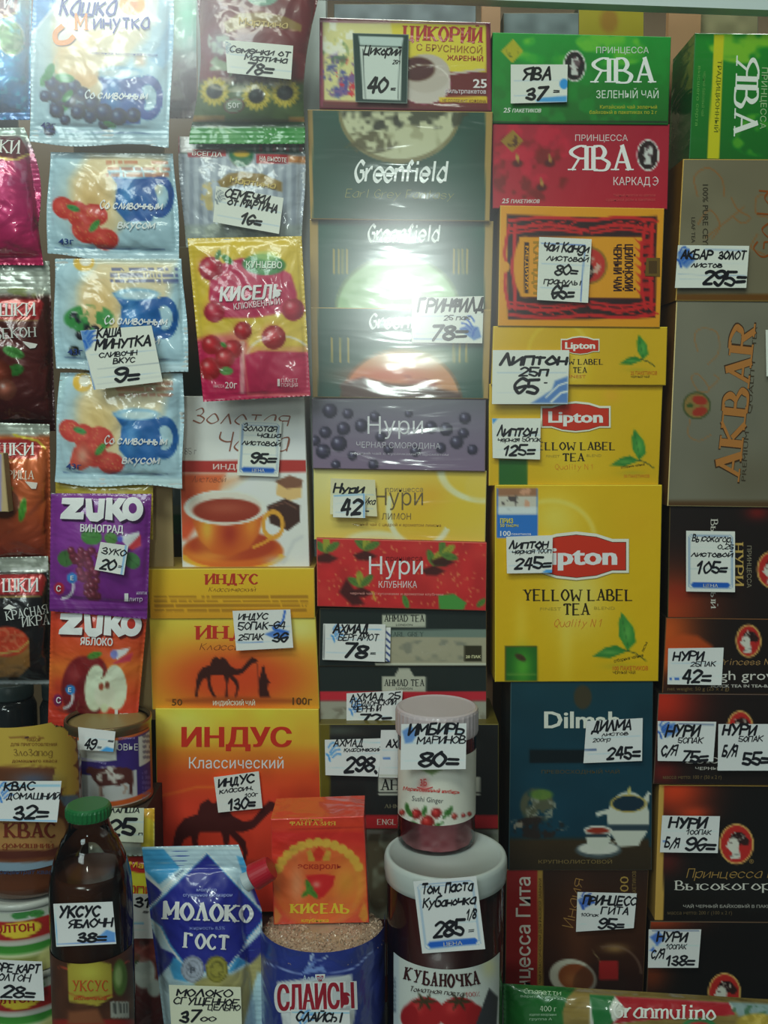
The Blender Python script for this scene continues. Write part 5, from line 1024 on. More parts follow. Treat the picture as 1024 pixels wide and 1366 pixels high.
def ak2(q):
    q.fill((118, 114, 98)); q.noise(.04, 40, 3); q.rect(880, 668, 1140, 680, (84, 58, 32), 6).glow(1000, 640, 60, 40, (96, 86, 66), .5)
    for c_ in ([(930, 468), (926, 448), (936, 438), (956, 444), (958, 470), (944, 486)], [(920, 560), (918, 580), (932, 588), (948, 580)], [(922, 504), (932, 500), (946, 520), (932, 522), (922, 504)], [(944, 520), (958, 506), (952, 500)]):
        q.line([tuple(v) for v in catmull(c_, 6)], 1.6, (150, 104, 58), .8)
    q.ell(929, 541, 19, 18.5, (70, 80, 46), 1.2).ell(929, 541, 16.5, 16, (138, 110, 58), 1.2).ell(933, 534, 10, 6, (156, 50, 34), 1.5, 1, 15).ell(933, 549, 10, 6, (156, 50, 34), 1.5, 1, -15).leaf(920, 541, 9, 6, 0, (60, 84, 40))
T = carton('tea_box', 'tall gold and grey tea box with large copper letters running sideways', [(903, 402), (1130, 403), (1130, 677), (891, 674)], .000, .085, ak2, (110, 76, 36), m='dark_wrap', edge=(225, 200, 140))
L = T.L('emblem_lettering'); L.text('AKBAR', 986, 645, 33, (66, 44, 24), w=216, font='s', bold=.30, rot=-84).text('AKBAR', 985.5, 643, 31.5, (172, 112, 54), w=212, font='s', bold=.24, rot=-84).done()
L = T.L(); L.text('PREMIUM', 994, 642, 6, (64, 54, 38), w=66, rot=-86, bold=.0).text('QUALITY', 1002, 552, 6, (64, 54, 38), w=74, rot=-86).text('TEA', 1008, 462, 6, (64, 54, 38), w=26, rot=-86).done()
NB = (30, 22, 20)
def flame(q, x0, y0, x1, y1, hi=(200, 84, 28)):
    q.glow(x0, y0, (x1-x0), (y1-y0), hi, .95).glow(x0+10, y0+(y1-y0)*.7, (x1-x0)*.8, (y1-y0)*.25, (216, 96, 34), .6)
def n1(q): q.fill(NB); q.glow(885, 815, 62, 55, (180, 66, 26), .95).glow(905, 790, 20, 14, (150, 40, 24), .5).glow(1010, 684, 16, 10, (120, 24, 20), .8); lady(q, 1030, 760, 21, 25)
T = carton('tea_box', 'black tea box standing on its side with a flame corner, under the tall gold box', [(894, 675), (1130, 678), (1130, 826), (891, 823)], .003, .075, n1, (34, 28, 16), m='dark_wrap', edge=(80, 66, 40))
L = T.L(); L.text('НУРИ', 978, 723, 13, (190, 156, 84), w=60, font='s', rot=90, bold=.2).text('ПРИНЦЕССА', 996, 728, 6, (140, 130, 110), w=56, rot=90).text('Высокогорный', 948, 692, 9, (196, 190, 180), w=120, font='s', rot=90, bold=.17).done()
def n2(q): q.fill(NB); flame(q, 888, 845, 930, 900); q.poly([(888, 854), (910, 846), (930, 848), (950, 862), (950, 880), (888, 880)], (190, 76, 28), 6, .8); lady(q, 998, 855, 17, 22)
T = carton('tea_box', 'flat black and flame tea box with a 42= price tag and a cameo lady', [(889, 825), (1130, 828), (1130, 925), (884, 924)], -.001, .075, n2, (34, 28, 22), m='dark_wrap', edge=(110, 70, 40))
L = T.L(); L.text('Princess Noori', 958, 887, 8, (176, 136, 84), w=92, font='i', bold=.1, shear=.2).text('High grown', 939, 907, 13, (206, 200, 192), w=110, bold=0).text('BLACK TEA IN TEA-BAGS', 948, 917, 4, (186, 180, 172), w=90, bold=.02).text('net weight: 50 g (25 x 2 g)', 890, 921, 5, (120, 96, 60), w=82).done()
def n3(q): q.fill(NB); q.glow(884, 935, 46, 44, (190, 46, 26), .95).glow(884, 1030, 22, 18, (140, 30, 22), .6); lady(q, 987, 972, 18, 24)
T = carton('tea_box', 'black tea box with two price tags side by side', [(879, 926), (1130, 928), (1130, 1047), (872, 1045)], -.004, .075, n3, (34, 28, 22), m='dark_wrap', edge=(90, 70, 60))
L = T.L(); L.text('Высокогорный', 914, 1018, 11, (196, 190, 182), w=170, font='s', bold=.18).text('ЧЕРНЫЙ БАЙХОВЫЙ', 927, 1027, 4, (186, 180, 172), w=90, bold=.02).text('масса нетто: 100 г (50 x 2 г)', 884, 1039, 5, (110, 90, 60), w=78).done()
def n4(q): q.fill((22, 19, 18)); q.glow(900, 1054, 44, 34, (200, 60, 26), .98).glow(925, 1084, 22, 9, (200, 66, 32), .8).glow(888, 1150, 22, 18, (110, 30, 24), .6).rect(870, 1040, 884.5, 1240, (186, 146, 70), 1); lady(q, 982, 1126, 23, 27)
T = carton('tea_box', 'large black tea box with a gold left edge and a red cameo of a lady', [(880, 1048), (1130, 1050), (1130, 1230), (874, 1228)], .000, .08, n4, (160, 124, 60), m='dark_wrap', edge=(190, 150, 76))
L = T.L(); L.text('Принцесса Нури', 915, 1171, 12, (156, 122, 66), w=150, font='i', bold=.1, shear=.25).text('Высокогорный', 899, 1187, 12, (196, 192, 184), w=178, font='s', bold=.17).text('ЧАЙ ЧЕРНЫЙ БАЙХОВЫЙ В ПАКЕТИКАХ', 911, 1211, 4, (150, 146, 140), w=140, bold=.02).text('масса нетто: 200 г (100 x 2 г)', 890, 1220, 5, (96, 80, 56), w=86).text('®', 999, 1152, 6, (150, 120, 70)).done()
def n5(q): q.fill((20, 17, 17)); q.glow(872, 1225, 50, 16, (180, 66, 30), .9).glow(868, 1302, 24, 22, (120, 50, 24), .8); lady(q, 966, 1324, 22, 26)
T = carton('tea_box', 'black tea box at the bottom right, behind the pasta packet', [(868, 1230), (1130, 1232), (1130, 1339), (862, 1338)], -.003, .08, n5, (30, 24, 20), m='dark_wrap', edge=(80, 60, 44))
# ------------------------------------------------------------------ cans, cups, jars and bottle in front
def XY(px, Y, py=1200):
    return float(at(px, py, Y)[0]), Y
# three stacked instant mash cups under the kvass bottle
cupw = mat('cup_print', 0.4, coat=.3)
cx, cy = XY(36, -.12, 1250); cz = zat(1208, -.163); ch = (cz-ZF)/3
def cup_paint(q):
    q.vg([(1180, (200, 200, 190)), (1216, (205, 208, 200)), (1217, (150, 40, 36)), (1236, (150, 36, 34))])
def cup(label, k):
    z1 = cz-k*ch; e, v = expected(36, 1270)
    t = empty('instant_cup', (cx, cy, z1-ch), label, 'cup', 'stacked instant mash cups')
    r = .0435
    lathe('cup_wall', [(r*.86, z1-ch), (r*.97, z1-.006)], cx, cy, cupw, t, C=albedo((166, 168, 160), e, v))
    lathe('cup_rim', [(r*.96, z1-.006), (r, z1-.005), (r, z1-.001), (r*.95, z1)], cx, cy, cupw, t, C=albedo((160, 162, 156), e, v))
    def pt(q):
        n = len(q.Y); top = q.Y[0]; bot = q.Y[-1]; f = (q.Y-top[None, :])/(bot-top)[None, :]; yy = q.Y.copy(); q.Y = f*100; 
        q.vg([(0, (168, 172, 160)), (13, (174, 178, 168)), (14, (158, 36, 34)), (44, (150, 34, 32)), (46, (172, 172, 162)), (52, (172, 172, 162)), (54, (52, 120, 44)), (66, (60, 130, 48)), (68, (196, 200, 170)), (76, (126, 130, 70)), (100, (160, 150, 84))])
        X = q.X; q.ell(28, 28, 30, 15, (130, 40, 30), 1.5).ell(27, 28, 28, 13, (214, 176, 50), 1.5).leaf(28, 4, 26, 14, 0, (56, 120, 60)).leaf(48, 6, 24, 12, 20, (60, 124, 58)).ell(70, 84, 20, 20, (190, 186, 120), 6, .8); q.Y = yy
    wrap_label('cup_print', cx, cy, r*.972, z1-ch+.001, z1-.007, pt, e, v, M['label'], t)
    S = cyl(cx, cy, r*.975); L = Layer('lettering', S, e, v, t, M['ink'], .0003)
    y = float(proj(np.array([cx, cy-r, z1-.006-(ch-.007)*.33]))[1])
    L.text('РОЛТОН', -16, y, 10, (150, 40, 30), w=62, bold=.04, rot=-4).text('САРТОШКА'[:0] or 'А', 70, y-8, 9, (205, 190, 180), w=8, bold=.02).done()
for k, lab in enumerate(('white red and green instant mash cup directly under the kvass bottle', 'white red and green instant mash cup under another one, at the lower left corner', 'lowest instant mash cup of the stack, only just in the picture')): cup(lab, k)

# kvass bottle
e, v = expected(40, 1080)
cx, cy = XY(38, -.12, 1090); zt_ = zat(968, -.15); zb = cz; r = .0445
t = empty('kvass_bottle', (cx, cy, zb), 'stout brown kvass bottle with a scalloped golden label, lower left', 'bottle')
kb = mat('brown_plastic', .2, coat=.5); kc = albedo((92, 50, 30), e, v)
prof = [(r*.72, zb), (r*.9, zb+.004), (r*.97, zb+.014), (r*.93, zb+.022), (r, zb+.030), (r, zt_-.040), (r*.9, zt_-.030), (r*.6, zt_-.026), (r*.4, zt_-.024)]
lathe('bottle_body', prof, cx, cy, kb, t, C=kc)
lathe('screw_cap', [(r*.4, zt_-.025), (r*.4, zt_-.016), (r*.36, zt_-.015)], cx, cy, plain('brown_cap', (80, 50, 40), .4), t)
def kv(q):
    q.fill((104, 58, 34)).noise(.15, 16, 3)
    gold = (180, 150, 62)
    q.poly([(-40, 975), (96, 975), (92, 1000), (78, 1024), (-40, 1022)], gold, 2)
    for x, y, rr in ((-8, 978, 12), (8, 974, 12), (26, 972, 13), (44, 972, 13), (62, 975, 13), (78, 982, 13), (90, 994, 12), (92, 1010, 12), (84, 1024, 12), (82, 1040, 12), (94, 1032, 11), (98, 1048, 10), (92, 1058, 9)): q.ell(x, y, rr, rr, gold, 1.5)
    q.small(12, 62, 984, 1, 5, (110, 60, 30), .6).line([(-5, 1022), (40, 1020), (74, 1024)], 1.5, (130, 90, 40), .7)
    q.glow(45, 1040, 26, 10, (70, 90, 120), .8); q.poly([(78, 1062), (104, 1060), (108, 1070), (86, 1076)], (90, 110, 130), 3)
    q.rect(-50, 1096, 78, 1136, (160, 116, 66), 2).ell(76, 1110, 12, 20, (160, 116, 66), 3).poly([(-50, 1134), (60, 1134), (82, 1128), (74, 1142), (20, 1147), (-50, 1144)], (80, 36, 26), 3)
    q.poly([(-50, 1148), (30, 1151), (70, 1148), (98, 1138), (98, 1160), (60, 1172), (10, 1173), (-50, 1168)], (120, 140, 156), 2)
o = wrap_label('bottle_label', cx, cy, r+.0004, zb+.030, zt_+.003, kv, e, v, M['label'], t, th=86)
import bmesh
bm = bmesh.new(); bm.from_mesh(o.data); ox, oy, oz = cx, cy, zb
def keep(f):
    c_ = f.calc_center_median(); X_, Y_ = proj(np.array([c_.x+ox, c_.y+oy, c_.z+oz]))
    return Y_ > 984 or any((X_-a_)**2+(Y_-b_)**2 < 13.5**2 for a_, b_ in ((-28, 980), (-8, 978), (8, 974), (26, 972), (44, 972), (62, 975), (78, 982), (90, 994)))
bmesh.ops.delete(bm, geom=[f for f in bm.faces if not keep(f)], context='FACES'); bm.to_mesh(o.data); bm.free()
L = Layer('lettering', cyl(cx, cy, r+.0005), e, v, t, M['ink'], .0003)
L.text('НАБОР', 36, 989, 4, (110, 60, 30), w=18).text('ДЛЯ ПРИГОТОВЛЕНИЯ', 14, 995, 4, (110, 60, 30), w=62).text('ЗлоЗапод', 18, 1008, 9, (110, 80, 40), w=52, font='s', bold=.12).text('домашнего кваса', 16, 1017, 4.5, (110, 60, 30), w=60).text('КВАС', 4, 1117, 19, (104, 40, 26), w=70, font='s', bold=.24).text('домашний', 2, 1131, 8, (120, 50, 30), w=70, font='s', bold=.18).text('концентрат кваса', -6, 1166, 6, (50, 60, 90), w=80, bold=.01, shear=.2).done()

# can of condensed milk with a cow, on its riser
cx, cy = XY(146, -.042, 1020); zt_ = zat(955, -.042); zb = zat(1086, -.082); r = .0392
g = Geo(); g.box((cx-.036, -.078, ZF), (cx+.040, -.006, zb), (1, 1, 1)); o = g.out('riser', plain('riser_board', (66, 50, 42), .7)); tag(o, 'dark riser block under the cow can', 'block')
e, v = expected(146, 1030); t = empty('milk_can', (cx, cy, zb), 'blue and white tin can with a brown and white cow', 'can')
tin = plain('tin', (150, 130, 96), .3, metal=.8)
lathe('can_body', [(r*.97, zb), (r, zb+.002), (r, zb+.004), (r*.985, zb+.006), (r*.985, zt_-.008), (r, zt_-.005), (r, zt_-.001), (r*.97, zt_), (r*.93, zt_-.003)], cx, cy, tin, t, cap1=False)
lathe('can_lid', [(r*.93, zt_-.004), (r*.8, zt_-.0035), (r*.78, zt_-.003)], cx, cy, plain('can_lid', (150, 128, 78), .45), t, cap0=True)
def cw(q):
    top = q.Y[0][None, :]; bot = q.Y[-1][None, :]; f = (q.Y-top)/(bot-top)
    q.fill((60, 44, 116)); q.mix((q.X < 156)*(f > .0)*(f < .32)*1., (206, 208, 200)); q.mix((q.X > 185)*(f > .06)*(f < .50)*1., (200, 202, 196)); q.mix((q.X > 206)*1., (60, 44, 116))
    q.mix((f > .52)*(f < .92)*(q.X < 183)*(q.X > 60)*1., (190, 194, 196)); q.mix((f > .92)*1., (196, 92, 40)); q.mix((f < .05)*1., (190, 96, 50)); q.mix((f > .975)*1., (190, 190, 180))
    y0 = 1020
    br = (84, 44, 40)
    q.poly([(114, y0+7), (118, y0+2), (124, y0+4), (134, y0+5), (150, y0+3), (170, y0+4), (177, y0+8), (178, y0+22), (176, y0+40), (172, y0+40), (172, y0+26), (166, y0+24), (160, y0+28), (146, y0+28), (136, y0+30), (138, y0+42), (132, y0+42), (131, y0+28), (124, y0+20), (121, y0+13), (115, y0+12)], br, 1.3)
    q.cloud((200, 196, 190), 7, .5, 5, .95, win=(146, y0+14, 20, 13)).poly([(163, y0+24), (171, y0+30), (166, y0+40), (163, y0+40), (166, y0+32)], (170, 150, 140), 1.2).line([(134, y0+30), (134, y0+41)], 3, (170, 150, 140))
    q.small(190, 203, 982, 5, 7, (90, 90, 110), .7, 3).small(190, 204, 1030, 6, 7, (120, 110, 180), .5, 4)
wrap_label('can_label', cx, cy, r*.985+.0004, zb+.005, zt_-.009, cw, e, v, M['label'], t, th=84)
L = Layer('lettering', cyl(cx, cy, r), e, v, t, M['ink'], .0003); L.text('ОВЬЕ', 156, 1001, 9, (210, 210, 216), w=28, bold=0).text('сгущенное', 158, 986, 3.5, (150, 140, 200), w=22).text('молоко цельное', 108, 1013, 4, (150, 140, 200), w=34, rot=12).done()

# soup packets below the can
T = pouch('soup_packet', 'white and yellow soup packet with a black 25 on it, below the cow can', [(118, 1083), (206, 1078), (206, 1142), (118, 1142)], -.094, .005, lambda q: q.fill((206, 206, 186)).rect(188, 1080, 206, 1146, (214, 186, 50), 3).poly([(170, 1070), (210, 1070), (210, 1100), (200, 1092), (186, 1086), (170, 1084)], (212, 160, 50), 3).rect(110, 1130, 192, 1150, (176, 186, 176), 3), cat='packet', seed=71)
def maggi(q):
    q.vg([(1130, (186, 186, 60)), (1140, (190, 182, 40)), (1195, (196, 190, 50)), (1200, (190, 196, 190)), (1236, (186, 190, 186)), (1250, (130, 60, 50)), (1280, (110, 40, 34)), (1366, (70, 24, 24))]).ell(196, 1152, 33, 13, (166, 36, 30), 1.5).ell(192, 1298, 15, 21, (184, 190, 182), 3).ell(206, 1318, 10, 12, (176, 184, 176), 3).leaf(176, 1280, 24, 16, -30, (40, 84, 40)).line([(170, 1280), (200, 1260)], 4, (160, 84, 70), .7).cloud((140, 60, 50), 16, .5, 5, .7, win=(185, 1265, 30, 20))
T = pouch('soup_packet', 'yellow soup packet with red oval and garlic, between vinegar bottle and milk pouch', [(146, 1132), (236, 1134), (240, 1428), (150, 1428)], -.088, .006, maggi, cat='packet', seed=73)
T.L().text('Маг', 172, 1157, 8, (206, 170, 50), w=26, bold=.03, rot=4).text('апи', 170, 1192, 14, (170, 50, 30), w=34, font='i', bold=.14).done()

# vinegar bottle: glass shell, dark liquid, label, green cap
cx, cy = XY(121, -.20, 1180); zc1 = zat(1072, -.2); zc0 = zat(1109, -.228); r = .0315; e, v = expected(120, 1230)
t = empty('vinegar_bottle', (cx, cy, ZF), 'clear bottle of brown vinegar with a ribbed green cap', 'bottle')
sh = zat(1200, -.22)
nr = .0142
prof = [(r*.9, ZF), (r, ZF+.004), (r, sh), (r*.97, sh+.010), (r*.86, sh+.024), (r*.66, sh+.040), (nr*1.35, zc0-.016), (nr*1.1, zc0-.006), (nr, zc0+.004)]
lathe('glass_shell', prof, cx, cy, clear('bottle_glass', (.93, .93, .90)), t, cap1=False)
lz = zat(1158, -.2)
li = []
for rr_, zz in prof:
    if zz < lz: li.append((max(rr_-.002, .002), max(zz, ZF+.002)))
rl = np.interp(lz, [q[1] for q in prof], [q[0] for q in prof])-.002; li.append((rl, lz))
lathe('vinegar', li, cx, cy, plain('vinegar_liquid', (84, 46, 26), .15, coat=.3), t)
# ribbed cap
n_ = 96; a = np.linspace(0, 2*math.pi, n_, endpoint=False); V = []; rc = .0170
for zz, rr_ in ((zc0, rc*.98), (zc0+.002, rc), (zc1-.003, rc), (zc1-.001, rc*.96), (zc1, rc*.88)):
    ra = rr_+(.0004*np.cos(a*32) if zc0 < zz < zc1-.001 else 0); V.append(np.stack([cx+ra*np.cos(a), cy+ra*np.sin(a), np.full(n_, zz)], 1))
Fc = [[i*n_+j, i*n_+(j+1) % n_, (i+1)*n_+(j+1) % n_, (i+1)*n_+j] for i in range(4) for j in range(n_)]+[[4*n_+j for j in range(n_)], [j for j in range(n_)][::-1]]
o = build('screw_cap', np.concatenate(V), Fc, plain('green_cap', (34, 112, 60), .35), t); o['label'] = 'ribbed green screw cap'
def vin(q):
    q.fill((72, 40, 26)); q.noise(.2, 14, 4).line([(78, 1290), (110, 1297), (150, 1293), (172, 1282)], 2, (150, 60, 40))
    q.poly([(90, 1288), (96, 1282), (108, 1280), (130, 1282), (148, 1286), (150, 1330), (130, 1342), (92, 1336)], (156, 140, 50), 2).glow(120, 1297, 18, 12, (180, 176, 70), .7).ell(160, 1304, 10, 24, (74, 100, 40), 2).ell(158, 1302, 5, 14, (150, 170, 110), 3, .8).rect(148, 1336, 172, 1358, (150, 150, 140), 1.5)
    for k in range(6): q.rect(150+k*3.6, 1338, 151.6+k*3.6, 1352, (60, 60, 56), .8)
    q.rect(60, 1360, 180, 1372, (130, 30, 24), 3).poly([(92, 1350), (130, 1346), (140, 1366), (90, 1366)], (120, 70, 44), 5).line([(92, 1326), (120, 1332), (150, 1328)], 2, (150, 60, 30))
wrap_label('bottle_label', cx, cy, r+.0004, ZF+.02, zat(1286, -.232), vin, e, v, M['label'], t, th=85)
L = Layer('lettering', cyl(cx, cy, r+.0006), e, v, t, M['ink'], .0003); L.text('УКСУС', 96, 1322, 14, (176, 66, 30), w=48, font='s', bold=.16).text('яблочный', 98, 1334, 5, (170, 70, 30), w=44, bold=.01).done()

# milk doypack with a spout
def milk(q):
    nv = (34, 38, 120)
    q.fill((168, 190, 200)); q.poly([(188, 1130), (216, 1130), (240, 1158), (212, 1180), (192, 1160)], (62, 140, 186), 1.5)
    q.poly([(188, 1165), (214, 1186), (190, 1200)], nv, 2).poly([(185, 1165), (216, 1190), (198, 1230), (215, 1265), (238, 1275), (205, 1310), (180, 1320)], nv, 2)
    q.poly([(360, 1195), (345, 1215), (352, 1240), (330, 1262), (316, 1275), (340, 1290), (360, 1280)], nv, 2)
    q.line([(192, 1166), (216, 1188), (238, 1166)], 2.5, (206, 216, 222)).line([(230, 1172), (245, 1160)], 2, (60, 80, 110))
    q.poly([(316, 1142), (326, 1144), (338, 1184), (326, 1176)], (66, 146, 192), 2).poly([(334, 1186), (356, 1180), (356, 1216), (342, 1206)], (60, 36, 130), 2)
    D = [(276, 1140), (351, 1220), (348, 1230), (330, 1250), (322, 1268), (302, 1290), (276, 1296), (246, 1284), (228, 1260), (216, 1236), (198, 1222), (198, 1216)]
    q.poly([(276, 1136), (355, 1219), (352, 1232), (334, 1252), (304, 1294), (276, 1300), (243, 1288), (224, 1262), (212, 1238), (194, 1222), (194, 1214)], (206, 216, 224), 1.5).poly([(276, 1138), (353, 1220), (349, 1231), (332, 1251), (303, 1292), (276, 1298), (245, 1286), (226, 1261), (214, 1237), (196, 1221), (196, 1215)], (60, 130, 180), 1.2).poly(D, (36, 40, 128), 1.2)
    q.poly([(232, 1276), (246, 1288), (250, 1310), (232, 1306), (226, 1290)], (62, 140, 186), 3).poly([(305, 1294), (316, 1276), (330, 1284), (306, 1298)], (62, 140, 186), 2)
    q.poly([(352, 1268), (354, 1290), (340, 1310), (324, 1372), (300, 1372), (300, 1320), (262, 1318), (256, 1306), (310, 1300), (336, 1284)], (150, 142, 92), 4).poly([(344, 1295), (356, 1310), (352, 1372), (326, 1372)], (160, 190, 200), 3)
    for x, c in ((257, (150, 156, 172)), (289, (140, 132, 56))): q.ell(x, 1293, 15.5, 18, c, 1.2).ring(x, 1293, 14, 16.5, 1.4, tuple(np.array(c)*.7)).ring(x, 1293, 9, 11, 1.2, tuple(np.array(c)*.75)).cloud(tuple(np.array(c)*.6), 5, .5, 3, .8, win=(x, 1293, 9, 11))
    q.rect(180, 1130, 370, 1132, (190, 205, 212), 2).line([(194, 1150), (330, 1156)], 1, (140, 160, 170), .6)
T = pouch('milk_pouch', 'blue and white condensed milk pouch with a large navy diamond', [(189, 1130), (318, 1127), (356, 1474), (232, 1474)], -.142, .020, milk, m='film', cat='pouch', seed=81, seal=(.09, .01), wr=.0008, back=(60, 80, 150),
      wav=lambda s, t: (np.where(s > .5, (s-.5)*2, 0)*(22*np.clip(t*4, 0, 1)*np.clip((1-t)*1.3, 0, 1)), 0*s))
L = T.L(); L.text('МОЛОКО', 215, 1226, 22, (206, 216, 224), w=123, font='s', bold=.30, rot=2).text('ГОСТ', 243, 1264, 19, (206, 216, 224), w=62, font='s', bold=.28, rot=3).text('молоко', 262, 1189, 4.5, (140, 150, 200), w=27, bold=.01).text('сгущенное с сахаром', 244, 1196, 4.5, (140, 150, 200), w=66, bold=.01).text('жирность 8,5%', 252, 1240, 4.5, (110, 120, 180), w=48, bold=.01).text('Р', 253, 1298, 8, (90, 96, 110), w=6, bold=.02).done()
# spout and red cap lying along a tilted axis
def tilted(name, A, B, ra, rb, m, parent, n=28, label=None):
    A = np.array(A); B = np.array(B); d = B-A; L_ = np.linalg.norm(d); d /= L_; u = np.cross(d, [0, 1, 0]); u /= np.linalg.norm(u); w_ = np.cross(d, u)
    a = np.linspace(0, 2*math.pi, n, endpoint=False); V = []; pr = [(0, ra*.9), (.06, ra), (.9, rb), (1, rb*.9)]
    for t_, r_ in pr: V.append(A+d*L_*t_+r_*(np.cos(a)[:, None]*u+np.sin(a)[:, None]*w_))
    Fs = [[i*n+j, i*n+(j+1) % n, (i+1)*n+(j+1) % n, (i+1)*n+j] for i in range(3) for j in range(n)]+[list(range(n))[::-1], [3*n+j for j in range(n)]]
    o = build(name, np.concatenate(V), Fs, m, parent)
    if label: o['label'] = label
    return o
tilted('spout', at(326, 1178, -.150), at(340, 1170, -.150), .008, .007, plain('spout_plastic', (190, 205, 210), .4), T.root)
tilted('spout_cap', at(337, 1171, -.151), at(362, 1157, -.151), .0112, .0100, plain('red_cap', (190, 24, 44), .4), T.root, label='red screw cap')

# bag of slices: rounded blue printed bag with crumbs showing on top
cx, cy = XY(431, -.132, 1300); zt_ = zat(1234, -.13); r = .0520; e, v = expected(431, 1310)
t = empty('crisp_bag', (cx, cy, ZF), 'fat blue bag with large red letters and beige crumbs showing at the top', 'bag')
prof = [(r*.8, ZF), (r*.97, ZF+.006), (r, ZF+.02), (r*1.0, zt_-.010), (r*.97, zt_-.004), (r*.85, zt_-.001), (r*.5, zt_)]
lathe('bag_body', prof, cx, cy, M['film'], t, C=albedo((150, 128, 108), e, v))
def sl(q):
    q.fill((36, 48, 118)).noise(.08, 30, 3)
    q.poly([(369, 1310), (469, 1300), (474, 1350), (470, 1372), (378, 1372), (374, 1350)], (186, 190, 192), 2)
    q.line([tuple(p_) for p_ in catmull([(352, 1283), (380, 1294), (402, 1299)], 5)], 1.6, (130, 146, 200)).line([tuple(p_) for p_ in catmull([(435, 1300), (470, 1292), (497, 1268)], 5)], 1.6, (130, 146, 200))
    q.poly([(402, 1300), (410, 1288), (422, 1280), (416, 1292), (430, 1288), (436, 1298), (426, 1296)], (120, 146, 200), 1.2, .8).line([tuple(p_) for p_ in catmull([(412, 1286), (418, 1272), (414, 1278), (428, 1280), (436, 1276)], 4)], 1.8, (170, 186, 214), .9)
    q.poly([(476, 1330), (500, 1320), (500, 1372), (478, 1372)], (30, 40, 104), 4)
zl = zat(1270, -.184)
wrap_label('bag_print', cx, cy, r+.0008, ZF+.02, zl, sl, e, v, M['film'], t, th=100)
rr = random.Random(3); g = Geo(); cc = [albedo(c, e, v) for c in ((156, 132, 112), (176, 150, 126), (120, 98, 80), (190, 168, 146))]
for k in range(3600):
    a_ = rr.uniform(0, math.pi*2); R_ = r*math.sqrt(rr.uniform(.05, 1)); zz = float(np.interp(R_, [0, r*.5, r*.85, r*.97, r], [zt_, zt_, zt_-.001, zt_-.004, zt_-.006])); R_ = min(R_+.0003, r)
    s_ = rr.uniform(.0007, .0017); c_ = np.array([cx+R_*math.cos(a_), cy+R_*math.sin(a_), zz]); P = [c_+s_*np.array([rr.uniform(-1, 1), rr.uniform(-1, 1), rr.uniform(-1, 1)]) for _ in range(4)]
    g.add(P, [[0, 1, 2], [0, 3, 1], [0, 2, 3], [1, 3, 2]], cc[rr.randrange(4)])
o = g.out('crumbs', M['film'], t); o['kind'] = 'stuff'
L = Layer('lettering', cyl(cx, cy, r+.0008), e, v, t, M['ink'], .0003)
L.text('СЛАЙСЫ', 369, 1350, 37, (206, 206, 210), w=105, bold=.075, rot=-2).text('СЛАЙСЫ', 371, 1348, 34, (140, 30, 44), w=101, bold=.035, rot=-2).text('Алвия', 404, 1308, 7, (170, 186, 214), w=26, font='i', bold=.16).done()

# kissel block on the bag
def kis(q):
    q.vg([(1090, (190, 50, 30)), (1106, (206, 60, 34)), (1112, (196, 40, 34)), (1160, (204, 60, 36)), (1232, (206, 70, 50))])
    q.ell(425, 1180, 62, 58, (216, 96, 44), 8).glow(460, 1180, 30, 30, (222, 140, 50), .9).ring(415, 1178, 36, 40, 9, (222, 140, 90), .5, 8, 120, 290).glow(452, 1200, 8, 18, (236, 190, 140), .7)
    for k in range(13):
        a_ = math.radians(200+k*11.5); q.ell(425+57*math.cos(a_), 1176+52*math.sin(a_), 6.5, 6.5, (222, 160, 60), 1.5)
    q.ell(425, 1182, 52, 50, (212, 90, 42), 5, .9).glow(462, 1176, 20, 26, (220, 140, 50), .8).glow(396, 1180, 10, 26, (226, 150, 110), .6)
    q.poly([(409, 1136), (414, 1133), (420, 1146), (418, 1149), (411, 1148)], (190, 140, 50), 1.2).poly([(441, 1136), (436, 1133), (430, 1146), (432, 1149), (440, 1148)], (190, 140, 50), 1.2).poly([(425, 1128), (433, 1138), (428, 1148), (420, 1148), (417, 1138)], (196, 50, 30), 1.5)
    q.poly([(408, 1168), (430, 1166), (447, 1168), (444, 1182), (432, 1196), (424, 1200), (414, 1188)], (192, 34, 34), 1.8).glow(422, 1180, 5, 4, (236, 160, 140), .7).leaf(412, 1184, 22, 8, 70, (72, 118, 40)).leaf(410, 1190, 20, 7, 140, (76, 122, 40)).leaf(418, 1192, 16, 7, 50, (72, 118, 40))
    q.line([(362, 1106), (488, 1104)], 1.5, (150, 30, 24), .6).poly([(366, 1208), (376, 1222), (370, 1232), (362, 1232)], (216, 120, 60), 3).poly([(486, 1202), (478, 1222), (486, 1232), (492, 1222)], (216, 130, 50), 3)
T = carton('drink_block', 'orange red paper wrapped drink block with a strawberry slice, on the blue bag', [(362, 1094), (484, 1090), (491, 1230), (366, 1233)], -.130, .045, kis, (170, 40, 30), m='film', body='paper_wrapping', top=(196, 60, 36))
L = T.L(); L.text('эскароль', 397, 1159, 8, (166, 52, 30), w=58, bold=.03).text('КИСЕЛЬ', 386, 1218, 12, (206, 176, 50), w=80, font='s', bold=.3).text('клубника', 402, 1230, 5, (206, 176, 50), w=36, bold=.02).text('ФАНТАЗИЯ', 386, 1101, 5, (210, 160, 60), w=62, font='s', bold=.2).text('клубника', 400, 1095, 4, (210, 160, 60), w=30).done()

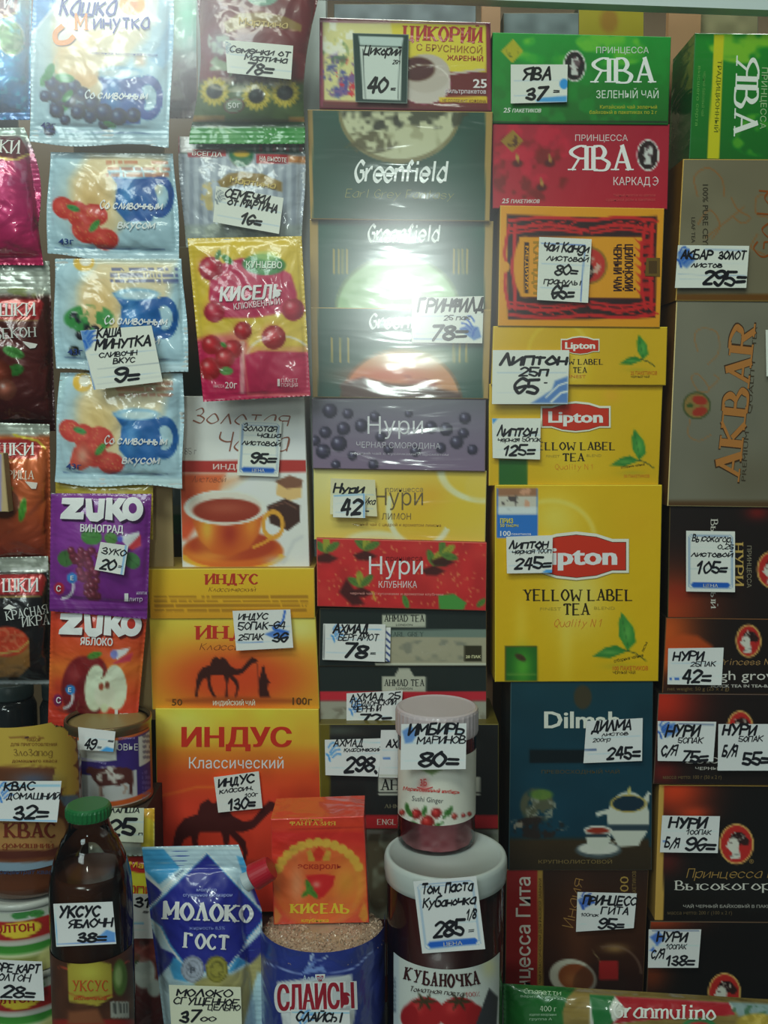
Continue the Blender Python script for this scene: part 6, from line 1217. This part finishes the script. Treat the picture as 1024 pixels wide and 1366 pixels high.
# tomato paste bucket
cx, cy = XY(594, -.135, 1140); fw = .857; zl1 = zat(1136, -.135); e, v = expected(594, 1230); r = .0490; rl = .0515
t = empty('paste_jar', (cx, cy, ZF), 'big clear jar of tomato paste with a wide white lid', 'jar')
lathe('tomato_paste', [(r*.9, ZF+.002), (r*.975, ZF+.006), (r*.975, zl1-.02)], cx, cy, plain('tomato_paste', (88, 26, 20), .35, coat=.2), t)
lathe('jar_wall', [(r*.93, ZF), (r, ZF+.004), (r, zl1-.015), (r*.95, zl1-.006)], cx, cy, clear('clear_plastic', (.95, .93, .92), rough=.08), t, cap1=False)
wl = plain('white_lid', (200, 208, 204), .35, coat=.2)
lathe('lid', [(rl*.96, zl1-.021), (rl*.985, zl1-.020), (rl*.985, zl1-.016), (rl, zl1-.013), (rl, zl1-.004), (rl*.98, zl1-.001), (rl*.955, zl1), (rl*.90, zl1-.0005), (rl*.885, zl1-.003), (rl*.3, zl1-.003)], cx, cy, wl, t, seg=80)
def tom(q):
    q.fill((186, 190, 184)); q.rect(510, 1200, 532, 1400, (164, 176, 186), 3, .6).rect(518, 1304, 528, 1350, (96, 108, 120), 2)
    for k in range(7): q.rect(517, 1306+k*6, 529, 1308+k*6, (170, 180, 186), 1)
    for x in (566, 612):
        q.ell(x, 1352, 27, 22, (150, 24, 28), 1.8).glow(x-10, 1345, 8, 8, (206, 70, 66), .6)
        q.ell(x+22 if x > 600 else x-20, 1356, 12, 16, (142, 22, 26), 2)
        for a_ in range(0, 360, 60): q.leaf(x+8*math.cos(math.radians(a_)), 1336+5*math.sin(math.radians(a_)), 15, 4, a_, (60, 50, 30))
    q.poly([(652, 1318), (664, 1330), (662, 1368), (634, 1368)], (50, 50, 54), 1.5).glow(652, 1290, 10, 14, (206, 196, 120), .5)
wrap_label('jar_label', cx, cy, r+.0005, ZF+.045, zat(1292, -.183), tom, e, v, M['label'], t, th=62)
L = Layer('lettering', cyl(cx, cy, r+.0006), e, v, t, M['ink'], .0003)
for k, (ch_, x_, y_) in enumerate(zip('КУБАНОЧКА', (537, 550, 562, 573, 585, 596, 608, 620, 630), (1306, 1310, 1313, 1315, 1316, 1317, 1316.5, 1315.5, 1314))):
    L.text(ch_, x_, y_, 17-.12*abs(k-4), (52, 20, 22), w=11, font='s', bold=.32, rot=10-2.2*k)
L.text('Томатная паста', 546, 1322, 6.5, (44, 24, 24), w=72, font='i', bold=.17, shear=.2, rot=6).text('100%', 620, 1330, 6, (160, 60, 60), w=20, font='s', rot=-3).done()

# ginger jar on the lid
cx, cy = XY(582, -.106, 1050); zb = zl1-.0028; zt_ = zat(941, -.106); e, v = expected(582, 1030); r = .0336
t = empty('ginger_jar', (cx, cy, zb), 'tall clear jar of pink pickled ginger with a pale lid, standing on the paste jar', 'jar')
pk = mat('pink_ginger', .4, attr=True, coat=.2, bump=.002, bscale=60, bump_all=True)
a = np.linspace(0, 2*math.pi, 90, endpoint=False); Z = np.linspace(zb+.003, zt_-.024, 70); A_, Z_ = np.meshgrid(a, Z)
nn = vnoise(np.cos(A_)*60+100+Z_*300, Z_*2600+np.sin(A_)*50+200, 14, 3)
R_ = r-.0025-.0018*np.abs(nn-.5)*2; V = np.stack([cx+R_*np.cos(A_), cy+R_*np.sin(A_), Z_], -1)
i_ = np.arange(69)[:, None]*90; j_ = np.arange(90)[None, :]; Fq = np.stack([i_+j_, i_+(j_+1) % 90, i_+90+(j_+1) % 90, i_+90+j_], -1).reshape(-1, 4)
Cg = albedo((176, 66, 84), e, v)*(1-nn[..., None])+albedo((206, 130, 140), e, v)*nn[..., None]
build('pickled_ginger', V.reshape(-1, 3), Fq, pk, t, Cg.reshape(-1, 3), smooth=True)
lathe('jar_wall', [(r*.93, zb), (r, zb+.004), (r, zt_-.020)], cx, cy, clear('clear_plastic', (.97, .95, .95), rough=.06), t, cap1=False)
n_ = 120; a = np.linspace(0, 2*math.pi, n_, endpoint=False); V = []; rc = .0353
PR = ((zt_-.022, rc*.99), (zt_-.020, rc), (zt_-.003, rc), (zt_-.001, rc*.98), (zt_, rc*.93), (zt_-.0008, rc*.86), (zt_-.0012, rc*.5))
for zz, rr_ in PR:
    ra = rr_+(.00025*np.cos(a*40) if rr_ == rc else 0); V.append(np.stack([cx+ra*np.cos(a), cy+ra*np.sin(a), np.full(n_, zz)], 1))
Fc = [[i*n_+j, i*n_+(j+1) % n_, (i+1)*n_+(j+1) % n_, (i+1)*n_+j] for i in range(len(PR)-1) for j in range(n_)]+[[(len(PR)-1)*n_+j for j in range(n_)], [j for j in range(n_)][::-1]]
build('lid', np.concatenate(V), Fc, plain('pale_pink_lid', (206, 192, 196), .35, coat=.2), t)
def gin(q):
    q.fill((206, 204, 192)); q.poly([(530, 1090), (560, 1104), (590, 1107), (634, 1098), (634, 1112), (520, 1112)], (206, 204, 192))
    q.glow(565, 1048, 6, 8, (190, 90, 90), .8).poly([(560, 1026), (590, 1026), (576, 1034)], (90, 120, 60), 3, .8)
    for x, y, s_, c in ((555, 1086, 7, (190, 44, 44)), (570, 1097, 9, (186, 40, 36)), (582, 1085, 7, (190, 44, 44)), (536, 1084, 4, (200, 70, 60)), (606, 1089, 4, (196, 70, 60)), (618, 1088, 3, (206, 80, 80)), (626, 1086, 3, (196, 70, 60))): q.berry(x, y, s_, c, (230, 130, 120), .6)
    for x, y, a_ in ((546, 1084, 60), (566, 1082, -80), (554, 1100, 40), (585, 1100, -30), (594, 1086, -60), (600, 1082, -70), (543, 1078, 80)): q.leaf(x, y, 14, 6, a_, (60, 110, 50))
    q.cloud((226, 226, 214), 4, .6, 5, .8, win=(594, 1094, 14, 10)).cloud((226, 226, 214), 4, .6, 6, .8, win=(546, 1092, 8, 8))
wrap_label('jar_label', cx, cy, r+.0005, zat(1103, -.142), zat(1013, -.142), gin, e, v, M['label'], t, th=78)
L = Layer('lettering', cyl(cx, cy, r+.0006), e, v, t, M['ink'], .0003)
L.text('Маринованный имбирь', 537, 1054, 5, (196, 70, 64), w=76, bold=.02, rot=4, shear=.2).text('Sushi Ginger', 549, 1068, 7, (80, 80, 84), w=42, bold=0, rot=5).text('3Б', 560, 1048, 9, (190, 70, 70), w=9, bold=.01).line([(556, 1050), (566, 1053), (577, 1050)], 1.5, (190, 80, 80)).done()

# pasta packet lying in front
def pasta(q):
    q.fill((120, 100, 50)); q.cloud((150, 124, 60), 40, .5, 3, .4, sx=.2)
    for k in range(14): q.line([(750, 1322+k*7), (1150, 1345+k*7)], .8, (90, 74, 36), .35)
    q.poly([(668, 1305), (768, 1318), (756, 1332), (750, 1350), (752, 1380), (668, 1380)], (24, 92, 34), 2)
    q.poly([(786, 1326), (980, 1338), (976, 1352), (850, 1362), (786, 1372)], (186, 186, 176), 1.5).poly([(786, 1327), (820, 1329), (812, 1345), (818, 1366), (792, 1372)], (24, 96, 44), 1.5).poly([(820, 1329), (972, 1338), (980, 1354), (850, 1362), (816, 1366), (836, 1348)], (150, 26, 34), 1.5)
    q.poly([(972, 1336), (1140, 1346), (1140, 1362), (985, 1356)], (120, 140, 140), 4).cloud((50, 90, 60), 9, .5, 5, .8, win=(1000, 1348, 26, 8)).ell(1010, 1366, 28, 14, (160, 136, 50), 4).cloud((190, 166, 80), 6, .5, 8, .8, win=(1010, 1364, 28, 12)).ell(932, 1368, 22, 10, (40, 110, 60), 1.5).ell(932, 1369, 15, 6, (170, 40, 40), 2)
T = pouch('pasta_packet', 'long green and yellow spaghetti packet with a red name panel, lying at the bottom right', [(671, 1312), (1135, 1340), (1140, 1424), (672, 1408)], -.090, .022, pasta, m='film', cat='packet', seed=91, seal=(.02, .02), wr=.0007, back=(110, 100, 50), side_seal=.012)
L = T.L(); L.text('Granmulino', 817, 1357, 19, (206, 200, 192), w=138, font='s', bold=.22, rot=1.5).text('Спагетти', 698, 1325, 6.5, (170, 196, 160), w=50, font='i', bold=.14, rot=3).text('400 г', 720, 1349, 7, (170, 190, 160), w=22, font='s').text('варить 6 минут', 694, 1330, 3.6, (150, 180, 150), w=56, rot=3).text('изделия макаронные', 706, 1355, 3.5, (150, 180, 150), w=36).text('группа А', 706, 1361, 3.5, (150, 180, 150), w=30).done()
# ------------------------------------------------------------------ hand-written price tags
B_ = dict(shear=.25)
def sw(x, y, s, flip=1, c=BLUE): return lambda q: swoosh(q, x, y, s, flip, c)
def n(h): return dict(bold=h)
PT = price_tag
PT('white price tag reading 78= on the maroon sunflower seed bag', [(300, 53), (391, 61), (388, 106), (303, 97)], -.040, [('Семечки от', 305, 69, 9, 82), ('Мартина', 325, 79, 8, 58), ('78=', 326, 97, 14, 38)], lambda q: swoosh(q, 300, 66, .8, 1, (130, 150, 170)))
PT('white price tag reading 16= on the silver striped seed bag', [(288, 248), (378, 264), (372, 312), (284, 296)], -.024, [('СЕМЕЧКИ', 298, 262, 11, 60), ('от МАРТИНА', 302, 272, 10, 68), ('16=', 318, 297, 14, 30)], lambda q: swoosh(q, 290, 264, .8, 1, (110, 120, 130)))
def frame3(q):
    q.poly([(470, 44), (545, 46), (543, 138), (474, 136)], (70, 84, 80), 1).poly([(480, 62), (536, 64), (534, 134), (484, 132)], (208, 216, 208), 1.2).poly([(478, 48), (538, 50), (536, 62), (480, 60)], (190, 205, 200), 2).line([(484, 66), (487, 131)], 1, (60, 70, 68)).line([(533, 66), (531, 132)], 1, (60, 70, 68))
PT('price card reading 40= in a dark printed frame on the coffee substitute box', [(470, 44), (545, 46), (543, 138), (474, 136)], .001, [('Цикорий', 484, 72, 11, 50), ('25п', 523, 85, 5, 10), ('40', 488, 122, 18, 28), ('=', 520, 121, 7, 7)], frame3, paper=(200, 208, 200))
PT('small white price tag reading 37= on the emerald green box', [(681, 86), (757, 86), (756, 136), (681, 138)], -.003, [('ЯВА', 695, 106, 15, 40), ('37', 699, 133, 15, 30), ('=', 737, 124, 7, 9)], lambda q: q.ell(752, 112, 6, 7, SKY, 1.5).poly([(714, 134), (724, 130), (756, 128), (756, 136), (716, 136)], (90, 160, 215), 2))
PT('tall white price tag reading 80 and 65 on the orange framed box', [(719, 316), (789, 319), (784, 404), (716, 400)], -.009, [('Чай Канди', 723, 334, 11, 62), ('листовой', 728, 347, 8, 56), ('80=', 738, 366, 12, 32), ('гранулы', 724, 378, 8, 50), ('65=', 733, 397, 15, 32)], lambda q: (q.line([(722, 325), (780, 327)], 1, BLUE), q.line([(780, 327), (774, 402)], 1.2, BLUE)))
PT('large white price tag reading 65 with a blue swirl, on the yellow boxes', [(657, 467), (759, 467), (757, 539), (656, 539)], -.0075, [('Липтон', 665, 486, 15, 92), ('25п', 691, 501, 11, 40), ('65', 682, 525, 18, 36), ("'", 724, 515, 8, 5)], lambda q: (q.poly([(708, 538), (736, 520), (740, 508), (757, 502), (757, 538)], (50, 100, 180), 3, .75), q.line([(735, 536), (748, 524), (757, 522)], 2.5, (225, 228, 220)), q.line([(728, 530), (745, 514), (757, 510)], 2, (225, 228, 220))))
PT('white price tag reading 125= on the middle bright yellow box', [(656, 558), (721, 558), (720, 613), (657, 611)], -.003, [('Липтон', 662, 581, 13, 54), ('черная 50пак', 663, 589, 6, 58), ('125=', 670, 607, 13, 43)], lambda q: q.poly([(656, 558), (664, 558), (657, 566)], SKY, 1.5))
PT('white price tag reading 245= on the large square yellow box', [(675, 716), (737, 714), (736, 764), (676, 765)], -.008, [('Липтон', 678, 732, 11, 53), ('черная 100п', 682, 739, 6, 53), ('245=', 685, 759, 14, 50)], lambda q: q.poly([(722, 764), (728, 760), (737, 760), (737, 765)], SKY, 1.5))
PT('white price tag reading 78= with a blue swirl, on the green boxes', [(549, 397), (645, 395), (643, 458), (549, 457)], -.005, [('ГРИНФИЛД', 555, 416, 16, 90), ('25 пак', 591, 427, 6, 36), ('78=', 573, 453, 17, 50)], lambda q: (swoosh(q, 630, 436, 1.2, -1), q.poly([(612, 440), (622, 434), (638, 436), (642, 450), (632, 454)], (50, 100, 180), 2, .7), q.line([(552, 452), (590, 453)], 1, BLUE, .6)))
PT('pale price tag under a smaller one, on the lemon box', [(441, 638), (500, 640), (503, 689), (440, 686)], .001, [('Нури', 443, 657, 11, 42), ('25п/ка', 470, 672, 8, 30), ('=', 486, 683, 4, 6)], None, paper=(216, 208, 170))
PT('small white slip reading 42 stuck over the price tag of the lemon box', [(444, 660), (487, 658), (487, 691), (444, 690)], -.0035, [('42', 453, 686, 19, 30)], lambda q: (q.line([(446, 661), (485, 659)], 1.4, SKY), q.line([(485, 660), (485, 690)], 1.6, SKY)))
PT('white price tag reading 78= on the black box with the grey city picture', [(431, 832), (514, 833), (513, 883), (430, 880)], -.001, [('АХМАД', 443, 844, 11, 48), ('БЕРГАМОТ', 450, 854, 8, 54), ('78', 456, 877, 17, 34), ('=', 493, 873, 5, 8)], lambda q: (swoosh(q, 446, 846, 1.0, 1, (60, 140, 210)), q.line([(432, 834), (432, 878)], 1, (60, 60, 70)), q.line([(470, 838), (508, 840)], 1, SKY, .7)))
g0 = PT('narrow slip with dark blue swirls beside the 78= tag of the black box', [(514, 837), (521, 837), (520, 883), (514, 882)], .0005, [], lambda q: [q.line([(515, 843+k*9), (520, 848+k*9)], 2.4, (44, 60, 120)) for k in range(5)])
PT('white price tag reading 72= just left of the ginger jar lid', [(462, 925), (537, 921), (533, 970), (462, 967)], .001, [('АХМАД 25', 466, 936, 9, 68), ('ЦЕЙЛОНСКИЙ', 468, 943, 7, 60), ('ЧЕРНЫЙ', 470, 950, 7, 38), ('72=', 478, 966, 13, 44)], lambda q: swoosh(q, 470, 944, 1.0, 1, (60, 130, 205)))
PT('white price tag reading 298 on the large black box', [(433, 987), (510, 985), (504, 1036), (434, 1034)], -.015, [('АХМАД', 444, 996, 9, 40), ('классический', 458, 1003, 6, 50), ('298,', 458, 1029, 18, 46)], lambda q: (swoosh(q, 440, 1004, 1.1, 1, (60, 140, 210)), q.line([(475, 990), (507, 990)], 1, SKY, .7)))
PT('white price tag half hidden behind the ginger jar on the large black box', [(508, 974), (548, 974), (546, 1038), (505, 1037)], -.0175, [('АХМАД', 514, 997, 10, 42)], lambda q: (q.small(510, 524, 1012, 1, 5, BLUE, .8), q.rect(505, 1033, 550, 1036, (190, 190, 180))))
PT('lined price card reading 95= with a blue footer on the golden cup box', [(320, 560), (376, 562), (371, 636), (316, 634)], .007, [('Золотая', 323, 574, 9, 46), ('чаша', 342, 583, 7, 32), ('листовой', 322, 593, 7, 52), ('95=', 332, 617, 13, 36)], kind='card')
PT('white price tag with two prices and a blue smear, on the yellow camel box', [(310, 815), (387, 813), (391, 864), (315, 868)], -.006, [('ИНДУС', 317, 827, 8, 40), ('50ПАК-64', 316, 840, 9, 64), ('25ПАК', 317, 854, 8, 34), ('36', 362, 856, 11, 22)], lambda q: (q.line([tuple(v) for v in catmull([(380, 815), (376, 830), (364, 838), (382, 844)], 5)], 3, (50, 100, 190)), q.poly([(352, 846), (372, 838), (386, 842), (384, 852), (366, 852)], (50, 100, 190), 2, .8), q.line([(316, 857), (350, 856)], 1, BLUE)))
PT('white price tag reading 130= tilted on the large orange red box', [(285, 1037), (345, 1029), (350, 1078), (291, 1084)], -.007, [('ИНДУС', 290, 1050, 10, 50), ('классич.', 292, 1059, 7, 46), ('100г', 326, 1064, 5, 18), ('130=', 303, 1081, 13, 38)], None, paper=(226, 222, 206))
PT('white price tag reading 9= tilted across the drink sachets', [(107, 441), (202, 434), (217, 509), (125, 520)], -.043, [('КАША', 128, 450, 11, 34), ('МИНУТКА', 126, 466, 12, 76), ('СЛИВОЧН', 131, 477, 6, 52), ('ВКУС', 150, 485, 7, 30), ('9=', 150, 510, 18, 36)], lambda q: (swoosh(q, 116, 452, 1.2, 1, (40, 90, 180)), q.poly([(107, 441), (125, 440), (122, 462), (112, 470)], (50, 110, 195), 3, .7), q.line([(112, 470), (126, 520)], 2, BLUE, .7), q.line([(130, 492), (212, 484)], .8, (120, 130, 150), .6), q.line([(130, 512), (215, 502)], .8, (120, 130, 150), .6)))
PT('small white price tag reading 20= on the purple sachet', [(134, 723), (171, 728), (165, 767), (126, 760)], -.0425, [('ЗУКО', 134, 738, 8, 34), ('20', 132, 758, 13, 22), ('=', 157, 757, 5, 5)], lambda q: q.line([(168, 728), (162, 766)], 2.4, (120, 170, 215)))
PT('white price tag reading 49 on the cow can', [(104, 970), (154, 976), (151, 1003), (106, 1000)], -.0855, [('49', 111, 998, 13, 16), ('=', 129, 998, 5, 6), ('=', 143, 990, 5, 8)], lambda q: q.poly([(130, 1004), (142, 996), (156, 1000), (150, 1006)], SKY, 2))
PT('white price tag reading 32= on the kvass bottle', [(-6, 1042), (82, 1042), (76, 1097), (-8, 1095)], -.169, [('КВАС', 4, 1054, 10, 42), ('ДОМАШНИЙ', 8, 1066, 8, 72), ('32=', 16, 1092, 16, 48)], lambda q: (swoosh(q, 2, 1058, 1.2, 1, (50, 120, 200)), q.line([(0, 1048), (80, 1048)], 1.6, SKY), q.line([(-5, 1093), (75, 1095)], 1.2, SKY)))
PT('white price tag reading 38= on the vinegar bottle', [(71, 1206), (150, 1203), (155, 1259), (75, 1263)], -.236, [('УКСУС', 77, 1224, 14, 56), ('ЯБЛОЧН', 90, 1238, 10, 60), ('38=', 102, 1257, 12, 40)], lambda q: (q.poly([(128, 1252), (142, 1240), (154, 1244), (154, 1256), (138, 1256)], (60, 120, 195), 2, .8), q.line([(74, 1210), (76, 1262)], .8, SKY), q.line([(76, 1259), (154, 1256)], 1, BLUE)))
PT('white price tag reading 28= at the lower left edge', [(-12, 1280), (56, 1283), (59, 1335), (-12, 1333)], -.169, [('ПЮРЕ КАРТ', -18, 1295, 10, 70), ('РОЛТОН', -12, 1307, 9, 52), ('28=', 0, 1330, 14, 46)])
PT('pale price tag reading 25 on the soup packet below the can', [(132, 1078), (192, 1078), (191, 1124), (140, 1122)], -.1015, [('ЛАПША', 146, 1084, 6, 40), ('25', 142, 1114, 20, 38, dict(bold=.22)), ('п', 184, 1114, 4, 6)], None, paper=(196, 200, 180))
PT('white price tag reading 31 half hidden behind the milk pouch', [(172, 1192), (222, 1194), (220, 1252), (175, 1252)], -.098, [('31', 178, 1209, 12, 20), ('=', 190, 1218, 5, 8)], lambda q: q.small(178, 192, 1232, 1, 5, SKY, .7))
PT('cream price tag reading 37 on the milk pouch', [(225, 1314), (321, 1317), (323, 1382), (229, 1380)], -.168, [('МОЛОКО', 234, 1328, 9, 76), ('СГУЩЕННОЕ', 230, 1339, 9, 88), ('37', 238, 1363, 14, 28), ('ЦЕЛЬНО', 276, 1347, 7, 44), ('00', 266, 1362, 6, 22)], None, paper=(206, 204, 178))
PT('white price tag at the bottom edge on the blue bag', [(388, 1347), (466, 1348), (468, 1394), (389, 1394)], -.1885, [('СЛАЙСЫ', 393, 1362, 11, 62), ('60=', 410, 1386, 14, 34)], lambda q: (swoosh(q, 402, 1358, 1.2, 1, (60, 130, 205)), q.line([(390, 1350), (466, 1351)], 1, SKY)))
PT('white price tag reading 80= on the ginger jar', [(535, 966), (622, 965), (621, 1026), (534, 1027)], -.147, [('ИМБИРЬ', 543, 980, 13, 76), ('МАРИНОВ', 555, 992, 9, 66), ('80=', 556, 1022, 18, 56)], lambda q: (q.poly([(536, 975), (548, 968), (558, 978), (550, 990), (540, 992)], (60, 110, 190), 3, .75), q.line([(590, 975), (618, 977)], 1, SKY, .6)))
PT('lined price card reading 285 with a blue footer on the paste jar', [(551, 1176), (635, 1169), (647, 1266), (563, 1272)], -.190, [('Том. Паста', 561, 1193, 13, 70), ('Кубаночка', 563, 1211, 11, 72), ('1/8', 621, 1226, 12, 14), ('285', 577, 1250, 19, 42), ('=', 624, 1244, 6, 8)], kind='card')
PT('white price tag reading 245= on the dark teal box', [(782, 962), (857, 958), (856, 1015), (778, 1018)], -.005, [('ДИЛМА', 788, 976, 12, 54), ('листов', 802, 982, 5, 36), ('200гр', 790, 990, 5, 24), ('245=', 808, 1013, 15, 46)], lambda q: q.small(779, 796, 1000, 1, 5, (90, 110, 150), .9))
PT('white price tag reading 95= on the dark brown box', [(770, 1190), (849, 1192), (845, 1238), (768, 1243)], -.003, [('ПРИНЦЕСС', 776, 1206, 11, 72), ('ГИТА', 800, 1219, 9, 38), ('100пак', 774, 1222, 4, 24), ('95=', 796, 1238, 12, 36)], lambda q: (swoosh(q, 778, 1202, 1.1, 1, (40, 80, 170)), q.poly([(770, 1200), (784, 1192), (794, 1204), (776, 1214)], (40, 80, 170), 2, .7)))
PT('white price tag reading 295= on the upper gold box', [(904, 327), (999, 328), (995, 384), (900, 384)], -.006, [('АКБАР', 907, 345, 11, 43), ('ЗОЛОТ', 957, 345, 10, 37), ('листов', 921, 356, 7, 42), ('295=', 936, 379, 18, 58)], lambda q: (swoosh(q, 908, 344, 1.2, 1, (40, 90, 180)), q.poly([(903, 338), (916, 330), (928, 346), (916, 358), (905, 352)], (50, 100, 185), 3, .7), q.line([(940, 333), (994, 334)], 1.2, BLUE, .7), q.line([(905, 366), (994, 368)], .7, BLUE, .5)))
PT('lined price card reading 105= with a blue footer, on a black box', [(915, 708), (980, 709), (980, 790), (915, 789)], -.001, [('Высокогор.', 922, 722, 9, 54), ('0,25', 956, 732, 6, 22), ('листовой', 921, 742, 7, 56), ('105=', 927, 764, 14, 42)], kind='card')
PT('white price tag reading 42= on the flat flame box', [(891, 865), (965, 864), (962, 914), (890, 913)], -.004, [('НУРИ', 896, 881, 11, 42), ('25ПАК', 920, 889, 6, 34), ('42=', 908, 911, 16, 40)], lambda q: q.small(891, 906, 906, 1, 6, BLUE, .9))
PT('white price tag reading 75=, left one of a pair on a black box', [(877, 962), (955, 963), (951, 1016), (877, 1015)], -.0075, [('НУРИ', 886, 982, 14, 46), ('50ПАК', 903, 991, 7, 34), ('С/Я', 880, 1007, 12, 22), ('75=', 908, 1016, 15, 36)], lambda q: (swoosh(q, 882, 974, 1.1, 1, (40, 90, 180)), q.poly([(879, 968), (900, 964), (906, 976), (888, 984)], (40, 90, 180), 3, .7), q.line([(905, 966), (952, 967)], 1.4, (40, 60, 120))))
PT('white price tag reading 55=, right one of a pair on a black box', [(958, 966), (1036, 966), (1035, 1028), (957, 1028)], -.0085, [('НУРИ', 962, 980, 13, 46), ('50ПАК', 984, 989, 7, 33), ('Б/Я', 962, 1008, 14, 20), ('55=', 988, 1020, 16, 38)])
PT('white price tag reading 96= on the large black box with the cameo', [(883, 1088), (960, 1089), (957, 1138), (880, 1137)], -.003, [('НУРИ', 890, 1104, 13, 52), ('100ПАК', 914, 1113, 6, 34), ('Б/Я', 885, 1130, 12, 20), ('96=', 912, 1134, 15, 42)], lambda q: q.small(884, 892, 1122, 1, 5, BLUE, .8))
PT('white price tag reading 138= at the bottom right', [(865, 1240), (935, 1240), (931, 1291), (864, 1291)], -.0065, [('НУРИ', 874, 1256, 12, 42), ('100ПАК', 887, 1266, 6, 28), ('С/Я', 867, 1278, 11, 18), ('138=', 886, 1288, 12, 40)], lambda q: (q.poly([(866, 1250), (878, 1242), (888, 1252), (876, 1262)], (40, 84, 180), 3, .8), q.poly([(866, 1268), (872, 1262), (874, 1272)], (40, 84, 180), 2, .8), q.line([(870, 1242), (932, 1242)], 1.2, (40, 60, 120), .8)))
PT('sliver of a white price tag at the right edge, on the tall gold box', [(1021, 440), (1075, 441), (1074, 502), (1022, 502)], -.004, [('АКБАР', 1028, 458, 10, 40), ('150=', 1030, 490, 15, 38)])
